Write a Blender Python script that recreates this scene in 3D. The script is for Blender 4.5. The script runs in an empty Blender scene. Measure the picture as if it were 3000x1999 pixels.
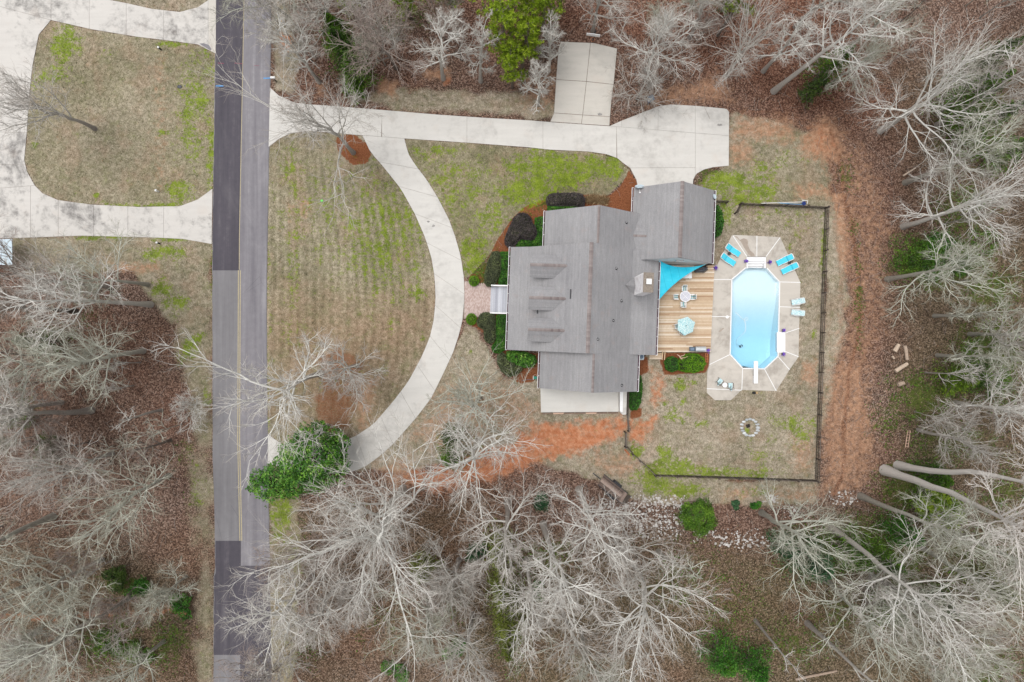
import bpy, math, random
import numpy as np
from mathutils import Vector

# ------------------------------------------------------------------ camera, sky, sun, exposure
S, D = 26.0, 77.0                       # photo pixels per metre on the ground, drone height in metres
scene = bpy.context.scene
COL = scene.collection
cam_d = bpy.data.cameras.new('camera')
cam = bpy.data.objects.new('camera', cam_d)
COL.objects.link(cam)
cam_d.sensor_width = 36.0
cam_d.lens = 36.0 * D / (3000 / S)
cam_d.clip_start, cam_d.clip_end = 1.0, 3000.0
cam.location = (0, 0, D)
cam.rotation_euler = (0, 0, 0)
scene.camera = cam

SUN_EL, SUN_AZ = math.radians(75), math.radians(-60)     # azimuth clockwise from +Y (top of the photo)
world = bpy.data.worlds.new('World')
scene.world = world
world.use_nodes = True
wn = world.node_tree
for n in list(wn.nodes):
    wn.nodes.remove(n)
sky = wn.nodes.new('ShaderNodeTexSky')
sky.sky_type = 'NISHITA'
sky.sun_disc = False
sky.sun_elevation = SUN_EL
sky.sun_rotation = SUN_AZ
sky.air_density = 1.0
sky.dust_density = 3.0
hs = wn.nodes.new('ShaderNodeHueSaturation')             # an overcast sky is grey
hs.inputs['Saturation'].default_value = 0.10
bg = wn.nodes.new('ShaderNodeBackground')
bg.inputs['Strength'].default_value = 0.115
wo = wn.nodes.new('ShaderNodeOutputWorld')
wn.links.new(sky.outputs[0], hs.inputs['Color'])
wn.links.new(hs.outputs[0], bg.inputs['Color'])
wn.links.new(bg.outputs[0], wo.inputs['Surface'])

sun_d = bpy.data.lights.new('sun', 'SUN')
sun_d.energy = 1.05
sun_d.angle = math.radians(32)
sun_d.color = (1.0, 0.965, 0.92)
sun = bpy.data.objects.new('sun', sun_d)
COL.objects.link(sun)
sd = Vector((math.sin(SUN_AZ) * math.cos(SUN_EL), math.cos(SUN_AZ) * math.cos(SUN_EL), math.sin(SUN_EL)))
sun.rotation_euler = sd.to_track_quat('Z', 'Y').to_euler()
sun.location = sd * 60

vs = scene.view_settings
vs.view_transform = 'Standard'
vs.look = 'None'
vs.gamma = 1.0
vs.use_curve_mapping = False
vs.exposure = 0.78
scene.cycles.max_bounces = 6
scene.cycles.transparent_max_bounces = 16

# ------------------------------------------------------------------ helpers
R = math.radians
rnd = random.Random(7)
ORG = {}


def W(px, py, h=0.0):
    k = (D - h) / D / S
    return Vector(((px - 1500) * k, (1000 - py) * k, h))


def W2(px, py, h=0.0):
    v = W(px, py, h)
    return (v.x, v.y)


def lin(c):
    c /= 255.0
    return c / 12.92 if c <= 0.04045 else ((c + 0.055) / 1.055) ** 2.4


KA = 1.25


def C(r, g, b):
    return (lin(r) / KA, lin(g) / KA, lin(b) / KA, 1.0)


def tag(o, label=None, cat=None, group=None, kind=None):
    if label: o['label'] = label
    if cat: o['category'] = cat
    if group: o['group'] = group
    if kind: o['kind'] = kind
    return o


def thing(name, label, cat, loc=(0, 0, 0), rz=0.0, group=None):
    o = bpy.data.objects.new(name, None)
    COL.objects.link(o)
    o.empty_display_size = 0.3
    o.location = loc
    o.rotation_euler = (0, 0, rz)
    ORG[o.name] = Vector(loc)
    return tag(o, label, cat, group)


def link(name, me, mat, parent=None, loc=None):
    o = bpy.data.objects.new(name, me)
    if mat is not None:
        for m in (mat if isinstance(mat, (list, tuple)) else [mat]):
            me.materials.append(m)
    COL.objects.link(o)
    if parent is not None:
        o.parent = parent
        ORG[o.name] = ORG.get(parent.name, Vector((0, 0, 0))).copy()
    else:
        ORG[o.name] = Vector((0, 0, 0))
    if loc is not None:
        o.location = loc
        ORG[o.name] = ORG[o.name] + Vector(loc)
    return o


def npmesh(name, V, F, tint=None, smooth=False):
    """mesh from numpy arrays: V (n,3), F (m,k)."""
    me = bpy.data.meshes.new(name)
    V = np.ascontiguousarray(V, dtype=np.float32)
    F = np.ascontiguousarray(F, dtype=np.int32)
    m, k = F.shape
    me.vertices.add(len(V))
    me.vertices.foreach_set('co', V.ravel())
    me.loops.add(m * k)
    me.loops.foreach_set('vertex_index', F.ravel())
    me.polygons.add(m)
    me.polygons.foreach_set('loop_start', np.arange(0, m * k, k, dtype=np.int32))
    if smooth:
        me.polygons.foreach_set('use_smooth', np.ones(m, dtype=bool))
    if tint is not None:
        a = me.attributes.new('tint', 'FLOAT', 'POINT')
        a.data.foreach_set('value', np.ascontiguousarray(tint, dtype=np.float32))
    me.update(calc_edges=True)
    return me


class MB:
    def __init__(self):
        self.v, self.f, self.t = [], [], []
        self.tint = 0.5

    def add(self, vs_, fs):
        b = len(self.v)
        self.v += [tuple(x) for x in vs_]
        self.t += [self.tint] * len(vs_)
        self.f += [tuple(b + i for i in f) for f in fs]
        return self

    def box(self, c, s, rz=0.0):
        hx, hy, hz = s[0] / 2, s[1] / 2, s[2] / 2
        ca, sa = math.cos(rz), math.sin(rz)
        pts = []
        for z in (-hz, hz):
            for x, y in ((-hx, -hy), (hx, -hy), (hx, hy), (-hx, hy)):
                pts.append((c[0] + x * ca - y * sa, c[1] + x * sa + y * ca, c[2] + z))
        return self.add(pts, [(3, 2, 1, 0), (4, 5, 6, 7), (0, 1, 5, 4), (1, 2, 6, 5), (2, 3, 7, 6), (3, 0, 4, 7)])

    def bar(self, p, q, w, h):
        p, q = Vector(p), Vector(q)
        d = (q - p).normalized()
        up = Vector((0, 0, 1)) if abs(d.z) < 0.95 else Vector((0, 1, 0))
        a = d.cross(up).normalized()
        b = a.cross(d).normalized()
        pts = [x + a * (sx * w / 2) + b * (sy * h / 2) for x in (p, q) for sx, sy in ((-1, -1), (1, -1), (1, 1), (-1, 1))]
        return self.add(pts, [(0, 1, 2, 3), (7, 6, 5, 4), (1, 0, 4, 5), (2, 1, 5, 6), (3, 2, 6, 7), (0, 3, 7, 4)])

    def prism(self, poly, z0, z1):
        a = sum(poly[i - 1][0] * poly[i][1] - poly[i][0] * poly[i - 1][1] for i in range(len(poly)))
        if a < 0:
            poly = list(reversed(poly))
        n = len(poly)
        pts = [(x, y, z0) for x, y in poly] + [(x, y, z1) for x, y in poly]
        fs = [tuple(reversed(range(n))), tuple(range(n, 2 * n))]
        fs += [(i, (i + 1) % n, n + (i + 1) % n, n + i) for i in range(n)]
        return self.add(pts, fs)

    def sheet(self, poly, z):
        a = sum(poly[i - 1][0] * poly[i][1] - poly[i][0] * poly[i - 1][1] for i in range(len(poly)))
        if a < 0:
            poly = list(reversed(poly))
        return self.add([(x, y, z) for x, y in poly], [tuple(range(len(poly)))])

    def lathe(self, c, prof, n=12, cap=True):
        pts = []
        for r, z in prof:
            for i in range(n):
                a = 2 * math.pi * i / n
                pts.append((c[0] + r * math.cos(a), c[1] + r * math.sin(a), c[2] + z))
        fs = []
        for k in range(len(prof) - 1):
            for i in range(n):
                j = (i + 1) % n
                fs.append((k * n + i, k * n + j, (k + 1) * n + j, (k + 1) * n + i))
        if cap:
            fs.append(tuple(reversed(range(n))))
            fs.append(tuple(range((len(prof) - 1) * n, len(prof) * n)))
        return self.add(pts, fs)

    def tube(self, pts, rad, n=6):
        pts = [Vector(p) for p in pts]
        if not isinstance(rad, (list, tuple)):
            rad = [rad] * len(pts)
        vs_, fs = [], []
        for i, p in enumerate(pts):
            d = (pts[min(i + 1, len(pts) - 1)] - pts[max(i - 1, 0)]).normalized()
            up = Vector((0, 0, 1)) if abs(d.z) < 0.9 else Vector((0, 1, 0))
            a = d.cross(up).normalized()
            b = a.cross(d)
            for k in range(n):
                t = 2 * math.pi * k / n
                vs_.append(p + (a * math.cos(t) + b * math.sin(t)) * rad[i])
        for i in range(len(pts) - 1):
            for k in range(n):
                j = (k + 1) % n
                fs.append((i * n + k, i * n + j, (i + 1) * n + j, (i + 1) * n + k))
        fs.append(tuple(reversed(range(n))))
        fs.append(tuple(range((len(pts) - 1) * n, len(pts) * n)))
        return self.add(vs_, fs)

    def blob(self, c, r, seed=0, rough=0.2, nu=10, nv=6):
        rr = random.Random(seed)
        vs_, fs = [], []
        for j in range(nv + 1):
            th = math.pi * j / nv
            for i in range(nu):
                ph = 2 * math.pi * i / nu
                k = 1 + rr.uniform(-rough, rough)
                vs_.append((c[0] + r[0] * k * math.sin(th) * math.cos(ph), c[1] + r[1] * k * math.sin(th) * math.sin(ph), c[2] + r[2] * k * math.cos(th)))
        for j in range(nv):
            for i in range(nu):
                k = (i + 1) % nu
                fs.append((j * nu + i, (j + 1) * nu + i, (j + 1) * nu + k, j * nu + k))
        return self.add(vs_, fs)

    def mesh(self, name, org=(0, 0, 0), smooth=False):
        me = bpy.data.meshes.new(name)
        o = Vector(org)
        me.from_pydata([(x - o.x, y - o.y, z - o.z) for x, y, z in self.v], [], self.f)
        a = me.attributes.new('tint', 'FLOAT', 'POINT')
        a.data.foreach_set('value', self.t)
        if smooth:
            for p in me.polygons:
                p.use_smooth = True
        me.update()
        return me

    def build(self, name, mat, parent=None, smooth=False):
        org = ORG.get(parent.name, Vector((0, 0, 0))) if parent is not None else Vector((0, 0, 0))
        return link(name, self.mesh(name, org, smooth), mat, parent)


def struct(name, mb, mat):
    return tag(mb.build(name, mat), kind='structure')


def copy_thing(root, loc, rz, label, group=None):
    r = root.copy()
    COL.objects.link(r)
    r.location = loc
    r.rotation_euler = (0, 0, rz)
    ORG[r.name] = Vector(loc)
    r['label'] = label
    if group: r['group'] = group
    for ch in list(root.children):
        c = ch.copy()
        COL.objects.link(c)
        c.parent = r
        for g in list(ch.children):
            d = g.copy()
            COL.objects.link(d)
            d.parent = c
    return r


def inset(poly, d):
    a = sum(poly[i - 1][0] * poly[i][1] - poly[i][0] * poly[i - 1][1] for i in range(len(poly)))
    if a < 0:
        poly = list(reversed(poly))
    n = len(poly)
    out = []
    for i in range(n):
        p0, p1, p2 = Vector(poly[i - 1]), Vector(poly[i]), Vector(poly[(i + 1) % n])
        e1, e2 = (p1 - p0), (p2 - p1)
        if e1.length < 1e-5 or e2.length < 1e-5:
            out.append(tuple(p1)); continue
        e1.normalize(); e2.normalize()
        n1, n2 = Vector((-e1.y, e1.x)), Vector((-e2.y, e2.x))
        m = n1 + n2
        if m.length < 0.3:
            out.append(tuple(p1 + n1 * d)); continue
        m.normalize()
        out.append(tuple(p1 + m * (d / max(0.35, m.dot(n1)))))
    return out


def clipx(poly, x, keep_less):
    out = []
    for i in range(len(poly)):
        a, b = poly[i - 1], poly[i]
        ia, ib = ((a[0] <= x) == keep_less), ((b[0] <= x) == keep_less)
        if ia != ib:
            t = (x - a[0]) / (b[0] - a[0])
            out.append((x, a[1] + (b[1] - a[1]) * t))
        if ib:
            out.append(b)
    return out


# ------------------------------------------------------------------ materials
class N:
    def __init__(self, name):
        self.m = bpy.data.materials.new(name)
        self.m.use_nodes = True
        self.t = self.m.node_tree
        for n in list(self.t.nodes):
            self.t.nodes.remove(n)
        self.out = self.t.nodes.new('ShaderNodeOutputMaterial')
        self.pos = None

    def new(self, kind, **kw):
        n = self.t.nodes.new(kind)
        for k, v in kw.items():
            setattr(n, k, v)
        return n

    def put(self, sock, v):
        if isinstance(v, bpy.types.NodeSocket):
            self.t.links.new(v, sock)
        else:
            sock.default_value = v

    def coord(self, obj=False):
        if obj:
            return self.new('ShaderNodeTexCoord').outputs['Object']
        if self.pos is None:
            self.pos = self.new('ShaderNodeNewGeometry').outputs['Position']
        return self.pos

    def noise(self, scale, detail=4, rough=0.6, vec=None, stretch=None, dist=0.0):
        n = self.new('ShaderNodeTexNoise')
        v = vec if vec is not None else self.coord()
        if stretch is not None:
            mp = self.new('ShaderNodeMapping')
            self.put(mp.inputs['Vector'], v)
            mp.inputs['Scale'].default_value = stretch
            v = mp.outputs[0]
        self.put(n.inputs['Vector'], v)
        n.inputs['Scale'].default_value = scale
        n.inputs['Detail'].default_value = detail
        n.inputs['Roughness'].default_value = rough
        n.inputs['Distortion'].default_value = dist
        return n.outputs['Fac']

    def vor(self, scale, feature='F1', out='Distance', vec=None):
        n = self.new('ShaderNodeTexVoronoi')
        n.feature = feature
        self.put(n.inputs['Vector'], vec if vec is not None else self.coord())
        n.inputs['Scale'].default_value = scale
        return n.outputs[out]

    def math(self, op, a, b=0.0, clamp=False):
        n = self.new('ShaderNodeMath', operation=op)
        n.use_clamp = clamp
        self.put(n.inputs[0], a)
        self.put(n.inputs[1], b)
        return n.outputs[0]

    def ramp(self, fac, stops):
        n = self.new('ShaderNodeValToRGB')
        cr = n.color_ramp
        while len(cr.elements) < len(stops):
            cr.elements.new(0.5)
        for e, (p, c) in zip(cr.elements, stops):
            e.position = p
            e.color = c
        self.put(n.inputs[0], fac)
        return n.outputs[0]

    def step(self, v, a, b):
        n = self.new('ShaderNodeMapRange')
        n.interpolation_type = 'SMOOTHSTEP'
        self.put(n.inputs['Value'], v)
        n.inputs['From Min'].default_value = a
        n.inputs['From Max'].default_value = b
        return n.outputs[0]

    def mix(self, fac, a, b):
        n = self.new('ShaderNodeMix', data_type='RGBA')
        self.put(n.inputs[0], fac)
        self.put(n.inputs[6], a)
        self.put(n.inputs[7], b)
        return n.outputs[2]

    def attr(self, name, out='Fac'):
        n = self.new('ShaderNodeAttribute')
        n.attribute_name = name
        return n.outputs[out]

    def done(self, color, rough=0.8, bump=None, strength=0.3, dist=0.05, spec=0.3, metal=0.0, trans=0.0):
        p = self.new('ShaderNodeBsdfPrincipled')
        self.put(p.inputs['Base Color'], color)
        self.put(p.inputs['Roughness'], rough)
        p.inputs['Specular IOR Level'].default_value = spec
        p.inputs['Metallic'].default_value = metal
        if bump is not None:
            b = self.new('ShaderNodeBump')
            b.inputs['Strength'].default_value = strength
            b.inputs['Distance'].default_value = dist
            self.put(b.inputs['Height'], bump)
            self.t.links.new(b.outputs[0], p.inputs['Normal'])
        self.t.links.new(p.outputs[0], self.out.inputs['Surface'])
        return self.m


def simple(name, rgb, rough=0.6, var=0.15, scale=6.0, spec=0.3, metal=0.0):
    n = N(name)
    c = C(*rgb)
    f = n.noise(scale, 5, 0.65)
    lo = tuple(x * (1 - var) for x in c[:3]) + (1,)
    hi = tuple(min(1, x * (1 + var)) for x in c[:3]) + (1,)
    col = n.ramp(f, [(0.3, lo), (0.7, hi)])
    return n.done(col, rough, f, 0.1, 0.01, spec, metal)


def tinted(name, stops, rough=0.7, scale=8.0, amt=0.25, spec=0.2, bump=0.0):
    """colour chosen along stops by the mesh's tint attribute, plus fine noise"""
    n = N(name)
    t = n.attr('tint')
    f = n.noise(scale, 4, 0.6)
    k = n.math('ADD', t, n.math('MULTIPLY', n.math('SUBTRACT', f, 0.5), amt), True)
    col = n.ramp(k, [(p, C(*c)) for p, c in stops])
    return n.done(col, rough, f if bump else None, bump, 0.02, spec)


def concrete(name, base, stain, seed=0.0, amt=0.5, speck=0.15):
    n = N(name)
    big = n.noise(0.22, 5, 0.65, stretch=(1, 1.0, 1), dist=0.8)
    mid = n.noise(1.3, 6, 0.7)
    fine = n.noise(14, 4, 0.7)
    drag = n.noise(0.9, 4, 0.6, stretch=(0.25, 1.6, 1))
    s = n.math('MULTIPLY', n.step(n.math('ADD', n.math('MULTIPLY', big, 0.6), n.math('MULTIPLY', mid, 0.4)), 0.47, 0.68), amt)
    c0 = C(*base)
    hi = tuple(min(1, x * 1.06) for x in c0[:3]) + (1,)
    lo = tuple(x * 0.90 for x in c0[:3]) + (1,)
    col = n.ramp(n.math('ADD', n.math('MULTIPLY', fine, 0.4), n.math('MULTIPLY', drag, 0.6)), [(0.3, lo), (0.7, hi)])
    col = n.mix(s, col, C(*stain))
    warm = n.step(n.noise(0.5, 4, 0.6, dist=0.4), 0.55, 0.75)
    col = n.mix(n.math('MULTIPLY', warm, speck), col, C(200, 178, 160))
    return n.done(col, 0.85, fine, 0.12, 0.01, 0.2)


M = {}
M['concrete'] = concrete('concrete', (213, 210, 205), (160, 156, 152), amt=0.5)
M['concrete_old'] = concrete('concrete_stained', (208, 204, 199), (118, 115, 113), amt=0.95)
M['concrete_court'] = concrete('concrete_court', (206, 201, 193), (160, 156, 151), amt=0.4)
M['concrete_pool'] = concrete('concrete_pool_deck', (203, 196, 187), (146, 138, 129), amt=0.65)
M['patio'] = concrete('concrete_patio', (220, 218, 213), (190, 185, 180), amt=0.3)


def asphalt(name, lo, hi, streak):
    n = N(name)
    fine = n.noise(22, 4, 0.75)
    mid = n.noise(1.6, 5, 0.65)
    st = n.noise(1.5, 5, 0.6, stretch=(1.0, 0.035, 1))
    f = n.math('ADD', n.math('MULTIPLY', st, 0.62), n.math('ADD', n.math('MULTIPLY', mid, 0.22), n.math('MULTIPLY', fine, 0.16)))
    col = n.ramp(f, [(0.36, C(*lo)), (0.56, C(*hi)), (0.68, C(*streak))])
    cloud = n.step(n.noise(0.22, 5, 0.65, stretch=(1.0, 0.4, 1), dist=0.6), 0.5, 0.72)
    col = n.mix(n.math('MULTIPLY', cloud, 0.45), col, C(*streak))
    crack = n.vor(0.35, 'DISTANCE_TO_EDGE')
    ck = n.math('MULTIPLY', n.math('SUBTRACT', 1.0, n.step(crack, 0.0, 0.006)), n.step(n.noise(0.12, 2), 0.55, 0.6))
    col = n.mix(n.math('MULTIPLY', ck, 0.5), col, C(60, 58, 62))
    return n.done(col, 0.8, fine, 0.15, 0.008, 0.25)


M['asphalt'] = asphalt('asphalt_worn', (116, 113, 119), (137, 134, 139), (166, 163, 166))
M['asphalt_left'] = asphalt('asphalt_patch_grey', (118, 116, 119), (134, 132, 135), (150, 148, 150))
M['asphalt_new'] = asphalt('asphalt_fresh', (72, 69, 77), (86, 82, 90), (112, 108, 112))
M['yellow_line'] = simple('road_paint_yellow', (182, 170, 138), 0.7, 0.2, 9)
M['blue_paint'] = simple('marking_paint_blue', (88, 160, 222), 0.7, 0.2, 9)
M['red_paint'] = simple('marking_paint_red', (150, 70, 92), 0.7, 0.2, 9)
M['white'] = simple('white_paint', (240, 240, 240), 0.5, 0.05, 5)
M['offwhite'] = simple('white_siding', (244, 244, 245), 0.6, 0.06, 3)
M['dark'] = simple('dark_metal', (52, 52, 56), 0.5, 0.2, 8)
M['gutter_dirt'] = simple('gutter_trough', (92, 72, 82), 0.8, 0.4, 6)
M['glass'] = simple('window_glass', (70, 84, 94), 0.08, 0.1, 2, 0.6)
M['brick'] = tinted('painted_brick', [(0, (214, 206, 208)), (0.4, (246, 243, 245)), (1, (255, 254, 255))], 0.8, 9, 0.3)
M['wet'] = simple('wet_concrete', (166, 153, 141), 0.5, 0.12, 3)
M['oil'] = simple('oily_concrete', (150, 147, 144), 0.7, 0.25, 4)
M['stone_cap'] = simple('chimney_crown_stone', (140, 130, 120), 0.9, 0.35, 8)
M['teal'] = simple('teal_cushion', (84, 212, 236), 0.8, 0.06, 5)
M['teal_dark'] = simple('teal_pillow', (66, 196, 226), 0.8, 0.06, 5)
M['white_plastic'] = simple('white_plastic', (246, 246, 247), 0.35, 0.03, 5, 0.4)
M['grey_metal'] = simple('stainless_lid', (200, 205, 208), 0.35, 0.08, 4, 0.5, 0.3)
M['grill_dark'] = simple('grill_shelf', (78, 88, 98), 0.5, 0.15, 6)
M['cover'] = simple('black_vinyl_cover', (52, 56, 66), 0.45, 0.3, 5, 0.4)
M['terracotta'] = simple('pot_plastic', (96, 96, 96), 0.7, 0.2, 6)
M['purple'] = tinted('purple_flowers', [(0, (66, 34, 140)), (0.5, (112, 66, 200)), (1, (176, 130, 236))], 0.7, 9, 0.3)
M['bin'] = simple('blue_grey_bin', (84, 110, 158), 0.5, 0.12, 5)
M['bin_lid'] = simple('bin_lid', (108, 128, 150), 0.5, 0.12, 5)
M['driftwood'] = simple('driftwood', (206, 172, 152), 0.85, 0.2, 12)
M['new_wood'] = simple('orange_treated_wood', (190, 118, 78), 0.8, 0.2, 10)
M['rail_wood'] = simple('railing_wood', (212, 184, 148), 0.8, 0.2, 10)
M['fence_wood'] = tinted('weathered_fence_wood', [(0, (62, 55, 50)), (0.5, (96, 86, 79)), (1, (150, 142, 136))], 0.9, 7, 0.4)
M['black'] = simple('black_plastic', (28, 28, 32), 0.5, 0.2, 6)
M['lime'] = simple('lime_plastic', (96, 232, 66), 0.5, 0.05, 6)
M['green_plastic'] = simple('green_plastic', (36, 140, 118), 0.5, 0.15, 6)
M['porch_board'] = tinted('grey_porch_boards', [(0, (172, 174, 184)), (1, (206, 208, 216))], 0.7, 5, 0.3)
M['paver'] = tinted('brick_paver', [(0, (182, 158, 150)), (0.5, (200, 178, 170)), (1, (214, 196, 190))], 0.9, 6, 0.35)
M['deck'] = tinted('deck_boards', [(0, (164, 132, 104)), (0.3, (192, 162, 132)), (0.65, (214, 190, 162)), (1, (240, 226, 208))], 0.75, 4, 0.35)
M['trailer_wood'] = tinted('grey_trailer_planks', [(0, (72, 62, 59)), (0.5, (128, 110, 101)), (1, (190, 170, 158))], 0.9, 6, 0.5)
M['stone'] = tinted('quarry_stone', [(0, (150, 142, 136)), (0.5, (196, 190, 184)), (1, (226, 224, 222))], 0.9, 6, 0.4)
M['pit_stone'] = tinted('pit_block', [(0, (176, 180, 182)), (1, (226, 229, 230))], 0.9, 8, 0.4)
M['ash'] = simple('wood_ash', (84, 72, 64), 0.95, 0.5, 6)
M['log'] = tinted('log_bark', [(0, (92, 72, 62)), (0.5, (132, 112, 100)), (1, (206, 186, 166))], 0.9, 5, 0.4, 0.2, 0.3)
M['stripe_cloth'] = None


def cloth(name, a, b, c, scale):
    n = N(name)
    v = n.coord(True)
    f = n.noise(scale, 3, 0.6, vec=v)
    w = n.vor(scale * 0.9, vec=v)
    col = n.ramp(f, [(0.35, C(*a)), (0.5, C(*b)), (0.62, C(*c))])
    col = n.mix(n.step(w, 0.05, 0.35), C(*a), col)
    return n.done(col, 0.85, f, 0.1, 0.01, 0.2)


M['cloth'] = cloth('patterned_blue_cloth', (150, 204, 214), (204, 228, 232), (232, 240, 240), 9)
M['umbrella'] = cloth('patterned_umbrella_cloth', (120, 192, 204), (196, 228, 230), (236, 243, 240), 11)


def striped():
    n = N('striped_sling_fabric')
    v = n.coord(True)
    sx = n.new('ShaderNodeSeparateXYZ')
    n.put(sx.inputs[0], v)
    s = n.math('SINE', n.math('MULTIPLY', sx.outputs[1], 26.0))
    col = n.ramp(n.math('ADD', n.math('MULTIPLY', s, 0.5), 0.5), [(0.1, C(140, 204, 216)), (0.35, C(214, 236, 236)), (0.8, C(240, 247, 246))])
    return n.done(col, 0.8)


M['striped'] = striped()


def sail():
    n = N('turquoise_shade_cloth')
    f = n.noise(0.7, 3, 0.5)
    g = n.noise(30, 2)
    col = n.ramp(n.math('ADD', n.math('MULTIPLY', f, 0.8), n.math('MULTIPLY', g, 0.2)), [(0.3, C(12, 192, 226)), (0.7, C(74, 214, 240))])
    sx = n.new('ShaderNodeSeparateXYZ')
    n.put(sx.inputs[0], n.coord())
    seam = n.step(n.math('ABSOLUTE', n.math('SUBTRACT', n.math('FRACT', n.math('MULTIPLY', n.math('ADD', sx.outputs[0], n.math('MULTIPLY', sx.outputs[1], 0.25)), 1.1)), 0.5)), 0.46, 0.49)
    col = n.mix(n.math('MULTIPLY', seam, 0.5), col, C(8, 150, 182))
    return n.done(col, 0.8, n.noise(1.1, 3, 0.5, stretch=(0.5, 2.0, 1)), 0.6, 0.25)


M['sail'] = sail()


def roofing():
    n = N('grey_shingles')
    t = n.attr('tint')
    streak = n.noise(3.0, 5, 0.7, stretch=(1.6, 0.35, 0.4))
    fine = n.noise(10, 4, 0.7)
    big = n.noise(0.25, 3, 0.5)
    f = n.math('ADD', n.math('MULTIPLY', streak, 0.26), n.math('ADD', n.math('MULTIPLY', fine, 0.40), n.math('ADD', n.math('MULTIPLY', big, 0.24), n.math('MULTIPLY', t, 0.10))))
    col = n.ramp(f, [(0.32, C(132, 131, 134)), (0.5, C(153, 152, 154)), (0.7, C(177, 176, 177))])
    warm = n.step(n.noise(0.9, 4, 0.6), 0.56, 0.72)
    col = n.mix(n.math('MULTIPLY', warm, 0.3), col, C(164, 150, 146))
    return n.done(col, 0.9, fine, 0.25, 0.01, 0.15)


M['roof'] = roofing()
M['ridge'] = tinted('ridge_shingles', [(0, (122, 111, 110)), (0.5, (143, 133, 131)), (1, (162, 153, 151))], 0.9, 5, 0.4)


def bark(name, trunk, limb, twig):
    n = N(name)
    t = n.attr('tint')
    f = n.noise(5, 5, 0.7, vec=n.coord(True))
    k = n.math('ADD', t, n.math('MULTIPLY', n.math('SUBTRACT', f, 0.5), 0.35), True)
    col = n.ramp(k, [(0.0, C(*trunk)), (0.45, C(*limb)), (1.0, C(*twig))])
    return n.done(col, 0.9, f, 0.3, 0.03, 0.15)


M['bark_pale'] = bark('bark_pale', (172, 165, 157), (240, 239, 233), (160, 152, 144))
M['bark_grey'] = bark('bark_grey', (150, 142, 135), (214, 211, 204), (146, 137, 129))
M['bark_olive'] = bark('bark_lichen', (152, 146, 136), (216, 218, 205), (134, 130, 114))
M['bark_dark'] = bark('bark_dark', (84, 76, 70), (118, 108, 98), (130, 116, 106))
M['bark_smooth'] = bark('bark_smooth', (214, 209, 203), (222, 217, 211), (206, 200, 194))
M['bark_brown'] = bark('bark_brown', (110, 98, 90), (160, 150, 142), (150, 134, 126))


def leaf(name, stops, amt=0.25):
    n = N(name)
    t = n.attr('tint')
    f = n.noise(1.2, 4, 0.6)
    k = n.math('ADD', t, n.math('MULTIPLY', n.math('SUBTRACT', f, 0.5), amt), True)
    col = n.ramp(k, [(p, C(*c)) for p, c in stops])
    return n.done(col, 0.6, None, 0, 0, 0.25)


M['leaf_pine'] = leaf('needles_yellow_green', [(0, (80, 102, 14)), (0.5, (138, 166, 30)), (1, (188, 208, 66))])
M['leaf_cedar'] = leaf('needles_dark_green', [(0, (34, 50, 20)), (0.5, (66, 90, 34)), (1, (110, 134, 52))])
M['leaf_juniper'] = leaf('needles_mid_green', [(0, (38, 64, 16)), (0.5, (74, 112, 26)), (1, (122, 158, 48))])
M['leaf_magnolia'] = leaf('leaves_bright_green', [(0, (34, 70, 20)), (0.45, (70, 122, 38)), (0.8, (128, 174, 64)), (1, (186, 212, 126))])
M['leaf_shrub'] = leaf('leaves_green', [(0, (32, 70, 18)), (0.5, (58, 114, 30)), (1, (114, 160, 54))])
M['leaf_lime'] = leaf('leaves_lime_green', [(0, (58, 100, 8)), (0.5, (96, 146, 14)), (1, (140, 182, 40))])
M['leaf_purple'] = leaf('leaves_dark_purple', [(0, (46, 40, 42)), (0.5, (80, 72, 74)), (0.85, (104, 94, 88)), (1, (116, 124, 78))])
M['leaf_mixed'] = leaf('leaves_grey_green', [(0, (52, 62, 42)), (0.5, (92, 100, 70)), (1, (128, 140, 86))])
M['leaf_yellow'] = leaf('leaves_yellow_green', [(0, (60, 88, 14)), (0.5, (104, 136, 30)), (1, (160, 178, 52))])
M['leaf_teal'] = leaf('leaves_blue_green', [(0, (30, 58, 36)), (0.5, (54, 92, 58)), (1, (96, 134, 88))])
M['leaf_moss'] = leaf('needles_moss_green', [(0, (62, 72, 22)), (0.5, (104, 116, 42)), (1, (146, 154, 76))])
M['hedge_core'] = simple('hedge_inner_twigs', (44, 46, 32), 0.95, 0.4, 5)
M['straw'] = tinted('dry_straw_grass', [(0, (132, 106, 76)), (0.5, (182, 154, 116)), (1, (218, 196, 160))], 0.9, 6, 0.3)

# ------------------------------------------------------------------ ground
def vnoise(x, y, scale, seed):
    g = np.random.default_rng(seed).random((256, 256))
    x = x / scale + 1000.0
    y = y / scale + 1000.0
    xi, yi = np.floor(x).astype(int), np.floor(y).astype(int)
    fx, fy = x - xi, y - yi
    fx, fy = fx * fx * (3 - 2 * fx), fy * fy * (3 - 2 * fy)
    a, b = g[xi % 256, yi % 256], g[(xi + 1) % 256, yi % 256]
    c, d = g[xi % 256, (yi + 1) % 256], g[(xi + 1) % 256, (yi + 1) % 256]
    return (a * (1 - fx) + b * fx) * (1 - fy) + (c * (1 - fx) + d * fx) * fy


def fbm(x, y, scale, seed, o=4):
    s, a, t = 0, 0.5, 0
    for i in range(o):
        s = s + a * vnoise(x, y, scale / 2 ** i, seed + i)
        t += a
        a *= 0.55
    return s / t


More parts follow.
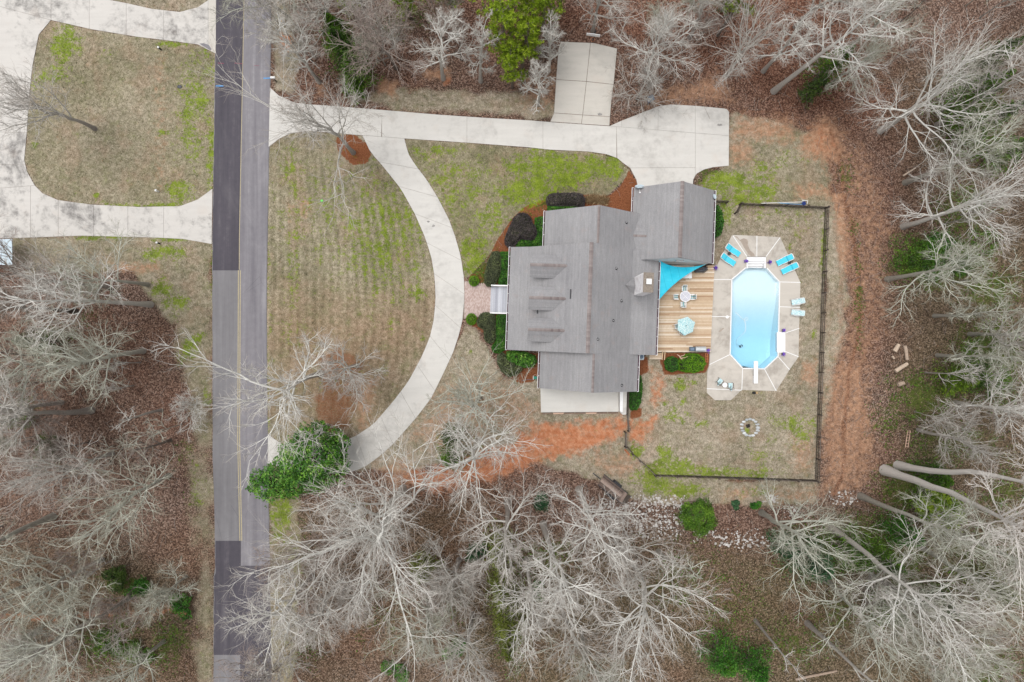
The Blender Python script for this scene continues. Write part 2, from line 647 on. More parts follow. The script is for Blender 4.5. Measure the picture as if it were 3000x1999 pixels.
def sdf(poly, x, y):
    """signed distance in px, negative inside"""
    d = np.full(x.shape, 1e9)
    ins = np.zeros(x.shape, bool)
    n = len(poly)
    for i in range(n):
        ax, ay = poly[i - 1]
        bx, by = poly[i]
        ex, ey = bx - ax, by - ay
        wx, wy = x - ax, y - ay
        t = np.clip((wx * ex + wy * ey) / max(1e-9, ex * ex + ey * ey), 0, 1)
        d = np.minimum(d, (wx - ex * t) ** 2 + (wy - ey * t) ** 2)
        c = ((ay > y) != (by > y))
        with np.errstate(divide='ignore', invalid='ignore'):
            c &= x < (bx - ax) * (y - ay) / ((by - ay) if by != ay else 1e-9) + ax
        ins ^= c
    d = np.sqrt(d)
    return np.where(ins, -d, d)


def mask(poly, x, y, soft, warp=0.0, seed=1, wscale=40):
    out = np.zeros(x.shape)
    xs, ys = [p[0] for p in poly], [p[1] for p in poly]
    m = soft + warp + 5
    sel = (x > min(xs) - m) & (x < max(xs) + m) & (y > min(ys) - m) & (y < max(ys) + m)
    if not sel.any():
        return out
    X, Y = x[sel], y[sel]
    s = sdf(poly, X, Y)
    if warp:
        s = s + (fbm(X, Y, wscale, seed) - 0.5) * 2 * warp
    out[sel] = np.clip(0.5 - s / (2 * max(soft, 0.5)), 0, 1)
    return out


ISLAND = [(149.5, 60), (268, 87), (402, 109), (491, 119.6), (580, 131.7), (633, 158.5), (628, 400), (622.8, 553.6), (580, 585), (526.8, 605),
          (401.8, 607), (268, 600), (170, 587), (125, 567), (102.7, 544.6), (80, 504.5), (71.4, 468.8), (78, 401.8), (85, 290), (96, 192), (114, 102.7)]
INNER = [(1062, 397.5), (1084.8, 446), (1120.5, 486.6), (1174, 553.6), (1214, 625), (1245.5, 697), (1263, 752.7), (1273, 810.7), (1276, 873),
         (1271, 935.7), (1259, 989), (1236.6, 1043), (1196, 1118.7), (1151.8, 1176.8), (1093.8, 1243.8), (1040, 1279.5), (980, 1303), (910, 1317), (857, 1315), (817, 1297), (785, 1272)]
OUTER = [(1185, 407), (1196, 451), (1218.7, 486.6), (1250, 526.8), (1285.7, 584.8), (1317, 647), (1334.8, 697), (1350.4, 752.7), (1359.4, 815),
         (1361, 873), (1355, 940), (1343.8, 985), (1326, 1038), (1290, 1114), (1263, 1168), (1218.7, 1226), (1151.8, 1302), (1120, 1331), (1079.8, 1362), (1039.7, 1382), (999.6, 1389), (920, 1388), (850, 1378), (784, 1358)]
FRONT = [(786, 432), (817, 408), (852, 390), (906, 385), (1026, 395)] + INNER + [(781, 1000)]
CENTRE = [(1185, 407), (1375, 420), (1611, 440), (1723, 445), (1808, 464), (1850, 505), (1780, 575), (1600, 590), (1500, 640), (1440, 740), (1372, 815)] + list(reversed(OUTER[:9]))
YARD = [(2100, 600), (2425, 605), (2392, 1412), (1916, 1396), (1834, 1310), (1840, 1210), (1870, 1060), (2080, 900)]
POOL = [(2184.3, 785.3), (2246, 786.7), (2283.3, 827), (2278.6, 1045), (2239, 1081.6), (2175.3, 1080), (2138.3, 1039.3), (2143.3, 819.7)]
BED = [(1844, 500), (1868, 540), (1853, 640), (1600, 640), (1600, 730), (1500, 730), (1490, 1030), (1590, 1040), (1590, 1098), (1560, 1118), (1525, 1124), (1500, 1112),
       (1470, 1060), (1440, 1000), (1400, 962), (1366, 945), (1366, 925), (1440, 925), (1440, 835), (1375, 832), (1372, 810), (1420, 785), (1440, 740), (1465, 690), (1500, 640), (1540, 605), (1600, 584), (1715, 570), (1780, 578), (1820, 545)]

xs = np.concatenate([[-900, -400, -200, -130, -95, -80], np.arange(-70, 70.01, 0.33), [80, 95, 130, 200, 400, 900]])
ys = np.concatenate([[-900, -400, -200, -120, -80, -62], np.arange(-52, 52.01, 0.33), [62, 80, 120, 200, 400, 900]])
GX, GY = np.meshgrid(xs, ys)
gx, gy = GX.ravel(), GY.ravel()
px, py = gx * S + 1500, 1000 - gy * S
PX, PY = px, py

lawn = np.zeros(px.shape)


def lay(arr, poly, soft, v=1.0, warp=0.0, seed=1, wscale=40):
    m = mask(poly, px, py, soft, warp, seed, wscale) * v
    return np.maximum(arr, m)


lawn = lay(lawn, ISLAND, 3)
lawn = lay(lawn, [(312, -5), (366, 9), (446, 27), (527, 36), (580, 22), (640, -5), (640, -300), (300, -300)], 3)
lawn = lay(lawn, [(30, 690), (630, 690), (630, 900), (500, 960), (440, 900), (380, 800), (100, 790), (30, 760)], 30, 1, 35, 5, 90)
lawn = lay(lawn, [(540, 850), (632, 800), (632, 2400), (565, 2400), (575, 1700), (560, 1300), (515, 1000)], 55, 0.9, 40, 6, 60)
lawn = lay(lawn, FRONT, 4)
lawn = lay(lawn, CENTRE, 4)
lawn = lay(lawn, YARD, 6)
lawn = lay(lawn, [(2029, 560), (2136, 470), (2136, 330), (2200, 340), (2420, 400), (2440, 620), (2100, 610)], 25, 1, 20, 8)
lawn = lay(lawn, [(830, 1010), (1290, 1115), (1366, 950), (1400, 960), (1480, 1110), (1900, 1090), (1900, 1395), (2390, 1410), (2400, 1480), (1900, 1470), (1700, 1400), (1500, 1330), (1200, 1380), (1040, 1385), (1000, 1400)], 20, 0.95, 25, 9, 70)
lawn = lay(lawn, [(1130, 322), (1640, 358), (1640, 300), (1560, 270), (1300, 262), (1130, 250), (1000, 300)], 25, 0.75, 20, 10)
lawn = lay(lawn, [(786, 0), (850, -20), (880, 180), (870, 290), (800, 270)], 18, 0.7, 15, 11)
lawn = lay(lawn, [(784, 1350), (870, 1400), (880, 1600), (850, 2400), (784, 2400)], 15, 0.9, 20, 12)
lawn = lay(lawn, [(2420, 560), (2480, 640), (2490, 900), (2450, 1100), (2410, 1300), (2390, 1440)], 25, 0.8, 20, 13)
lawn = lay(lawn, [(2100, 1470), (2260, 1600), (2280, 1999), (2120, 1999), (2090, 1700)], 60, 0.25, 50, 14, 100)

green = np.zeros(px.shape)
GE = [(190, 130, 55, 55, .95), (150, 215, 55, 50, .6), (560, 330, 55, 200, .6), (603, 180, 40, 60, .6), (525, 560, 60, 40, .9), (485, 385, 25, 12, .8), (420, 605, 160, 12, .8), (230, 600, 90, 10, .6),
      (590, 300, 40, 90, .7), (620, 450, 18, 140, .75), (330, 80, 60, 10, .5), (500, 130, 60, 12, .9), (100, 425, 12, 10, .9), (285, 572, 12, 12, .9), (300, 150, 40, 20, .4), (95, 240, 20, 60, .5),
      (788, 1000, 6, 380, .8), (1120, 690, 190, 230, .72), (960, 620, 200, 200, .5), (860, 520, 30, 130, .7), (850, 470, 60, 40, .6), (860, 800, 30, 230, .6), (1170, 640, 80, 80, .8), (1200, 860, 60, 30, .75), (1140, 950, 20, 40, .6), (1000, 1100, 200, 60, .3), (1235, 985, 10, 25, .7),
      (1090, 510, 30, 40, .5), (860, 980, 60, 50, .5), (1650, 490, 185, 58, 1.0), (1780, 480, 50, 40, 1.0), (1560, 560, 130, 60, .8), (1400, 760, 70, 120, .75), (1350, 540, 170, 130, .5), (1270, 450, 120, 40, .55), (1450, 640, 80, 60, .6),
      (2110, 530, 85, 48, 1.0), (2200, 560, 90, 45, .9), (2130, 610, 25, 70, .85), (2230, 500, 60, 40, .6), (2300, 470, 90, 40, .45), (2260, 625, 110, 20, .55), (2330, 660, 60, 50, .4), (2412, 720, 10, 110, .9), (2340, 830, 10, 20, .6), (2315, 725, 10, 8, .9),
      (2000, 1125, 26, 22, .95), (2030, 1122, 18, 12, .8), (1950, 1182, 14, 9, .95), (1998, 1178, 16, 16, .7), (1968, 1216, 26, 24, .95), (1999, 1236, 9, 9, 1), (2010, 1206, 14, 22, .6), (2060, 1240, 40, 16, .5), (1870, 1315, 30, 30, .85), (1950, 1320, 30, 30, .85),
      (1975, 1375, 90, 34, 1.0), (2080, 1385, 120, 22, .8), (2220, 1390, 90, 22, .7), (1930, 1410, 90, 45, .95), (2000, 1440, 80, 30, .8), (2330, 1250, 70, 60, .62), (2270, 1230, 30, 25, .55), (2240, 1330, 80, 60, .4), (2385, 1240, 12, 40, .7), (2200, 1440, 60, 20, .6), (2190, 1265, 14, 14, .8),
      (2385, 980, 8, 30, .8), (1475, 1065, 9, 8, .9), (1377, 1028, 9, 7, .9), (1360, 1290, 120, 40, .3), (480, 745, 70, 25, .9), (300, 697, 90, 12, .8), (500, 700, 60, 14, .8), (470, 840, 40, 35, .75), (520, 885, 40, 45, .7), (565, 1020, 32, 38, .95), (530, 1060, 25, 30, .6), (610, 1170, 14, 45, .95), (622, 780, 8, 90, .7),
      (575, 1430, 30, 120, .45), (540, 1340, 40, 60, .45), (820, 1500, 50, 120, .65), (880, 1650, 60, 140, .45), (900, 1900, 90, 80, .35), (1120, 1850, 90, 90, .35), (1020, 1480, 60, 40, .4), (1600, 1640, 110, 80, .55), (1500, 1850, 50, 160, .6), (1330, 1780, 80, 80, .35),
      (1960, 1600, 160, 60, .34), (2030, 1700, 160, 120, .44), (2820, 620, 110, 120, .6), (2150, 1800, 120, 160, .4), (2330, 1880, 120, 80, .52), (2450, 1800, 120, 90, .45), (2640, 1680, 120, 130, .6), (2850, 1650, 140, 130, .6), (2950, 1450, 80, 90, .6), (2800, 1300, 160, 80, .6), (2700, 1170, 130, 90, .75), (2900, 1050, 120, 140, .85), (2760, 770, 170, 80, .9), (2900, 850, 110, 80, .8), (2850, 350, 120, 160, .75), (2650, 1420, 90, 80, .85), (2560, 1580, 140, 90, .85), (2380, 1620, 110, 100, .8), (2900, 1950, 120, 80, .6), (2480, 520, 30, 60, .5), (2500, 660, 20, 40, .5), (2515, 880, 16, 180, .55), (2600, 1240, 60, 80, .5),
      (320, 1880, 120, 90, .6), (500, 1880, 90, 100, .6), (350, 1700, 80, 40, .7), (130, 1320, 60, 50, .5), (60, 1200, 70, 40, .6), (250, 930, 60, 60, .35), (960, 120, 60, 60, .4), (1180, 60, 120, 60, .5)]
wx = px + (fbm(px, py, 60, 31) - .5) * 60
wy = py + (fbm(px, py, 60, 41) - .5) * 60
for cx, cy, rx, ry, v in GE:
    if rx < 40 or ry < 40:
        X, Y = px + (wx - px) * min(1, rx / 40), py + (wy - py) * min(1, ry / 40)
    else:
        X, Y = wx, wy
    d = np.sqrt(((X - cx) / rx) ** 2 + ((Y - cy) / ry) ** 2)
    green = np.maximum(green, v * np.clip(1.35 - d, 0, 1) / 0.75 * (d < 1.35)).clip(0, 1.0)
# mowing rows in the front lawn follow the sweep of the circular drive
mf = mask(FRONT, px, py, 10)
u = px + 70 * ((py - 880) / 400.0) ** 2 * np.clip((px - 800) / 300, 0, 1)
rows = 0.5 + 0.5 * np.sin(u * 2 * math.pi / 25 + fbm(px, py, 120, 77) * 4)
rows = np.clip(rows * .95 + (fbm(px, py * .2, 18, 79) - .5) * .8, 0, 1)
green = green * (1 - mf) + mf * green * (0.5 + 0.5 * rows)
dry = -mf * (rows - 0.5) * 0.6 + (fbm(px, py, 90, 51) - 0.5)

clay = np.zeros(px.shape)
for poly, sft, v, wp in [
        ([(2330, 400), (2420, 345), (2475, 400), (2470, 480), (2350, 470)], 25, .95, 25),
        ([(2150, 330), (2330, 350), (2340, 420), (2300, 430), (2150, 400)], 25, .8, 25),
        ([(2330, 545), (2440, 540), (2440, 585), (2330, 580)], 16, .85, 16),
        ([(2430, 560), (2480, 560), (2500, 760), (2480, 830), (2455, 760)], 16, .8, 14),
        ([(2420, 1080), (2470, 1050), (2530, 1060), (2560, 1300), (2520, 1430), (2400, 1440), (2410, 1250)], 30, .75, 30),
        ([(2340, 1055), (2395, 1050), (2395, 1130), (2340, 1120)], 20, .7, 18),
        ([(2310, 1290), (2390, 1270), (2385, 1390), (2320, 1380)], 25, .55, 20),
        ([(2100, 1425), (2220, 1420), (2230, 1470), (2110, 1470)], 20, .6, 20),
        ([(2250, 1440), (2430, 1420), (2420, 1470), (2270, 1480)], 20, .55, 16),
        ([(1100, 235), (1170, 240), (1160, 285), (1100, 275)], 12, .95, 12),
        ([(1230, 200), (1310, 200), (1320, 235), (1240, 235)], 12, .75, 12),
        ([(1880, 270), (2100, 220), (2160, 300), (2040, 305), (1900, 310)], 25, .7, 20),
        ([(1500, 230), (1640, 180), (1640, 320), (1540, 330)], 20, .5, 20),
        ([(1170, 1300), (1290, 1130), (1400, 1100), (1520, 1130), (1580, 1200), (1560, 1260), (1300, 1330)], 30, .55, 25),
        ([(1050, 1090), (1110, 1110), (1080, 1250), (1045, 1270)], 16, .7, 14),
        ([(1110, 1370), (1200, 1330), (1250, 1400), (1150, 1440)], 20, .7, 20),
        ([(1700, 1330), (1860, 1320), (1880, 1400), (1760, 1400)], 25, .6, 20),
        ([(320, 770), (470, 768), (465, 800), (340, 800)], 12, .75, 12),
        ([(450, 150), (487, 150), (490, 560), (450, 560)], 10, .32, 8),
        ([(925, 240), (960, 240), (960, 290), (925, 285)], 8, .6, 8),
        ([(880, 590), (915, 590), (910, 640), (880, 640)], 12, .6, 12), ([(840, 590), (862, 600), (850, 660)], 8, .6, 8),
        ([(2420, 400), (2540, 430), (2620, 640), (2600, 900), (2570, 1100), (2570, 1400), (2480, 1480), (2400, 1450), (2420, 1050), (2470, 900), (2480, 700), (2430, 560)], 35, .5, 30),
        ([(2400, 1180), (2560, 1180), (2570, 1400), (2480, 1470), (2395, 1450)], 30, .62, 25),
        ([(2140, 420), (2210, 420), (2210, 480), (2140, 480)], 16, .75, 14),
        ([(2240, 1000), (2245, 1000), (2245, 1005)], 4, .3, 3)]:
    clay = lay(clay, poly, sft, v, wp, 17, 45)
ochre = np.zeros(px.shape)
for poly, sft, v, wp in [
        ([(1195, 1390), (1270, 1368), (1500, 1290), (1560, 1245), (1700, 1235), (1830, 1222), (1835, 1265), (1780, 1300), (1620, 1350), (1530, 1385), (1300, 1440), (1200, 1430)], 26, .92, 24),
        ([(1835, 1225), (1925, 1215), (1920, 1250), (1895, 1300), (1840, 1300)], 18, .8, 16),
        ([(1905, 1075), (1955, 1100), (1940, 1215), (1900, 1210)], 16, .55, 14),
        ([(816, 95), (850, 90), (855, 150), (830, 160), (815, 125)], 8, .9, 8),
        ([(1300, 225), (1325, 225), (1320, 255), (1300, 250)], 8, .7, 6),
        ([(2360, 375), (2430, 350), (2465, 460), (2380, 450)], 25, .52, 22),
        ([(0, 1795), (180, 1805), (330, 1790), (520, 1775), (560, 1800), (330, 1812), (150, 1822), (0, 1812)], 10, .55, 12),
        ([(2505, 780), (2515, 780), (2522, 940), (2510, 950)], 6, .6, 6)]:
    ochre = lay(ochre, poly, sft, v, wp, 23, 30)
mulch = np.zeros(px.shape)
mulch = lay(mulch, BED, 3, 1, 3, 3, 25)
for poly, sft, v, wp in [
        ([(985, 400), (1040, 393), (1075, 420), (1088, 455), (1075, 480), (1030, 485), (990, 440)], 5, 1, 6),
        ([(905, 1015), (1030, 1015), (1085, 1060), (1070, 1130), (1045, 1265), (960, 1300), (905, 1230), (925, 1130)], 24, .52, 22),
        ([(1945, 1035), (2078, 1033), (2077, 1068), (2066, 1092), (1945, 1100), (1930, 1050)], 5, 1, 5),
        ([(1866, 1045), (1900, 1045), (1905, 1090), (1870, 1110)], 6, .8, 6), ([(1845, 1205), (1880, 1195), (1880, 1225), (1845, 1230)], 6, .8, 5)]:
    mulch = lay(mulch, poly, sft, v, wp, 29, 30)
rut = np.zeros(px.shape)
for path, wd, v in (([(2430, 380), (2462, 470), (2472, 560), (2500, 680), (2516, 790), (2522, 900), (2508, 1000), (2488, 1100), (2474, 1240), (2470, 1380), (2440, 1450)], 5, 1.0), ([(2395, 420), (2430, 540), (2452, 700), (2468, 860), (2462, 1000), (2440, 1150), (2432, 1300), (2420, 1420)], 6, .5), ([(2150, 322), (2300, 335), (2420, 370)], 4, .6), ([(2520, 1060), (2530, 1200), (2510, 1400)], 6, .5)):
    dd = np.full(px.shape, 1e9)
    wxx = px + (fbm(px, py, 50, 301) - .5) * 22
    for (ax, ay), (bx, by) in zip(path, path[1:]):
        ex, ey = bx - ax, by - ay
        tt = np.clip(((wxx - ax) * ex + (py - ay) * ey) / (ex * ex + ey * ey), 0, 1)
        dd = np.minimum(dd, np.hypot(wxx - ax - ex * tt, py - ay - ey * tt))
    rut = np.maximum(rut, v * np.clip(1.6 - dd / wd, 0, 1))
rust = np.clip(fbm(px, py, 200, 91) * 1.6 - 0.4, 0, 1)      # how red the leaf carpet is
rust = np.maximum(rust, lay(np.zeros(px.shape), [(1280, 40), (2400, -100), (2700, 300), (2500, 420), (2000, 230), (1700, 100), (1400, 220)], 60, 1.0, 40, 37, 80))
damp_shade = lay(np.zeros(px.shape), [(0, 1780), (330, 1775), (540, 1770), (580, 1800), (560, 1830), (0, 1850)], 20, .6, 15, 61)
damp_shade = np.maximum(damp_shade, lay(np.zeros(px.shape), [(2640, 1450), (3000, 1480), (3000, 1700), (2800, 1900), (2700, 1750)], 80, .7, 50, 63))  # shade under the lower right woods, painted as a darker floor
damp_shade = np.maximum(damp_shade, lay(np.zeros(px.shape), [(2680, 180), (3100, 60), (3100, 1460), (2700, 1440), (2640, 1100), (2690, 700)], 60, .62, 50, 67, 90))  # the same painted shade for the woods beyond the clay track
damp_shade = np.maximum(damp_shade, lay(np.zeros(px.shape), [(-50, 950), (300, 950), (420, 1300), (430, 2050), (-50, 2050)], 80, .35, 50, 69, 90))  # darker leaf floor in the woods across the road
damp_shade = np.maximum(damp_shade, np.clip(fbm(px, py, 260, 95) * 2.2 - 1.15, 0, 0.8))

olive = np.zeros(px.shape)
for poly, v in ((ISLAND, .45), (FRONT, .5), (CENTRE, .75), (YARD, 0), ([(30, 690), (630, 690), (630, 2400), (30, 2400)], .35), ([(784, 1350), (880, 1400), (880, 2400), (784, 2400)], .6), ([(2029, 470), (2440, 330), (2440, 605), (2095, 600)], .45)):
    olive = lay(olive, poly, 12, v)
brown = lay(np.zeros(px.shape), [(800, 900), (1280, 860), (1240, 1060), (1060, 1260), (1000, 1290), (820, 1150)], 90, .55, 60, 211, 120)
olive = np.clip(olive * (.45 + 1.1 * fbm(px, py, 110, 201)) , 0, 1)
moss = np.zeros(px.shape)
for poly, v in (([(1450, 1560), (2300, 1600), (2600, 1450), (3100, 1420), (3100, 2100), (1300, 2100)], .85), ([(2640, 700), (3100, 600), (3100, 1450), (2640, 1450)], .7), ([(2560, 200), (3100, 100), (3100, 620), (2700, 620)], .4), ([(-50, 1600), (560, 1600), (560, 2100), (-50, 2100)], .55), ([(830, 1450), (1450, 1450), (1450, 2100), (830, 2100)], .6)):
    moss = lay(moss, poly, 60, v, 50, 203, 120)
moss = np.clip(moss * (.3 + 1.3 * fbm(px, py, 90, 207)), 0, 1)
gz = -0.035 * fbm(px, py, 30, 71) - 0.003
far = (np.abs(gx) > 72) | (np.abs(gy) > 54)
gz[far] = -0.05
nx, ny = len(xs), len(ys)
ii, jj = np.meshgrid(np.arange(nx - 1), np.arange(ny - 1))
a = (jj * nx + ii).ravel()
F = np.stack([a, a + 1, a + nx + 1, a + nx], 1)
# the pool basin is cut out of the ground
fc = (px[F].mean(1), py[F].mean(1))
F = F[~(mask([(x + (8 if x > 2200 else -8), y + (8 if y > 900 else -36)) for x, y in POOL], fc[0], fc[1], 0.5) > 0.5)]
gme = npmesh('ground', np.stack([gx, gy, gz], 1), F, smooth=True)
for nm, arr in (('lawn', lawn), ('green', green), ('dry', dry), ('clay', clay), ('ochre', ochre), ('mulch', mulch), ('rust', rust), ('damp_shade', damp_shade), ('olive', olive), ('moss', moss), ('brown', brown), ('rut', rut)):
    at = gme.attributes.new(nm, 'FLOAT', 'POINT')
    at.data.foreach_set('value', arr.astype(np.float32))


def ground_mat():
    n = N('ground_soil_and_grass')
    n1 = n.noise(1.9, 6, 0.7)
    n2 = n.noise(7.5, 5, 0.75)
    n4 = n.noise(3.4, 6, 0.75)
    n3 = n.noise(0.35, 4, 0.6)
    blade = n.noise(11, 3, 0.8, stretch=(1.0, 0.55, 1.0), dist=0.6)
    sp = n.vor(9.0, 'F1', 'Color')
    sph = n.new('ShaderNodeSeparateColor'); n.put(sph.inputs[0], sp)
    A = {k: n.attr(k) for k in ('lawn', 'green', 'dry', 'clay', 'ochre', 'mulch', 'rust', 'damp_shade', 'olive', 'moss', 'brown', 'rut')}
    mix = n.math('ADD', n.math('MULTIPLY', blade, 0.55), n.math('MULTIPLY', n1, 0.45))
    lit = n.math('ADD', n.math('MULTIPLY', sph.outputs[0], 0.45), n.math('MULTIPLY', n2, 0.55))
    litter = n.ramp(lit, [(0.25, C(56, 45, 40)), (0.45, C(98, 79, 69)), (0.6, C(132, 109, 97)), (0.82, C(186, 166, 153))])
    red = n.ramp(lit, [(0.25, C(56, 37, 30)), (0.45, C(98, 67, 54)), (0.62, C(128, 93, 77)), (0.86, C(178, 146, 128))])
    col = n.mix(A['rust'], litter, red)
    col = n.mix(A['damp_shade'], col, n.ramp(lit, [(0.25, C(46, 38, 34)), (0.6, C(88, 74, 62)), (0.9, C(140, 122, 108))]))  # dark floor tone: damp ground plus the painted woods shade
    col = n.mix(n.math('MULTIPLY', A['moss'], 0.85), col, n.ramp(lit, [(0.25, C(46, 44, 30)), (0.45, C(84, 76, 56)), (0.62, C(112, 100, 78)), (0.88, C(164, 148, 128))]))
    d = n.math('ADD', mix, n.math('MULTIPLY', A['dry'], 0.14))
    straw = n.ramp(d, [(0.33, C(82, 78, 60)), (0.42, C(124, 116, 98)), (0.52, C(160, 149, 131)), (0.66, C(206, 194, 177))])
    dk = n.ramp(d, [(0.33, C(66, 67, 43)), (0.42, C(100, 98, 71)), (0.53, C(131, 125, 97)), (0.66, C(166, 158, 129))])
    straw = n.mix(A['olive'], straw, dk)
    straw = n.mix(A['brown'], straw, n.ramp(d, [(0.33, C(92, 72, 54)), (0.43, C(132, 104, 82)), (0.53, C(158, 128, 104)), (0.66, C(192, 164, 140))]))
    spot = n.step(n.noise(5.2, 3, 0.6, dist=0.3), 0.60, 0.70)
    straw = n.mix(n.math('MULTIPLY', spot, 0.6), straw, C(84, 84, 54))
    olive = n.step(n.noise(0.8, 5, 0.7), 0.45, 0.7)
    straw = n.mix(n.math('MULTIPLY', olive, 0.55), straw, n.ramp(mix, [(0.34, C(82, 84, 56)), (0.5, C(122, 122, 88)), (0.64, C(160, 154, 122))]))
    pink = n.step(n3, 0.48, 0.66)
    straw = n.mix(n.math('MULTIPLY', pink, 0.4), straw, n.ramp(mix, [(0.34, C(116, 94, 78)), (0.5, C(156, 132, 112)), (0.66, C(192, 168, 148))]))
    lk = n.step(n.math('ADD', A['lawn'], n.math('MULTIPLY', n.math('SUBTRACT', n2, 0.5), 0.9)), 0.35, 0.65)
    col = n.mix(lk, col, straw)
    cl = n.ramp(n.math('ADD', n.math('MULTIPLY', n1, 0.6), n.math('MULTIPLY', n2, 0.4)), [(0.33, C(134, 98, 76)), (0.5, C(172, 133, 106)), (0.67, C(208, 172, 144))])
    col = n.mix(n.step(n.math('ADD', A['clay'], n.math('MULTIPLY', n.math('SUBTRACT', n.noise(1.5, 7, 0.78), 0.5), 2.8)), 0.1, 1.15), col, cl)
    col = n.mix(n.math('MULTIPLY', n.step(n.math('ADD', A['rut'], n.math('MULTIPLY', n.math('SUBTRACT', n1, 0.5), 1.4)), 0.2, 0.9), 0.75), col, n.ramp(lit, [(0.3, C(88, 62, 48)), (0.55, C(136, 96, 74)), (0.8, C(172, 130, 104))]))
    oc = n.ramp(n.math('ADD', n.math('MULTIPLY', n1, 0.65), n.math('MULTIPLY', n2, 0.35)), [(0.34, C(152, 90, 60)), (0.48, C(184, 120, 86)), (0.64, C(210, 160, 128))])
    col = n.mix(n.step(n.math('ADD', A['ochre'], n.math('MULTIPLY', n.math('SUBTRACT', n.noise(1.1, 7, 0.75), 0.5), 2.3)), 0.2, 1.0), col, oc)
    mu = n.ramp(n.math('ADD', n.math('MULTIPLY', n2, 0.6), n.math('MULTIPLY', blade, 0.4)), [(0.32, C(88, 50, 32)), (0.5, C(128, 80, 54)), (0.68, C(166, 112, 80))])
    col = n.mix(n.step(n.math('ADD', A['mulch'], n.math('MULTIPLY', n.math('SUBTRACT', n2, 0.5), 0.6)), 0.35, 0.65), col, mu)
    gm = n.math('ADD', n.math('MULTIPLY', n4, 0.6), n.math('MULTIPLY', n.noise(0.8, 4, 0.7), 0.4))
    gk = n.step(n.math('ADD', A['green'], n.math('MULTIPLY', n.math('SUBTRACT', gm, 0.5), 5.5)), 0.5, 1.05)
    gc = n.ramp(n.math('ADD', n.math('MULTIPLY', blade, 0.5), n.math('MULTIPLY', n.noise(0.9, 3), 0.5)), [(0.32, C(70, 86, 18)), (0.46, C(104, 124, 24)), (0.58, C(132, 152, 36)), (0.72, C(160, 170, 84))])
    gw = n.ramp(n.math('ADD', n.math('MULTIPLY', n2, 0.5), n.math('MULTIPLY', n1, 0.5)), [(0.32, C(42, 52, 22)), (0.5, C(74, 88, 34)), (0.66, C(110, 124, 56))])
    gc = n.mix(lk, gw, gc)
    col = n.mix(n.math('MULTIPLY', gk, 0.85), col, gc)
    return n.done(col, 0.95, n2, 0.35, 0.05, 0.1)


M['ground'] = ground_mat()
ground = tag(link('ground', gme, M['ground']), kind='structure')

# ------------------------------------------------------------------ road
LEFT = [(-700, 638), (0, 634), (350, 629), (700, 623.7), (1350, 624.5), (1500, 630), (1680, 632), (1690, 628), (2000, 627), (2800, 622)]
MID = [(-700, 724), (0, 715.6), (700, 701.8), (1300, 699.6), (1585, 706), (2000, 704), (2800, 700)]
RIGHT = [(-700, 800), (0, 794), (260, 790.5), (650, 783.5), (873, 779.5), (1300, 783), (1657, 789.5), (2000, 794), (2800, 800)]


def edge_at(E, y):
    return float(np.interp(y, [e[0] for e in E], [e[1] for e in E]))


def strip(EA, EB, y0, y1, oa=0.0, ob=0.0, n=14):
    n = n * 5
    ysx = [y0 + (y1 - y0) * i / n for i in range(n + 1)]
    j = lambda E, y: (0.9 * math.sin(y * .11 + (3 if E is LEFT else 1)) * math.sin(y * .037) + rnd.uniform(-.5, .5)) if E is not MID else 0.0
    jt = lambda x: 1.1 * math.sin(x * 1.7) * math.sin(x * .6)
    return [W2(edge_at(EA, y) + oa + j(EA, y), y) for y in ysx] + [W2(edge_at(EB, y) + ob + j(EB, y), y) for y in reversed(ysx)]


base = MB().prism(strip(LEFT, RIGHT, -700, 2800, -1.5, 1.5, 24), -0.25, 0.012)
road = struct('road', base, M['asphalt_left'])
for (e1, e2, y0, y1, m, lab) in [
        (LEFT, MID, -700, 793, 'asphalt_new', 'fresh dark asphalt lane'), (LEFT, MID, 793.3, 1585, 'asphalt_left', 'worn grey lane'),
        (LEFT, MID, 1585.3, 1919, 'asphalt_new', 'fresh dark asphalt lane'), (LEFT, MID, 1919.3, 2800, 'asphalt_left', 'worn grey lane'),
        (MID, RIGHT, -700, 1658, 'asphalt', 'worn pale lane'), (MID, RIGHT, 1658.3, 2800, 'asphalt_new', 'fresh dark asphalt lane')]:
    o = MB().prism(strip(e1, e2, y0, y1, 0.25 if e1 is MID else 0, -0.25 if e2 is MID else 0, 20), -0.1, 0.03).build('lane_surface', M[m], road)
    tag(o, lab)
mk = MB()
for dx in (-2.7, 2.7):
    mk.sheet(strip(MID, MID, 793, 1585, dx - 1.3, dx + 1.3, 24), 0.034)
mk.build('double_centre_line', M['yellow_line'], road)
MB().sheet(strip(MID, MID, -700, 791, -1.2, 0.6, 24), 0.034).build('centre_line', M['yellow_line'], road)
for (a_, b_, w_, m) in [((633, 253), (655, 253), 3, 'blue_paint'), ((772, 230.5), (792, 230), 3, 'blue_paint'), ((639, 186), (656, 187), 1.6, 'red_paint'), ((688, 186), (712, 188), 1.3, 'red_paint'), ((745, 193), (760, 194), 1.0, 'red_paint')]:
    p_, q_ = W(*a_), W(*b_)
    MB().sheet([(p_.x, p_.y - w_ / S / 2), (q_.x, q_.y - w_ / S / 2), (q_.x, q_.y + w_ / S / 2), (p_.x, p_.y + w_ / S / 2)], 0.034).build('utility_mark', M[m], road)

# ------------------------------------------------------------------ driveways: one slab per control joint
def slabs(parent, polys, mat, z1=0.035, gap=0.013, name='slab'):
    out = []
    for p in polys:
        q = [W2(*v) for v in p]
        o = MB().prism(inset(q, gap), -0.12, z1 + rnd.uniform(-.004, .004)).build(name, mat, parent)
        out.append(o)
    return out


def joint_fill(poly, z=0.006):
    return MB().prism([W2(*v) for v in poly], -0.14, z)


M['joint'] = simple('joint_dirt', (150, 141, 132), 0.95, 0.3, 6)

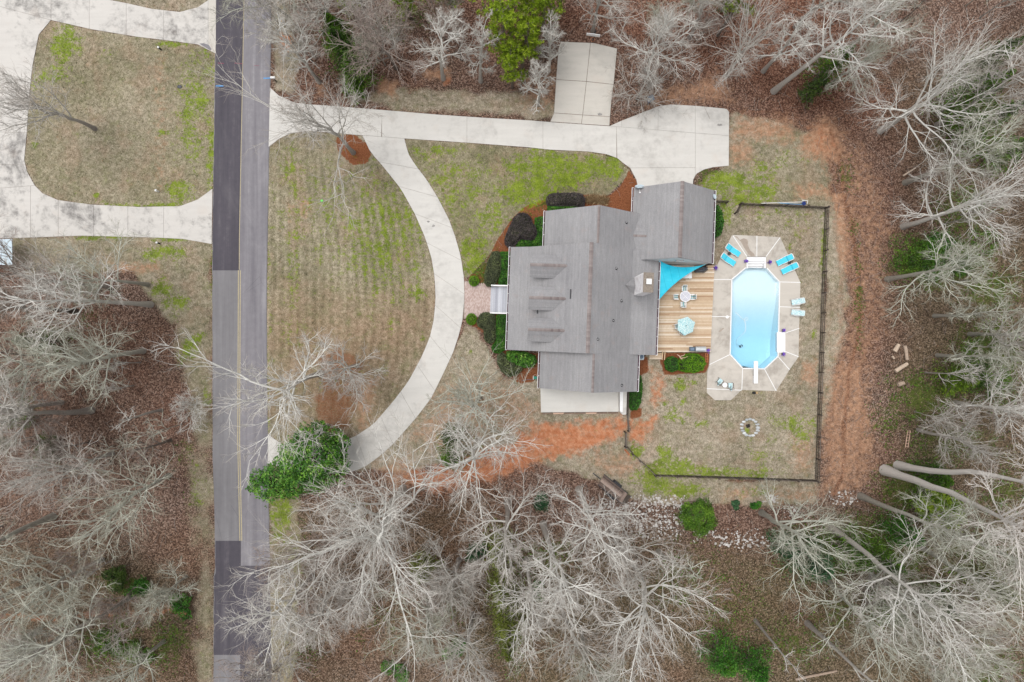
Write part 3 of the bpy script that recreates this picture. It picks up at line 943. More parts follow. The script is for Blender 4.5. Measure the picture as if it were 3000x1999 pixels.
T = [(791, 256.7), (817, 281), (861.6, 301), (906, 306.7), (973, 311), (1107, 322), (1285.7, 337), (1419.6, 346), (1550, 353.6), (1611.6, 358.5), (1703, 365), (1785.7, 370.5), (1821, 373.2), (1927.7, 382), (2037, 391), (2135.7, 398.7)]
B = [(787, 432), (817, 408.5), (852.7, 390.6), (906, 385), (982, 390.6), (1026.8, 395), (1062, 397.5), (1185, 407), (1241, 410.7), (1375, 419.6), (1550, 433), (1611, 439.7), (1723, 445), (1776.8, 453), (1808, 464), (1830, 482), (1846, 493)]


def lerp_poly(P, x):
    return float(np.interp(x, [p[0] for p in P], [p[1] for p in P]))


def between(x0, x1):
    t = [(x0, lerp_poly(T, x0))] + [p for p in T if x0 < p[0] < x1] + [(x1, lerp_poly(T, x1))]
    b = [(x0, lerp_poly(B, x0))] + [p for p in B if x0 < p[0] < x1] + [(x1, lerp_poly(B, x1))]
    return t + list(reversed(b))


polys = [T[:1] + [p for p in T if 791 < p[0] < 1120] + [(1120, lerp_poly(T, 1120)), (1117, lerp_poly(B, 1117))] + [p for p in reversed(B) if p[0] < 1117],
         between(1119, 1368), between(1368, 1590.6), between(1590.6, 1806)]
polys += [[(1806, 372), (1821, 373.2), (1927.7, 382), (2037, 391), (2037, 492), (1846, 493), (1830, 482), (1808, 464)],
          [(2037, 391), (2135.7, 398.7), (2135, 486.6), (2089, 491), (2062.5, 497.8), (2042.4, 509), (2037, 514)],
          [(1846, 493), (2037, 492), (2037, 514), (2031, 527), (2029, 560), (1871, 560), (1864, 527), (1852.7, 506.7)],
          [(1785.7, 370.5), (1821, 354.5), (1821, 373.2)],
          [(1821, 354.5), (1928.6, 312.5), (1927.7, 382), (1821, 373.2)],
          [(1928.6, 312.5), (1964, 307), (2037, 311), (2037, 391), (1927.7, 382)],
          [(2037, 311), (2118, 318.5), (2129, 321), (2136, 329), (2135.7, 398.7), (2037, 391)]]


def resample(P, n):
    P = np.array(P, float)
    s = np.concatenate([[0], np.cumsum(np.hypot(*(P[1:] - P[:-1]).T))])
    t = np.linspace(0, s[-1], n)
    return np.stack([np.interp(t, s, P[:, 0]), np.interp(t, s, P[:, 1])], 1)


NS, SUB = 14, 4
ri, ro = resample(INNER, NS * SUB + 1), resample(OUTER, NS * SUB + 1)
circ = []
for k in range(NS):
    i0, i1 = k * SUB, (k + 1) * SUB
    circ.append([tuple(p) for p in ri[i0:i1 + 1]] + [tuple(p) for p in ro[i0:i1 + 1][::-1]])
drive = struct('driveway', joint_fill(T + [(2135, 486.6), (2089, 491), (2062.5, 497.8), (2042.4, 509), (2031, 527), (2029, 558), (1871, 558), (1864, 527), (1852.7, 506.7)] + list(reversed(B))), M['joint'])
joint_fill([(1785.7, 370.5), (1928.6, 312.5), (1964, 307), (2037, 311), (2125, 319.5), (2135, 330), (2135.7, 398.7)], 0.004).build('joint_filler', M['joint'], drive)
joint_fill([tuple(p) for p in ri] + [tuple(p) for p in ro[::-1]], 0.002).build('joint_filler', M['joint'], drive)
slabs(drive, polys, M['concrete'])
slabs(drive, circ, M['concrete'])
for (x_, y_, rx, ry) in ((2108, 367, 10, 4), (1270, 663, 5, 4), (1255, 650, 4, 3)):
    c_ = W(x_, y_)
    MB().sheet([(c_.x + rx / S * math.cos(k * .52) * rnd.uniform(.6, 1.2), c_.y + ry / S * math.sin(k * .52) * rnd.uniform(.6, 1.2)) for k in range(12)], 0.044).build('oil_stain', M['oil'], drive)

COURT = [[(1643, 123), (1692, 125), (1730, 126), (1718, 240), (1629, 234), (1636, 143)], [(1730, 126), (1741, 127), (1808, 143), (1798, 248.6), (1718, 240)],
         [(1629, 234), (1718, 240), (1707, 338), (1622.8, 332)], [(1718, 240), (1798, 248.6), (1792, 290), (1787, 343), (1707, 338)],
         [(1622.8, 332), (1707, 338), (1703, 364.5), (1611.6, 358)], [(1707, 338), (1787, 343), (1785.7, 370), (1703, 364.5)]]
court = struct('basketball_court', joint_fill([(1643, 123), (1692, 125), (1741, 127), (1808, 143), (1798, 248.6), (1792, 290), (1785.7, 369.5), (1611.6, 357), (1622.8, 332), (1629, 234), (1636, 143)], 0.008), M['joint'])
slabs(court, COURT, M['concrete_court'], 0.03, 0.035)
c_ = W(1757, 336)
MB().sheet([(c_.x + 9 / S * math.cos(k * .52) * rnd.uniform(.6, 1.2), c_.y + 4 / S * math.sin(k * .52) * rnd.uniform(.6, 1.2)) for k in range(12)], 0.04).build('oil_stain', M['oil'], court)

ntop = [(-300, -300), (280, -300), (312, -1), (366, 9), (446, 27), (527, 36), (580, 22), (612, 0), (633, -14), (632.5, 158.5), (580, 131.7), (491, 119.6), (402, 109), (268, 87), (149.5, 60), (-300, -60)]
nleft = [(-300, -60), (149.5, 60), (114, 102.7), (96, 192), (85, 290), (78, 401.8), (71.4, 468.8), (80, 504.5), (102.7, 544.6), (-300, 575)]
nbot = [(-300, 575), (102.7, 544.6), (125, 567), (170, 587), (268, 600), (401.8, 607), (526.8, 605), (580, 585), (622.8, 553.6), (620.5, 716), (536, 701), (446, 697), (241, 691.5), (36, 699), (-300, 702)]
npol = []
for pl, cuts in ((ntop, (150, 262, 370, 480, 610)), (nleft, ()), (nbot, (90, 171, 275, 375, 480))):
    rest = pl
    for c in cuts:
        npol.append(clipx(rest, c, True))
        rest = clipx(rest, c, False)
    npol.append(rest)
npol[6:7] = [[(x, y) for x, y in p] for p in ([(-300, -60), (149.5, 60), (114, 102.7), (96, 192), (91, 235), (-300, 225)], [(-300, 225), (91, 235), (85, 290), (79, 390), (-300, 380)],
                                               [(-300, 380), (79, 390), (71.4, 468.8), (75, 484), (-300, 482)], [(-300, 482), (75, 484), (80, 504.5), (102.7, 544.6), (-300, 575)])]
nf = MB()
for p_ in npol:
    if len(p_) > 2: nf.prism(inset([W2(*v) for v in p_], 0.001), -0.14, 0.006)
ndrive = struct('neighbour_driveway', nf, M['joint'])
slabs(ndrive, [p for p in npol if len(p) > 2], M['concrete_old'], 0.03, 0.015)
ap = MB().prism([W2(*p) for p in [(612, 2), (633, -12), (632.5, 157.5), (612, 148)]], -0.1, 0.038)
ap.build('apron_strip', M['concrete_court'], ndrive)
MB().prism([W2(*p) for p in [(585, 129), (597, 128), (612, 133), (620, 144), (618, 150), (600, 139)]], -0.05, 0.042).build('asphalt_patch', M['asphalt'], ndrive)

# brick path from the drive to the front steps
pth = struct('path', MB().prism([W2(*p) for p in [(1362, 824), (1440, 838), (1437, 926), (1358, 935)]], -0.1, 0.012), M['joint'])
bk = MB()
pa, pb = W(1361, 826), W(1438, 924)
x = pa.x
row = 0
while x < pb.x:
    y = W(0, 926).y - (0.11 if row % 2 else 0)
    t_ = (x - pa.x) / (pb.x - pa.x)
    ylo, yhi = W(0, 934 + (925 - 934) * t_).y, W(0, 827 + (838 - 827) * t_).y
    y = ylo + (0.11 if row % 2 else 0)
    while y < yhi:
        bk.tint = rnd.random()
        bk.box((x + 0.05, y + 0.1, 0.018 + rnd.uniform(0, .006)), (0.094, 0.2, 0.03), rnd.uniform(-.02, .02))
        y += 0.21
    x += 0.104
    row += 1
tag(bk.build('pavers', M['paver'], pth), kind='stuff')

# concrete pad below the house's lower gable
pad = struct('patio', MB().prism([W2(*p) for p in [(1583, 1128), (1812, 1134), (1812, 1207), (1585, 1209)]], -0.1, 0.05), M['patio'])
rw = thing('retaining_wall', 'low white concrete wall at the end of the patio below the house', 'retaining wall', W(1822, 1180))
MB().prism(inset([W2(*p) for p in [(1812.5, 1140), (1833, 1142), (1831, 1213), (1820, 1213.5), (1812, 1204)]], 0), 0, 0.9).build('wall_body', M['concrete'], rw)
MB().prism([W2(*p) for p in [(1812.2, 1139.6), (1822, 1140), (1820, 1206), (1812, 1203)]], 0.9, 0.97).build('coping', M['offwhite'], rw)
et = thing('timber_edging', 'brown landscape timbers along the open edge of the white patio', 'timber edging', W(1700, 1211))
for k in range(7):
    xa = 1588 + k * 32
    MB().bar(W(xa + 1, 1212.5 - k * .25, 0.12), W(xa + 31, 1212.2 - k * .25, 0.12), 0.15, 0.14).build('timber', M['driftwood' if k % 3 == 1 else 'log'], et)
    MB().box(W(xa + 16, 1209.5, 0.02), (1.1, 0.16, 0.04)).build('timber', M['fence_wood'], et)

# ------------------------------------------------------------------ house (local axes u to the photo's right, v up the photo, turned about two degrees)
TH = math.atan(0.036)
HA = Vector((-0.53, -0.96, 0))


def H(u, v, z):
    c, s = math.cos(TH), math.sin(TH)
    return (HA.x + u * c + v * s, HA.y - u * s + v * c, z)


house = thing('house', 'grey shingled one and a half storey house with three dormers and a garage wing', 'house', H(8, 5, 0))


def roof_plane(mb, a, b, c, d, n, sk=0.14, lip=0.022):
    """a,b along the eave, d,c along the top; built as overlapping shingle courses with a soffit"""
    a, b, c, d = (Vector(p) for p in (a, b, c, d))
    nr = (b - a).cross(d - a)
    if nr.length < 1e-6:
        nr = (b - a).cross(c - a)
    nr.normalize()
    if nr.z < 0:
        nr = -nr
    for i in range(n):
        t0, t1 = i / n, (i + 1) / n
        ct = rnd.random()
        m = max(1, int((b - a).length / 0.9))
        for k in range(m):
            s0, s1 = k / m, (k + 1) / m
            mb.tint = ct * .65 + rnd.random() * .35
            q = []
            for (s_, t_) in ((s0, t0), (s1, t0), (s1, t1), (s0, t1)):
                q.append(a.lerp(b, s_).lerp(d.lerp(c, s_), t_))
            p = [q[0] + nr * lip, q[1] + nr * lip, q[2] + nr * 0.002, q[3] + nr * 0.002, q[0] - nr * 0.0, q[1] - nr * 0.0]
            mb.add(p, [(0, 1, 2, 3), (4, 5, 1, 0)])
    mb.tint = 0.5
    q = [a, b, c, d]
    lo = [p - nr * sk for p in q]
    mb.add(q + lo, [(7, 6, 5, 4), (0, 4, 5, 1), (1, 5, 6, 2), (2, 6, 7, 3), (3, 7, 4, 0)])


def ridge_cap(parent, a, b, w=0.17, z=0.05, drop=0.09, name='ridge_cap'):
    a, b = Vector(a), Vector(b)
    L = (b - a).length
    d = (b - a) / L
    sd_ = Vector((-d.y, d.x, 0)).normalized()
    mb = MB()
    n = int(L / 0.2)
    for i in range(n):
        mb.tint = min(1, max(0, rnd.gauss(0.5, 0.17)))
        p0, p1 = a + d * (L * i / n), a + d * (L * (i + 1) / n + 0.03)
        z0, z1 = z + 0.02, z
        vs_ = [p0 + sd_ * w - Vector((0, 0, drop - z0)), p0 + Vector((0, 0, z0)), p0 - sd_ * w - Vector((0, 0, drop - z0)),
               p1 + sd_ * w - Vector((0, 0, drop - z1)), p1 + Vector((0, 0, z1)), p1 - sd_ * w - Vector((0, 0, drop - z1))]
        mb.add(vs_, [(0, 1, 4, 3), (1, 2, 5, 4), (0, 2, 1)])
    return tag(mb.build(name, M['ridge'], parent), kind='stuff')


def gable_wall(prof, v0, v1):
    mb = MB()
    n = len(prof)
    pts = [H(u, v0, z) for u, z in prof] + [H(u, v1, z) for u, z in prof]
    return mb.add(pts, [tuple(range(n)), tuple(reversed(range(n, 2 * n)))] + [(i + n, (i + 1) % n + n, (i + 1) % n, i) for i in range(n)])


gable_wall([(2.5, 0), (13.1, 0), (13.1, 3.9), (8.15, 7.85), (2.5, 3.3)], 0.32, 10.88).build('wall', M['offwhite'], house)
gable_wall([(4.0, 0), (13.7, 0), (13.7, 3.4), (8.85, 7.3), (4.0, 3.4)], -3.55, 0.30).build('wall', M['offwhite'], house)
gable_wall([(4.0, 0), (13.7, 0), (13.7, 3.4), (8.85, 7.3), (4.0, 3.4)], 10.9, 14.7).build('wall', M['offwhite'], house)
gable_wall([(13.5, 0), (21.3, 0), (21.3, 3.2), (17.4, 6.5), (13.5, 3.2)], 10.22, 17.6).build('wall', M['offwhite'], house)

rm = MB()
NC = 40
zl = lambda u: 8.2 - 0.8 * (8.15 - u)
zr = lambda u: 8.2 - 0.8 * (u - 8.15)
roof_plane(rm, H(2.2, 11.2, zl(2.2)), H(2.2, 0, zl(2.2)), H(8.15, 0, 8.2), H(8.15, 11.2, 8.2), 46)
roof_plane(rm, H(13.0, 0, zr(13)), H(13.0, 11.2, zr(13)), H(8.15, 11.2, 8.2), H(8.15, 0, 8.2), 38)
main_roof = rm.build('roof', M['roof'], house)
pm = MB()
roof_plane(pm, H(0, 11.2, 2.62), H(0, 0, 2.62), H(2.2, 0, zl(2.2)), H(2.2, 11.2, zl(2.2)), 14)
tag(pm.build('porch_roof', M['roof'], house), 'shallow porch roof along the front eave')
pm = MB()
roof_plane(pm, H(16.05, 0, 3.1), H(16.05, 11.2, 3.1), H(13.0, 11.2, zr(13)), H(13.0, 0, zr(13)), 20)
tag(pm.build('porch_roof', M['roof'], house), 'shallow porch roof along the deck side eave')
for v0, v1, nm in ((-3.98, -0.003, 'roof'), (11.203, 15.1, 'roof')):
    wm = MB()
    zw = lambda u: zr(u) - 0.003
    roof_plane(wm, H(3.6, v1, 3.44), H(3.6, v0, 3.44), H(8.85, v0, zw(8.85)), H(8.85, v1, zw(8.85)), 42)
    roof_plane(wm, H(14.1, v0, zw(14.1)), H(14.1, v1, zw(14.1)), H(8.85, v1, zw(8.85)), H(8.85, v0, zw(8.85)), 42)
    w_ = wm.build('wing_roof', M['roof'], house)
gm_ = MB()
roof_plane(gm_, H(13.06, 18.0, 3.2), H(13.06, 10.15, 3.2), H(17.4, 10.15, 6.9), H(17.4, 18.0, 6.9), 38)
roof_plane(gm_, H(21.75, 10.1, 3.2), H(21.75, 18.0, 3.2), H(17.4, 18.0, 6.9), H(17.4, 10.15, 6.9), 38)
garage_roof = gm_.build('garage_roof', M['roof'], house)
cg = MB()
roof_plane(cg, H(13.45, 15.1, 3.72), H(13.98, 15.1, 3.72), H(14.45, 12.65, 4.32), H(12.9, 12.65, 4.32), 14, 0.05)
roof_plane(cg, H(14.05, 10.2, 3.76), H(13.5, 10.2, 3.76), H(12.9, 12.65, 4.32), H(14.45, 12.65, 4.32), 14, 0.05)
tag(cg.build('valley_roof', M['roof'], house), 'small cross gable joining house roof and garage roof')
ridge_cap(house, H(8.15, 0.02, 8.2), H(8.15, 11.18, 8.2), 0.2)
ridge_cap(house, H(8.85, -3.96, zr(8.85)), H(8.85, -0.05, zr(8.85)), 0.13)
ridge_cap(house, H(8.85, 11.25, zr(8.85)), H(8.85, 15.08, zr(8.85)), 0.13)
ridge_cap(house, H(17.4, 10.17, 6.9), H(17.4, 17.98, 6.9), 0.2)
ridge_cap(house, H(12.98, 12.65, 4.32), H(14.4, 12.65, 4.32), 0.12, 0.04, 0.03)


def gutter(p, q, out):
    """open white gutter with a dirty trough and spaced hangers"""
    p, q = Vector(H(*p)), Vector(H(*q))
    o = Vector(H(out, 0, 0)) - Vector(H(0, 0, 0))
    z = Vector((0, 0, 1))
    mb = MB()
    mb.bar(p + o * 0.17, q + o * 0.17, 0.045, 0.13)
    mb.bar(p + o * 0.09 - z * 0.09, q + o * 0.09 - z * 0.09, 0.13, 0.02)
    g = mb.build('gutter', M['white'], house)
    MB().bar(p + o * 0.085 - z * 0.05, q + o * 0.085 - z * 0.05, 0.12, 0.03).build('trough', M['gutter_dirt'], g)
    L = (q - p).length
    n = max(2, int(L / 1.0))
    hb = MB()
    for i in range(n + 1):
        c = p.lerp(q, i / n)
        hb.bar(c + o * 0.02 + z * 0.03, c + o * 0.17 + z * 0.06, 0.045, 0.02)
    tag(hb.build('hangers', M['white'], g), kind='stuff')


gutter((-0.02, 0.0, 2.58), (-0.02, 11.2, 2.58), -1)
gutter((3.58, -3.98, 3.4), (3.58, -0.02, 3.4), -1)
gutter((3.58, 11.25, 3.4), (3.58, 15.1, 3.4), -1)
gutter((16.07, 0, 3.06), (16.07, 10.1, 3.06), 1)
gutter((14.12, -3.98, 3.4), (14.12, -0.02, 3.4), 1)
gutter((21.77, 10.1, 3.16), (21.77, 18.0, 3.16), 1)
gutter((13.04, 15.2, 3.16), (13.04, 18.0, 3.16), -1)
for (u, v, z) in ((21.85, 10.2, 3.0), (13.0, 16.6, 3.0), (3.5, -3.9, 3.2)):
    d = MB()
    d.bar(H(u, v, z), H(u + (-0.5 if u > 15 else 0.4), v, z - 0.4), 0.09, 0.09)
    d.bar(H(u + (-0.5 if u > 15 else 0.4), v, z - 0.36), H(u + (-0.5 if u > 15 else 0.4), v, 0.05), 0.09, 0.09)
    d.build('downspout', M['white'], house)

# dormers
for vc in (8.95, 5.55, 2.25):
    dm = MB()
    hw, ze, zt = 1.22, 5.42, 6.42
    roof_plane(dm, H(2.1, vc + hw, ze), H(4.66, vc + hw, ze), H(5.92, vc, zt), H(2.1, vc, zt), 11, 0.08)
    roof_plane(dm, H(4.66, vc - hw, ze), H(2.1, vc - hw, ze), H(2.1, vc, zt), H(5.92, vc, zt), 11, 0.08)
    dn = dm.build('dormer', M['roof'], house)
    w = MB()
    pr = [(vc - 0.95, 3.5), (vc + 0.95, 3.5), (vc + 0.95, 5.5), (vc, 6.28), (vc - 0.95, 5.5)]
    w.add([H(2.42, v, z) for v, z in pr] + [H(5.0, v, z) for v, z in pr],
          [(0, 4, 3, 2, 1), (5, 6, 7, 8, 9)] + [(i, (i + 1) % 5, 5 + (i + 1) % 5, 5 + i) for i in range(5)])
    w.build('dormer_wall', M['offwhite'], dn)
    MB().box(H(2.40, vc, 4.75), (0.06, 0.9, 1.2), -TH).build('window', M['glass'], dn)
    fr = MB()
    for dv in (-0.5, 0, 0.5):
        fr.box(H(2.37, vc + dv, 4.75), (0.05, 0.08, 1.3), -TH)
    for dz in (-0.64, 0, 0.64):
        fr.box(H(2.375, vc, 4.75 + dz), (0.05, 1.08, 0.07), -TH)
    fr.build('window_frame', M['white'], dn)
    rc = MB()
    n = 16
    for i in range(n):
        rc.tint = min(1, max(0, rnd.gauss(0.45 if i > 5 else 0.75, 0.15)))
        u0, u1 = 2.1 + 3.8 * i / n, 2.1 + 3.8 * (i + 1) / n + 0.03
        zz = zt + 0.035
        rc.add([H(u0, vc + .16, zz - .10), H(u0, vc, zz + .02), H(u0, vc - .16, zz - .10), H(u1, vc + .16, zz - .12), H(u1, vc, zz), H(u1, vc - .16, zz - .12)], [(0, 1, 4, 3), (1, 2, 5, 4), (0, 2, 1)])
    tag(rc.build('ridge_cap', M['ridge'], dn), kind='stuff')

# chimney with its saddle
ch = MB()
bw, bh = 0.21, 0.075
u0, u1, v0, v1, zt = 13.35, 14.25, 6.35, 8.2, 9.1
z = 3.2
row = 0
while z < zt:
    for (fa, fb, ax) in (((u0, v0), (u0, v1), 'v'), ((u1, v0), (u1, v1), 'v'), ((u0, v0), (u1, v0), 'u'), ((u0, v1), (u1, v1), 'u')):
        L = (v1 - v0) if ax == 'v' else (u1 - u0)
        n = max(2, int(L / bw))
        for k in range(n):
            t_ = (k + 0.5 + (0.25 if row % 2 else -0.0)) / n
            if t_ > 1: continue
            ch.tint = min(1, max(0, rnd.gauss(0.5, 0.35)))
            c = H(fa[0] + (fb[0] - fa[0]) * t_, fa[1] + (fb[1] - fa[1]) * t_, z + bh / 2)
            s_ = (0.1 + rnd.uniform(-.006, .012), L / n - 0.014, bh - 0.012) if ax == 'v' else (L / n - 0.014, 0.1 + rnd.uniform(-.006, .012), bh - 0.012)
            ch.box(c, s_, -TH)
    z += bh
    row += 1
chim = tag(ch.build('chimney', M['brick'], house), kind='stuff')
MB().box(H((u0 + u1) / 2, (v0 + v1) / 2, 6.1), (u1 - u0 + .07, v1 - v0 + .07, 5.9), -TH).build('chimney_core', M['offwhite'], chim)
MB().box(H((u0 + u1) / 2 + .02, (v0 + v1) / 2, 9.13), (u1 - u0 + .13, v1 - v0 + .13, 0.12), -TH).build('chimney_crown', M['stone_cap'], chim)
cc = MB()
cc.box(H(13.82, 7.35, 9.3), (0.34, 0.36, 0.22), -TH)
cc.box(H(13.82, 7.35, 9.46), (0.52, 0.54, 0.06), -TH)
cc.build('chimney_cap', M['white'], chim)
sm = MB()
roof_plane(sm, H(13.35, 6.3, 4.06), H(12.2, 7.28, 4.99), H(12.2, 7.28, 4.99), H(13.35, 7.28, 4.97), 8, 0.04)
roof_plane(sm, H(12.2, 7.28, 4.99), H(13.35, 8.25, 4.06), H(13.35, 7.28, 4.97), H(12.2, 7.28, 4.99), 8, 0.04)
tag(sm.build('saddle_roof', M['roof'], house), 'small roof saddle behind the chimney')

# pipes and vents standing through the roof
for (x, y) in ((1835, 653), (1805, 787.5), (1820, 882.6), (1796.4, 939.8), (1751, 994.6), (1821.4, 1129.8)):
    zz = 6.0
    for _ in range(4):
        w_ = W(x, y, zz) - HA
        u = w_.x * math.cos(TH) - w_.y * math.sin(TH)
        zz = zr(u)
    c = W(x, y, zz)
    vp = MB().lathe((c.x, c.y, zz - 0.05), [(0.055, 0), (0.055, 0.42)], 10).build('vent_pipe', M['white_plastic'], house)
    MB().lathe((c.x, c.y, zz - 0.06), [(0.17, 0), (0.15, 0.10), (0.065, 0.17)], 12).build('flashing', M['black'], vp)
    MB().lathe((c.x, c.y, zz + 0.371), [(0.04, 0), (0.04, 0.003)], 8).build('pipe_opening', M['black'], vp)
w_ = W(1673, 861, 7.4) - HA
u = w_.x * math.cos(TH) - w_.y * math.sin(TH)
MB().box((W(1673, 861, 7.4).x, W(1673, 861, 7.4).y, zl(u) + 0.05), (0.13, 0.98, 0.12), -TH).build('louvre_vent', M['dark'], house)
c = W(1575, 913, 4.6); MB().box((c.x, c.y, zl(3.1) + .05), (0.12, 0.45, 0.1), -TH).build('louvre_vent', M['dark'], house)

# front porch, columns, door, windows, garage doors
pf = MB()
for k in range(14):
    pf.tint = rnd.random()
    pf.box(H(0.35 + k * 0.15, 5.6, 0.62), (0.142, 10.6, 0.06), -TH)
tag(pf.build('porch_floor', M['porch_board'], house), kind='stuff')
MB().box(H(1.35, 5.6, 0.29), (2.0, 10.4, 0.58), -TH).build('porch_base', M['offwhite'], house)
for v in (0.5, 2.9, 4.0, 7.15, 8.3, 10.7):
    MB().box(H(0.5, v, 1.55), (0.2, 0.2, 1.85), -TH).build('porch_column', M['white'], house)
for v, nm, w_, z0, h_ in ((5.6, 'door', 1.0, 0.65, 2.1), (2.2, 'window', 1.1, 1.2, 1.5), (9.0, 'window', 1.1, 1.2, 1.5)):
    o = MB().box(H(2.48, v, z0 + h_ / 2), (0.08, w_, h_), -TH).build(nm, M['glass' if nm == 'window' else 'green_plastic'], house)
    if nm == 'window':
        f_ = MB()
        for dv in (-.55, 0, .55): f_.box(H(2.43, v + dv, z0 + h_ / 2), (.06, .07, h_ + .1), -TH)
        for dz in (0, h_ / 2, h_): f_.box(H(2.435, v, z0 + dz), (.06, 1.2, .07), -TH)
        f_.build('window_frame', M['white'], o)
    else:
        MB().box(H(2.42, v + .38, 1.65), (.06, .05, .12), -TH).build('handle', M['dark'], o)
for u in (15.4, 19.3):
    g = MB().box(H(u, 17.62, 1.15), (2.7, 0.08, 2.2), -TH).build('garage_door', M['white'], house)
    for k in range(4):
        MB().box(H(u, 17.67, 0.35 + k * 0.55), (2.6, 0.03, 0.49), -TH).build('door_panel', M['offwhite'], g)
for (u, z0, w_, h_) in ((18.1, 3.5, 0.8, 0.8),):
    o = MB().box(H(u, 10.19, z0 + h_ / 2), (w_, 0.08, h_), -TH).build('window', M['glass'], house)
    f_ = MB()
    for du in (-w_ / 2, 0, w_ / 2): f_.box(H(u + du, 10.14, z0 + h_ / 2), (.07, .06, h_ + .08), -TH)
    for dz in (0, h_ / 2, h_): f_.box(H(u, 10.145, z0 + dz), (w_ + .08, .06, .07), -TH)
    f_.build('window_frame', M['white'], o)
for v in (2.6, 5.0, 8.6):
    o = MB().box(H(13.12, v, 1.75), (0.08, 1.6, 1.9), -TH).build('window', M['glass'], house)
    f_ = MB()
    for dv in (-.8, 0, .8): f_.box(H(13.17, v + dv, 1.75), (.06, .07, 1.98), -TH)
    f_.build('window_frame', M['white'], o)
for v in (0.5, 4.0, 8.0, 10.0):
    MB().box(H(15.75, v, 1.6), (0.16, 0.16, 2.9), -TH).build('porch_column', M['white'], house)

# front steps
st = thing('front_steps', 'grey board front steps between white railings at the brick path', 'steps', H(-0.9, 5.55, 0))
k = 0
for tr in range(4):
    zt_ = 0.60 - tr * 0.145
    for b_ in range(3 if tr else 5):
        ub = 0.18 - k * 0.168
        t_ = MB(); t_.tint = rnd.random()
        t_.box(H(ub, 5.55, zt_), (0.158, 2.95, 0.045), -TH).build('tread_board', M['porch_board'], st)
        k += 1
    MB().box(H(0.18 - k * 0.168 + .1, 5.55, zt_ - 0.095), (0.03, 2.9, 0.13), -TH).build('riser', M['offwhite'], st)
for v in (4.02, 7.08):
    rl = MB()
    rl.bar(H(0.3, v, 1.5), H(-2.0, v, 1.05), 0.14, 0.07)
    rl.bar(H(0.3, v, 0.78), H(-2.0, v, 0.32), 0.06, 0.06)
    r_ = rl.build('railing', M['white'], st)
    for i in range(12):
        u = 0.2 - i * 0.19
        MB().bar(H(u, v, 0.75 + (u - .3) * .2), H(u, v, 1.47 + (u - .3) * .196), 0.04, 0.04).build('baluster', M['white'], r_)
    for u in (0.25, -1.98):
        MB().box(H(u, v, 0.62 if u < 0 else 1.05), (0.14, 0.14, 1.24 if u < 0 else 1.2), -TH).build('newel_post', M['white'], r_)

# dishes on the garage roof
def dish(label, px_, py_, z, r, az, tilt, arm):
    t = thing('satellite_dish', label, 'satellite dish', W(px_, py_, z))
    c = W(px_, py_, z + 0.45)
    nrm = Vector((math.cos(az) * math.sin(tilt), math.sin(az) * math.sin(tilt), math.cos(tilt)))
    q = nrm.to_track_quat('Z', 'Y')
    mb = MB()
    pts, fs = [], []
    rings, n = 5, 20
    for k in range(rings):
        rr = r * k / (rings - 1)
        for i in range(n):
            a = 2 * math.pi * i / n
            pts.append(c + q @ Vector((rr * math.cos(a), rr * math.sin(a), 0.18 * (rr / r) ** 2 * r)))
    for k in range(rings - 1):
        for i in range(n):
            fs.append((k * n + i, k * n + (i + 1) % n, (k + 1) * n + (i + 1) % n, (k + 1) * n + i))
    mb.add(pts, fs)
    mb.add([p - nrm * 0.02 for p in pts], [tuple(reversed(f)) for f in fs])
    mb.build('reflector', M['dish'], t, True)
    MB().tube([W(px_, py_, z - 0.1), c - nrm * 0.03], 0.03).build('mast', M['grey_metal'], t)
    e = c + Vector(arm)
    am = MB().tube([c + Vector(arm) * 0.35 - nrm * .05, e], 0.022).build('feed_arm', M['white_plastic'], t)
    MB().lathe(e, [(0.05, -0.06), (0.075, 0.1)], 8).build('receiver', M['white_plastic'], am)


M['dish'] = simple('pale_blue_dish', (200, 216, 226), 0.5, 0.04, 3)
dish('larger pale dish over the garage eave corner beside the drive', 1873.5, 549, 3.3, 0.5, R(95), R(55), (0.02, -0.62, 0.05))
dish('smaller pale dish on the garage eave above the fenced yard', 2093, 577, 3.0, 0.27, R(20), R(35), (-0.45, -0.12, 0.0))

# ------------------------------------------------------------------ wooden deck with stairs
DZ = 0.34
deck = thing('wooden_deck', 'tan wooden deck of long boards between the house and the pool', 'deck', W(2000, 905))
xl, xr = W(1912, 0).x, W(2087, 0).x
MB().prism([(W(1906, 781).x, W(0, 781).y), (W(2087, 781).x, W(0, 781).y), (W(2077, 1031).x, W(0, 1031).y), (W(1906, 1028).x, W(0, 1028).y)], 0.03, DZ - 0.035).build('joist_frame', M['fence_wood'], deck)
y0, y1 = W(0, 1032).y, W(0, 779.5).y
nb = int((y1 - y0) / 0.142)
for i in range(nb):
    y = y0 + (i + 0.5) * (y1 - y0) / nb
    t_ = (y - y0) / (y1 - y0)
    xe = W(2079, 0).x + (W(2091, 0).x - W(2079, 0).x) * t_ + rnd.uniform(-.02, .02)
    sk = 0.036
    cut = rnd.uniform(0.25, 0.75) if i % 3 else None
    segs = [(0, 1)] if cut is None else [(0, cut), (cut, 1)]
    for (s0, s1) in segs:
        mb = MB()
        mb.tint = min(1, max(0, rnd.gauss(0.58, 0.22)))
        xa, xb = xl + (xe - xl) * s0 + 0.004, xl + (xe - xl) * s1 - 0.004
        zz = DZ + rnd.uniform(-.003, .003)
        hw = 0.0655
        mb.add([(xa, y - hw - (xa - xl) * 0.0, zz - .035), (xb, y - hw, zz - .035), (xb, y + hw, zz - .035), (xa, y + hw, zz - .035),
                (xa, y - hw, zz), (xb, y - hw, zz), (xb, y + hw, zz), (xa, y + hw, zz)],
               [(3, 2, 1, 0), (4, 5, 6, 7), (0, 1, 5, 4), (1, 2, 6, 5), (2, 3, 7, 6), (3, 0, 4, 7)])
        mb.build('deck_board', M['deck'], deck)
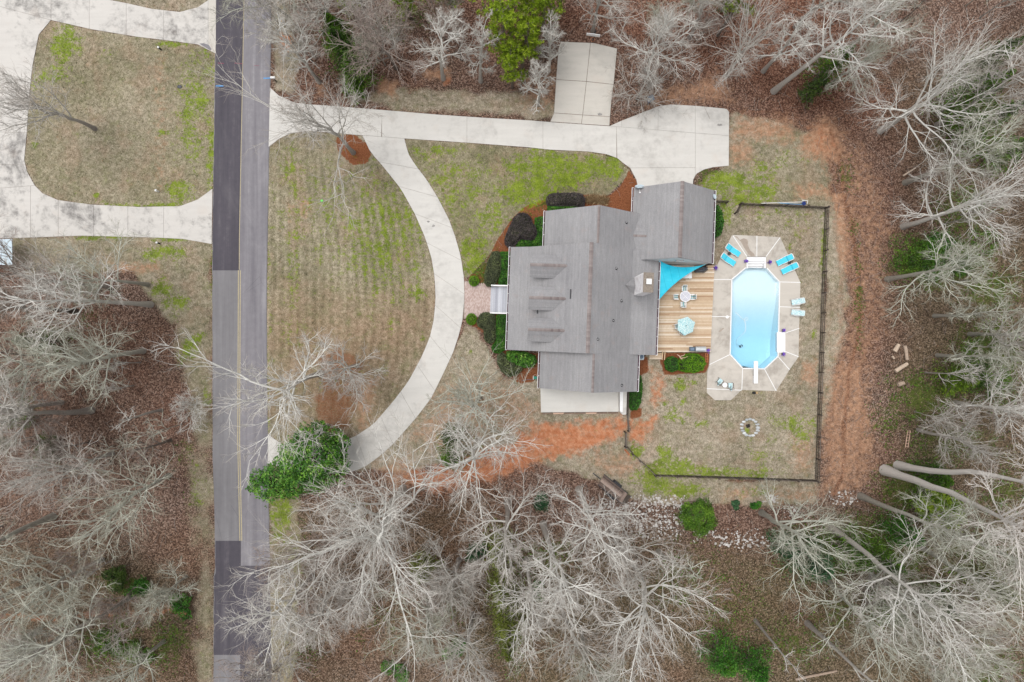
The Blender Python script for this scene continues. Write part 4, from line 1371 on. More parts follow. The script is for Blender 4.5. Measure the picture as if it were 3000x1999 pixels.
ds = thing('deck_stairs', 'short pale wooden stairs with a handrail below the deck corner', 'stairs', W(1920, 1047))
for k in range(4):
    b_ = MB(); b_.tint = 0.5 + 0.12 * k
    z_ = DZ - 0.09 * (k // 2 + 1) + .03
    b_.box((W(1920, 0).x, W(0, 1037.5 + k * 4.6).y, z_), (1.42, 0.165, 0.04)).build('tread', M['deck'], ds)
for x_ in (1942, 1948.5):
    r_ = MB().bar(W(x_, 1030, 1.0), W(x_ - 2, 1055, 0.75), 0.09, 0.05).build('handrail', M['rail_wood'], ds)
    for (yy, zz) in ((1031, 1.0), (1053, 0.76)):
        MB().bar(W(x_ - (yy - 1030) * .08, yy, 0), W(x_ - (yy - 1030) * .08, yy, zz - .03), 0.09, 0.09).build('post', M['rail_wood'], r_)

# ------------------------------------------------------------------ pool, basin, coping, water
PW = [W2(*p) for p in POOL]
PZ = 0.06
basin = MB()
n = len(PW)
def pool_depth(y):
    t_ = min(1, max(0, (W(0, 850).y - y) / (W(0, 850).y - W(0, 1010).y)))
    t_ = t_ * t_ * (3 - 2 * t_)
    return 0.75 + 1.65 * t_
ring_top = [(x, y, PZ - 0.02) for x, y in PW]
basin.add(ring_top + [(x, y, -pool_depth(y)) for x, y in PW], [((i + 1) % n, i, n + i, n + (i + 1) % n) for i in range(n)])
pool = MB()
M['liner'] = simple('pool_liner', (246, 252, 255), 0.6, 0.02, 2)
pstruct = struct('swimming_pool', basin, M['liner'])
pstruct['kind'] = 'structure'
fl = MB()
cy_ = [787, 795, 803, 811, 819.7, 827] + list(range(840, 1039, 12)) + [1039.3, 1045, 1054, 1063, 1072, 1081]
rowsx = []
for yy in cy_:
    xsx = []
    for i in range(n):
        a_, b_ = POOL[i - 1], POOL[i]
        if (a_[1] - yy) * (b_[1] - yy) <= 0 and a_[1] != b_[1]:
            xsx.append(a_[0] + (b_[0] - a_[0]) * (yy - a_[1]) / (b_[1] - a_[1]))
    rowsx.append((min(xsx), max(xsx)))
pts = []
for (xa, xb), yy in zip(rowsx, cy_):
    d_ = pool_depth(W(0, yy).y)
    sl = 0.0 if d_ < .8 else min(0.75, (d_ - 1.05) * 0.55)
    for s_, dz in ((0, 0.12 * sl), (0.24, 0.0), (0.5, 0), (0.76, 0.0), (1, 0.12 * sl)):
        pts.append((*W2(xa + (xb - xa) * s_, yy), -d_ + dz))
fs = [(r * 5 + c, (r + 1) * 5 + c, (r + 1) * 5 + c + 1, r * 5 + c + 1) for r in range(len(cy_) - 1) for c in range(4)]
fl.add(pts, fs).build('pool_floor', M['liner'], pstruct, True)


def water_mat():
    n = N('pool_water')
    tr = n.new('ShaderNodeBsdfTransparent')
    gl = n.new('ShaderNodeBsdfGlossy')
    gl.inputs['Roughness'].default_value = 0.04
    f = n.noise(2.2, 3, 0.5)
    b = n.new('ShaderNodeBump')
    b.inputs['Strength'].default_value = 0.12
    b.inputs['Distance'].default_value = 0.03
    n.put(b.inputs['Height'], f)
    n.t.links.new(b.outputs[0], gl.inputs['Normal'])
    fr = n.new('ShaderNodeFresnel')
    fr.inputs['IOR'].default_value = 1.33
    mx = n.new('ShaderNodeMixShader')
    n.t.links.new(fr.outputs[0], mx.inputs[0])
    n.t.links.new(tr.outputs[0], mx.inputs[1])
    n.t.links.new(gl.outputs[0], mx.inputs[2])
    n.t.links.new(mx.outputs[0], n.out.inputs['Surface'])
    va = n.new('ShaderNodeVolumeAbsorption')
    va.inputs['Color'].default_value = (0.12, 0.77, 1.0, 1)
    va.inputs['Density'].default_value = 0.19
    n.t.links.new(va.outputs[0], n.out.inputs['Volume'])
    return n.m


wm_ = MB()
tops = [(x, y, -0.05) for x, y in inset(PW, 0.012)]
# closed body of water following the basin floor
wpts = []
for (xa, xb), yy in zip(rowsx, cy_):
    d_ = pool_depth(W(0, yy).y)
    sl = 0.0 if d_ < .8 else min(0.75, (d_ - 1.05) * 0.55)
    xa2, xb2 = xa + 0.4, xb - 0.4
    for s_, dz in ((0, 0.12 * sl), (0.24, 0.0), (0.5, 0), (0.76, 0.0), (1, 0.12 * sl)):
        wpts.append((*W2(xa2 + (xb2 - xa2) * s_, yy + (0.4 if yy < 900 else -0.4)), -d_ + dz + 0.012))
m5 = len(wpts)
top = [(p[0], p[1], -0.05) for p in wpts]
allp = wpts + top
wf = [tuple(reversed(f)) if False else (f[3], f[2], f[1], f[0]) for f in fs]
wf += [(f[0] + m5, f[1] + m5, f[2] + m5, f[3] + m5) for f in fs]
nr_ = len(cy_)
for r in range(nr_ - 1):
    a0, a1 = r * 5, (r + 1) * 5
    wf.append((a0, a0 + m5, a1 + m5, a1)[::-1])
    wf.append((a0 + 4, a1 + 4, a1 + 4 + m5, a0 + 4 + m5)[::-1])
for c_ in range(4):
    wf.append((c_, c_ + 1, c_ + 1 + m5, c_ + m5)[::-1])
    b0 = (nr_ - 1) * 5
    wf.append((b0 + c_, b0 + c_ + m5, b0 + c_ + 1 + m5, b0 + c_ + 1)[::-1])
wm_.add(allp, wf)
wme = wm_.mesh('pool_water')
import bmesh
bm_ = bmesh.new(); bm_.from_mesh(wme)
bmesh.ops.recalc_face_normals(bm_, faces=bm_.faces)
bm_.to_mesh(wme); bm_.free()
tag(link('pool_water', wme, water_mat()), kind='structure')

# moulded white step unit at the shallow end, side bench, coping
steps = MB()
sx0, sx1 = W(2186.5, 0).x, W(2243, 0).x
def ybox(ya, yb, z0, z1, dx=0.0):
    steps.box(((sx0 + sx1) / 2, (W(0, ya).y + W(0, yb).y) / 2, (z0 + z1) / 2), (sx1 - sx0 - 2 * dx, abs(W(0, ya).y - W(0, yb).y), z1 - z0))
ybox(754.5, 766.0, -0.9, 0.085)
ybox(766.0, 772.5, -0.9, -0.14, 0.16)
ybox(772.5, 779.0, -0.9, -0.42, 0.16)
ybox(779.0, 787.5, -0.9, -0.70, 0.16)
for sgn in (-1, 1):
    steps.box((((sx0 + sx1) / 2) + sgn * ((sx1 - sx0) / 2 - 0.08), (W(0, 766.0).y + W(0, 787.5).y) / 2, -0.405), (0.16, abs(W(0, 766.0).y - W(0, 787.5).y), 0.97))
steps.build('step_unit', M['white_plastic'], pstruct)


def rrect(cx, cy, w, h, r, n=5):
    out = []
    for (sx_, sy_, a0) in ((1, 1, 0), (-1, 1, 90), (-1, -1, 180), (1, -1, 270)):
        for k in range(n + 1):
            a = R(a0 + 90 * k / n)
            out.append((cx + sx_ * (w / 2 - r) + r * math.cos(a), cy + sy_ * (h / 2 - r) + r * math.sin(a)))
    return out


c = W(2287.6, 1003.7)
sb = thing('pool_bench', 'large white rounded moulded bench set over the pool edge', 'pool bench', (c.x, c.y, 0))
MB().prism(rrect(c.x, c.y, 0.93, 2.32, 0.14), -0.4, 0.11).build('bench_shell', M['white_plastic'], sb)
MB().prism(rrect(c.x - 0.03, c.y, 0.74, 2.1, 0.12), 0.11, 0.125).build('seat_panel', M['white'], sb)
cop = MB()
for i in range(n):
    a_, b_ = Vector((*PW[i - 1], PZ)), Vector((*PW[i], PZ))
    if abs(a_.y - b_.y) < 0.2 and a_.y > 5:      # the steps sit in this side
        continue
    cop.bar(a_, b_, 0.13, 0.09)
cop.build('coping', M['white'], pstruct)

# concrete apron, a slab per panel, pale strips in the joints
PD = [[(2144, 688.3), (2217, 691.5), (2216.7, 754), (2188.6, 754)], [(2217, 691.5), (2286, 695), (2243, 754), (2216.7, 754)],
      [(2144, 688.3), (2188.6, 754), (2186.5, 786), (2184.3, 785.3), (2143.3, 819.7), (2087, 820), (2091, 779.5), (2100, 776.7)],
      [(2286, 695), (2345, 828.5), (2283.3, 827), (2246, 786.7), (2243, 786), (2243, 754)],
      [(2087, 820), (2143.3, 819.7), (2139.6, 928.8), (2082, 928)], [(2283.3, 827), (2345, 828.5), (2343.5, 901.5), (2281.7, 899.5)],
      [(2082, 928), (2139.6, 928.8), (2138.3, 1039.3), (2077, 1069.4)], [(2281.7, 899.5), (2343.5, 901.5), (2341, 962.6), (2280, 983)],
      [(2280, 983), (2341, 962.6), (2339.8, 1046.4), (2279, 1022)], [(2279, 1022), (2339.8, 1046.4), (2313, 1084.7), (2278.6, 1045)],
      [(2313, 1084.7), (2274, 1147), (2239, 1081.6), (2278.6, 1045)], [(2239, 1081.6), (2274, 1147), (2172.7, 1144), (2175.3, 1080)],
      [(2077, 1069.4), (2138.3, 1039.3), (2175.3, 1080), (2172.7, 1144), (2070, 1139.5), (2070.7, 1092)],
      [(2070, 1139.5), (2172.7, 1144), (2140.8, 1174), (2093.6, 1174), (2070, 1152)]]
pd = None
for p in PD:
    o = MB().prism(inset([W2(*v) for v in p], 0.03), -0.12, PZ)
    if pd is None:
        pd = struct('pool_deck', o, M['concrete_pool'])
    else:
        o.build('slab', M['concrete_pool'], pd)
J = [((2147, 692), (2188, 753)), ((2217, 692), (2216.7, 753)), ((2284.7, 697), (2243.5, 753)), ((2087, 820), (2142, 819.7)), ((2284.5, 827), (2344.5, 828.5)), ((2282.5, 899.5), (2343.2, 901.5)),
     ((2082, 928), (2138.5, 928.8)), ((2299, 976.6), (2340.7, 962.8)), ((2078, 1069), (2137.5, 1039.8)), ((2175.2, 1081.2), (2172.7, 1143)), ((2070.6, 1139.5), (2172, 1144)), ((2239.6, 1083), (2273.5, 1146)), ((2279.3, 1046), (2312.6, 1084)), ((2300, 1030.4), (2339, 1046))]
for a_, b_ in J:
    p_, q_ = W(*a_, 0), W(*b_, 0)
    p_.z = q_.z = PZ - 0.035
    MB().bar(p_, q_, 0.075, 0.08).build('joint_strip', M['white'], pd)
MB().sheet([W2(2070 + x / 7.84, 680 + y / 7.84) for x, y in ((630, 95), (700, 112), (760, 190), (800, 170), (850, 150), (930, 180), (950, 230), (940, 300), (1000, 430), (1080, 500), (1108, 560), (1020, 565), (960, 520), (860, 370), (790, 240), (700, 150))], PZ + .004).build('water_stain', M['wet'], pd)
MB().sheet([W2(*p) for p in ((2104, 973), (2118, 961), (2121, 963), (2110, 973))], PZ + .004).build('water_stain', M['wet'], pd)
sk_ = W(2130, 929.6)
MB().lathe((sk_.x, sk_.y, PZ), [(0.17, -0.02), (0.17, 0.02)], 16).build('skimmer_lid', M['white_plastic'], pd)

c = W(2209.5, 1091)
dvb = thing('diving_board', 'white diving board reaching over the deep end of the pool', 'diving board', (c.x, c.y, 0))
db = MB()
db.prism(rrect(c.x, c.y, 0.46, 2.5, 0.05, 2), 0.5, 0.56)
db.build('board', M['white_plastic'], dvb)
MB().box((c.x, W(0, 1112).y, 0.28), (0.4, 0.75, 0.44)).build('stand', M['white'], dvb)
hose = MB()
hp = [(1195, 255), (1240, 300), (1285, 342), (1320, 352), (1340, 342), (1338, 322), (1318, 318), (1296, 340), (1308, 380), (1314, 425), (1308, 475), (1288, 510), (1258, 545), (1244, 580), (1250, 615), (1275, 634), (1330, 642)]
hl = [W(1850 + x / 3.92, 850 + y / 3.92) for x, y in hp]
for i, p in enumerate(hl):
    p.z = -0.03 if i < 11 else -0.03 - (i - 10) * 0.35
hh = thing('pool_cleaner', 'small dark robot cleaner on the pool floor with a white floating hose', 'pool cleaner', (hl[-1].x, hl[-1].y, 0))
hose.tube(hl, 0.028, 6)
hose.build('hose', M['white_plastic'], hh, True)
dr_ = W(1850 + 1315 / 3.92, 850 + 603 / 3.92)
MB().lathe((dr_.x, dr_.y, -2.6), [(.13, 0.0), (.13, .03)], 12).build('drain', M['grill_dark'], pstruct)
cz = hl[-1]
MB().box((cz.x + .05, cz.y - .06, -2.28), (0.34, 0.22, 0.2), 0.5).build('body', M['black'], hh)
MB().box((cz.x + .05, cz.y - .06, -2.16), (0.12, 0.2, 0.06), 0.5).build('handle', M['white_plastic'], hh)

# ------------------------------------------------------------------ pool-side furniture
def ang(px0, py0, px1, py1):
    return math.atan2(-(py1 - py0), px1 - px0)


def make_lounger(label):
    """local x from head to foot"""
    t = thing('sun_lounger', label, 'sun lounger', group='turquoise loungers round the pool')
    for s_ in (-1, 1):
        r_ = MB()
        r_.tube([(-0.92, s_ * .33, .62), (-0.78, s_ * .335, .58), (-0.3, s_ * .35, .36), (0.1, s_ * .33, .30), (0.45, s_ * .30, .36), (0.7, s_ * .32, .33), (0.9, s_ * .33, .26)], 0.035, 6)
        r_.build('side_rail', M['white_plastic'], t, True)
    cb = MB()
    cb.tube([(-0.93, -.33, .62), (-0.97, -.2, .66), (-0.98, 0, .67), (-0.97, .2, .66), (-0.93, .33, .62)], 0.05, 6)
    cb.build('head_bar', M['white_plastic'], t, True)
    for (x_, y_) in ((-.55, -.31), (-.55, .31), (.62, -.3), (.62, .3)):
        MB().tube([(x_, y_, 0), (x_ * .97, y_, .34)], 0.03, 6).build('leg', M['white_plastic'], t)
    se = MB()
    q = [(-.3, .34), (0.1, .31), (.5, .34), (.88, .27)]
    for (xa, za), (xb, zb) in zip(q, q[1:]):
        se.add([(xa, -.3, za), (xb, -.3, zb), (xb, .3, zb), (xa, .3, za), (xa, -.3, za + .06), (xb, -.3, zb + .06), (xb, .3, zb + .06), (xa, .3, za + .06)],
               [(3, 2, 1, 0), (4, 5, 6, 7), (0, 1, 5, 4), (1, 2, 6, 5), (2, 3, 7, 6), (3, 0, 4, 7)])
    se.build('seat_pad', M['teal'], t)
    b_ = MB()
    b_.add([(-.90, -.29, .62), (-.31, -.3, .36), (-.31, .3, .36), (-.90, .29, .62), (-.90, -.29, .68), (-.31, -.3, .42), (-.31, .3, .42), (-.90, .29, .68)],
           [(3, 2, 1, 0), (4, 5, 6, 7), (0, 1, 5, 4), (1, 2, 6, 5), (2, 3, 7, 6), (3, 0, 4, 7)])
    b_.build('back_pad', M['teal'], t)
    p_ = MB()
    p_.add([(-.40, -.29, .475), (-.32, -.29, .44), (-.32, .29, .44), (-.40, .29, .475), (-.40, -.29, .53), (-.32, -.29, .49), (-.32, .29, .49), (-.40, .29, .53)],
           [(3, 2, 1, 0), (4, 5, 6, 7), (0, 1, 5, 4), (1, 2, 6, 5), (2, 3, 7, 6), (3, 0, 4, 7)])
    p_.build('bolster', M['teal_dark'], t)
    return t


L0 = make_lounger('turquoise lounger beside the shallow steps, the upper of the pair nearest the garage')
lz = [(2147.8, 734.8, ang(0, 0, 250, 165), None), (2133.8, 762.3, ang(0, 0, 250, 165), 'turquoise lounger nearest the purple flower pot at the deck corner'),
      (2297.7, 763, ang(0, 0, -310, 150), 'turquoise lounger of the fence side pair, the one closer to the shallow steps'), (2311.7, 787.8, ang(0, 0, -310, 150), 'turquoise lounger of the fence side pair, the one farther from the steps')]
for i, (x_, y_, a_, lb) in enumerate(lz):
    c = W(x_, y_, 0.4); c.z = PZ
    if i == 0:
        L0.location = c; L0.rotation_euler.z = a_
    else:
        copy_thing(L0, c, a_, lb)


def make_recliner(label):
    t = thing('reclining_chair', label, 'reclining chair', group='patterned recliners by the fence')
    for s_ in (-1, 1):
        MB().tube([(-.6, s_ * .3, .78), (-.2, s_ * .32, .42), (.25, s_ * .33, .40), (.62, s_ * .33, .42), (.66, s_ * .33, 0)], 0.028, 6).build('side_rail', M['white_plastic'], t, True)
        MB().tube([(-.25, s_ * .35, .62), (.1, s_ * .36, .62), (.3, s_ * .36, .42)], 0.025, 6).build('armrest', M['white_plastic'], t, True)
        MB().tube([(-.3, s_ * .3, .5), (-.42, s_ * .3, 0)], 0.025, 6).build('leg', M['white_plastic'], t)
    for nm, q in (('back_pad', [(-.66, .84), (-.18, .46)]), ('seat_pad', [(-.17, .46), (.3, .43)]), ('foot_pad', [(.31, .43), (.66, .40)])):
        m_ = MB()
        (xa, za), (xb, zb) = q
        m_.add([(xa, -.27, za - .05), (xb, -.27, zb - .05), (xb, .27, zb - .05), (xa, .27, za - .05), (xa, -.27, za + .02), (xb, -.27, zb + .02), (xb, .27, zb + .02), (xa, .27, za + .02)],
               [(3, 2, 1, 0), (4, 5, 6, 7), (0, 1, 5, 4), (1, 2, 6, 5), (2, 3, 7, 6), (3, 0, 4, 7)])
        m_.build(nm, M['cloth'], t)
    return t


r0 = make_recliner('pale patterned recliner on the fence side, the one closer to the loungers')
c = W(2337.3, 884.3, .5); c.z = PZ
r0.location = c; r0.rotation_euler.z = ang(0, 0, -1, .2)
c = W(2336.6, 917.3, .5); c.z = PZ
copy_thing(r0, c, ang(0, 0, -1, -.13), 'pale patterned recliner on the fence side, the one closer to the white bench')

for i, (x_, y_, lb) in enumerate([(2133, 745, 'small dark side table between the two loungers nearest the garage'), (2309, 771, 'small dark side table between the two loungers nearest the fence')]):
    c = W(x_, y_); c.z = PZ
    if i == 0:
        t0 = thing('side_table', lb, 'side table', group='dark side tables between loungers')
        MB().lathe((0, 0, 0), [(.19, .38), (.19, .42)], 12).build('table_top', M['dark'], t0)
        for k in range(3):
            a_ = 2.1 * k
            MB().tube([(.15 * math.cos(a_), .15 * math.sin(a_), 0), (.08 * math.cos(a_), .08 * math.sin(a_), .385)], .015, 5).build('leg', M['dark'], t0)
        t0.location = c
    else:
        copy_thing(t0, c, .6, lb)


def make_armchair(label):
    t = thing('patio_armchair', label, 'armchair', group='two armchairs at the small round table')
    MB().box((0.02, 0, .40), (.5, .5, .1)).build('seat_pad', M['cloth'], t)
    b_ = MB().bar((-.24, 0, .45), (-.36, 0, .85), .5, .07)
    b_.build('back_pad', M['cloth'], t)
    for s_ in (-1, 1):
        MB().tube([(-.38, s_ * .29, .86), (-.27, s_ * .3, .62), (.25, s_ * .3, .62), (.28, s_ * .3, 0)], .022, 6).build('arm_frame', M['dark'], t, True)
        MB().tube([(-.25, s_ * .28, .6), (-.36, s_ * .28, 0)], .022, 6).build('leg', M['dark'], t)
    MB().tube([(-.40, -.29, .87), (-.44, 0, .89), (-.40, .29, .87)], .024, 6).build('top_rail', M['dark'], t)
    return t


ac = make_armchair('dark framed armchair with pale pad, turned towards the round white table, nearer the yard')
c = W(2105.4, 1117); c.z = PZ
ac.location = c; ac.rotation_euler.z = R(55)
c = W(2135.7, 1129.3); c.z = PZ
copy_thing(ac, c, R(92), 'dark framed armchair with pale pad beside the round white table, nearer the diving board')
c = W(2119.6, 1128); c.z = PZ
t = thing('round_side_table', 'small round white table between two armchairs on the pool deck', 'side table', c)
MB().lathe((c.x, c.y, PZ), [(.27, .42), (.27, .46)], 18).build('table_top', M['white_plastic'], t)
MB().lathe((c.x, c.y, PZ), [(.2, 0), (.05, .05), (.05, .42)], 10).build('pedestal', M['white_plastic'], t)

# dining set on the deck
c = W(2000.8, 871)
t = thing('patio_table', 'round glass topped white patio table ringed by four chairs on the deck', 'table', (c.x, c.y, DZ))
rim = MB()
N_ = 24
for i in range(N_):
    a0, a1 = 2 * math.pi * i / N_, 2 * math.pi * (i + 1) / N_
    rim.bar((c.x + .58 * math.cos(a0), c.y + .58 * math.sin(a0), DZ + .72), (c.x + .58 * math.cos(a1), c.y + .58 * math.sin(a1), DZ + .72), .07, .04)
rim.build('rim', M['white_plastic'], t)
M['table_glass'] = simple('frosted_table_glass', (206, 206, 216), 0.25, 0.08, 4, 0.5)
MB().lathe((c.x, c.y, DZ), [(.56, .712), (.56, .722)], 24).build('glass_top', M['table_glass'], t)
for k in range(4):
    a_ = R(45 + 90 * k)
    MB().tube([(c.x + .55 * math.cos(a_), c.y + .55 * math.sin(a_), DZ + .735), (c.x, c.y, DZ + .735)], .022, 5).build('brace', M['white_plastic'], t)
    MB().tube([(c.x + .42 * math.cos(a_), c.y + .42 * math.sin(a_), DZ), (c.x + .5 * math.cos(a_), c.y + .5 * math.sin(a_), DZ + .7)], .025, 6).build('leg', M['white_plastic'], t)


def make_dining(label, grp, mat):
    t = thing('dining_chair', label, 'chair', group=grp)
    s_ = MB()
    s_.add([(-.2, -.23, .46), (.24, -.23, .44), (.24, .23, .44), (-.2, .23, .46)], [(0, 1, 2, 3), (3, 2, 1, 0)])
    s_.build('seat', mat, t)
    b_ = MB()
    b_.add([(-.22, -.23, .48), (-.22, .23, .48), (-.36, .23, 1.0), (-.36, -.23, 1.0)], [(0, 1, 2, 3), (3, 2, 1, 0)])
    b_.build('backrest', mat, t)
    for s2 in (-1, 1):
        MB().tube([(-.38, s2 * .25, 1.02), (-.24, s2 * .25, .68), (.22, s2 * .27, .64), (.26, s2 * .26, 0)], .024, 6).build('arm_frame', M['white_plastic'], t, True)
        MB().bar((-.3, s2 * .26, .68), (.24, s2 * .27, .655), .09, .03).build('armrest', M['white_plastic'], t)
        MB().tube([(-.2, s2 * .25, .5), (-.34, s2 * .25, 0)], .022, 6).build('leg', M['white_plastic'], t)
    MB().tube([(-.38, -.25, 1.02), (-.41, 0, 1.05), (-.38, .25, 1.02)], .028, 6).build('top_rail', M['white_plastic'], t)
    return t


spots = [(2003.0, 848, -90, 'striped chair at the round glass table, back towards the garage'), (1979.5, 871, 0, 'striped chair at the round glass table, back towards the house roof'),
         (2024.5, 871.4, 180, 'striped chair at the round glass table, back towards the pool'), (1999.7, 892, 90, 'striped chair at the round glass table, back towards the umbrella')]
for i, (x_, y_, a_, lb) in enumerate(spots):
    c = W(x_, y_, .6); c.z = DZ
    if i == 0:
        dc = make_dining(lb, 'striped chairs round the glass table', M['striped'])
        dc.location = c; dc.rotation_euler.z = R(a_)
    else:
        copy_thing(dc, c, R(a_), lb)
for i, (x_, y_, a_, lb) in enumerate([(1983.5, 957, 8, 'blue cushioned chair poking out from under the umbrella, side towards the house'), (1997, 972, 60, 'dark chair under the umbrella, on the side towards the deck stairs')]):
    c = W(x_, y_, .6); c.z = DZ
    q = make_dining(lb, 'chairs under the patterned umbrella', M['cloth'])
    q.location = c; q.rotation_euler.z = R(a_)
c = W(2010, 954)
t = thing('umbrella_table', 'round table in the shade of the patterned umbrella on the deck', 'table', (c.x, c.y, DZ))
MB().lathe((c.x, c.y, DZ), [(.45, .69), (.45, .72)], 20).build('table_top', M['table_glass'], t)
MB().lathe((c.x, c.y, DZ), [(.2, 0), (.05, .06), (.05, .69)], 10).build('pedestal', M['dark'], t)
t = thing('patio_umbrella', 'pale blue patterned hexagonal umbrella open over the deck', 'umbrella', (c.x, c.y, DZ))
zt = DZ + 2.35
hexv = [(2014.5, 928.5), (2036.5, 945.5), (2030, 973), (2006, 984.5), (1985.5, 968.5), (1985.5, 937.5)]
ap_ = W(2010, 955, zt); ap_.z = zt
for k in range(6):
    a_, b_ = W(*hexv[k], zt - .38), W(*hexv[(k + 1) % 6], zt - .38)
    m_ = MB()
    mid = (a_ + b_) / 2 * .97 + ap_ * .03 + Vector((0, 0, .02))
    i1, i2, i3 = (a_ * .5 + ap_ * .5) + Vector((0, 0, .03)), (b_ * .5 + ap_ * .5) + Vector((0, 0, .03)), (mid * .5 + ap_ * .5)
    P_ = [a_, mid, b_, i1, i3, i2, ap_]
    m_.add(P_, [(0, 1, 4, 3), (1, 2, 5, 4), (3, 4, 6), (4, 5, 6)])
    m_.add([p - Vector((0, 0, .012)) for p in P_], [(3, 4, 1, 0), (4, 5, 2, 1), (6, 4, 3), (6, 5, 4)])
    m_.build('canopy_panel', M['umbrella'], t)
    MB().tube([ap_ - Vector((0, 0, .05)), a_ - Vector((0, 0, .03))], .012, 4).build('rib', M['dark'], t)
MB().tube([(ap_.x, ap_.y, DZ), (ap_.x, ap_.y, zt + .03)], .022, 8).build('pole', M['white_plastic'], t)
MB().lathe((ap_.x, ap_.y, zt + .01), [(.055, 0), (.04, .07), (.01, .1)], 8).build('finial', M['black'], t)

# shade sail
zs = 3.0
A_, B_, C_ = W(1930.5, 763, zs), W(2070.6, 774.4, 2.5), W(1928.6, 882.5, zs - .1)
t = thing('shade_sail', 'turquoise triangular shade sail stretched from the eave over the deck', 'shade sail', A_)
n_ = 16
m_ = MB()
ctr = (A_ + B_ + C_) / 3
rows_ = []
for i in range(n_ + 1):
    r_ = []
    for j in range(n_ + 1 - i):
        a_, b_ = i / n_, j / n_
        c_ = 1 - a_ - b_
        p = A_ * c_ + B_ * a_ + C_ * b_
        pull = 0.55 * a_ * b_ * 4 * (0.42) * (1 - c_ * 2 if c_ < .5 else 0) + 0
        p = p + (A_ - p) * 0.0
        # concave free edges
        e_bc = a_ * b_ * max(0, 1 - 3 * c_)
        e_ab = a_ * c_ * max(0, 1 - 3 * b_)
        p = p + (ctr - (B_ + C_) / 2).normalized() * (e_bc * 1.7) + (ctr - (A_ + B_) / 2).normalized() * (e_ab * 2.6)
        p.z -= 1.4 * a_ * b_ * c_
        r_.append(p)
    rows_.append(r_)
idx, vv, k = {}, [], 0
for i, r_ in enumerate(rows_):
    for j, p in enumerate(r_):
        idx[(i, j)] = k; vv.append(p); k += 1
ff = []
for i in range(n_):
    for j in range(n_ - i):
        ff.append((idx[(i, j)], idx[(i + 1, j)], idx[(i, j + 1)]))
        if j < n_ - i - 1:
            ff.append((idx[(i + 1, j)], idx[(i + 1, j + 1)], idx[(i, j + 1)]))
m_.add(vv, ff)
m_.build('sail_cloth', M['sail'], t, True)
MB().tube([B_, B_ + Vector((.35, -.02, .1))], .012, 5).build('tension_rope', M['dark'], t)
MB().tube([B_ + Vector((.35, -.02, .15)), B_ + Vector((.35, -.02, -2.2))], .05, 8).build('post', M['dark'], t)

c = W(2006, 808)
t = thing('white_table', 'white rectangular table half hidden under the turquoise shade sail', 'table', (c.x, c.y, DZ))
MB().box((c.x, c.y, DZ + .72), (1.05, .84, .05)).build('table_top', M['white_plastic'], t)
for sx_ in (-1, 1):
    for sy_ in (-1, 1):
        MB().box((c.x + sx_ * .46, c.y + sy_ * .36, DZ + .35), (.06, .06, .7)).build('leg', M['white_plastic'], t)

# covered grill and stainless grill
t = thing('covered_grill', 'long grill under a black vinyl cover at the deck corner below the garage', 'grill', W(2052, 792))
cv = MB()
base_ = [(2030.5, 798), (2035, 801), (2062, 800.5), (2071.5, 793), (2070.5, 783.5), (2060, 780.5), (2051, 781.5), (2033, 791)]
topn = [(2035, 796.5), (2038, 798.5), (2060, 797.5), (2067.5, 791.5), (2066.5, 785.5), (2058, 783.5), (2051, 784.8), (2038, 791)]
bb = [W(*p, 0) for p in base_]; tt = [W(*p, 1.1) for p in topn]
for p in bb: p.z = DZ
for i, p in enumerate(tt): p.z = DZ + 1.0 + (0.14 if 2 <= i <= 5 else 0)
nn = 8
cv.add(bb + [b_ * .5 + t_ * .5 + (b_ - ctr).normalized() * .0 for b_, t_ in zip(bb, tt)] + tt, [(i, (i + 1) % nn, nn + (i + 1) % nn, nn + i) for i in range(nn)] + [(nn + i, nn + (i + 1) % nn, 2 * nn + (i + 1) % nn, 2 * nn + i) for i in range(nn)] + [tuple(range(2 * nn, 3 * nn))])
cv.build('fitted_cover', M['cover'], t)
fo = MB()
for k in range(5):
    fo.tube([tt[(k * 3) % 8] + Vector((0, 0, .0)), (tt[(k * 3) % 8] + tt[(k * 3 + 4) % 8]) / 2 + Vector((0, 0, .05))], .025, 5)
fo.build('cover_folds', M['cover'], t, True)
c = W(2042, 1024)
t = thing('gas_grill', 'stainless gas grill with a dark side shelf on the deck edge beside the shrubs', 'grill', (c.x, c.y, DZ))
xa, xb = W(2036, 0, 1).x, W(2066, 0, 1).x
lid = MB()
ya, yb = W(0, 1031, 1).y, W(0, 1016, 1).y
prof = [(ya, .86), (ya + .03, 1.0), (ya + .16, 1.1), (yb - .16, 1.1), (yb - .02, .98), (yb, .86)]
lid.add([(xa, y, DZ + z) for y, z in prof] + [(xb, y, DZ + z) for y, z in prof], [tuple(range(6)), tuple(range(11, 5, -1))] + [(i, i + 6, (i + 1) % 6 + 6, (i + 1) % 6) for i in range(6)])
lid.build('lid', M['grey_metal'], t)
MB().bar((xa + .15, ya - .05, DZ + .98), (xb - .15, ya - .05, DZ + .98), .03, .03).build('handle', M['dark'], t)
MB().box(((xa + xb) / 2, (ya + yb) / 2, DZ + .43), (xb - xa - .05, yb - ya - .06, .84)).build('cabinet', M['grill_dark'], t)
sh = MB().box((W(2026, 0, .9).x, (ya + yb) / 2 - .0, DZ + .87), (.68, yb - ya - .1, .05)).build('side_shelf', M['grill_dark'], t)
MB().box((W(2026, 0, .9).x, (ya + yb) / 2, DZ + .9), (.42, .3, .02)).build('burner_plate', M['bin_lid'], sh)

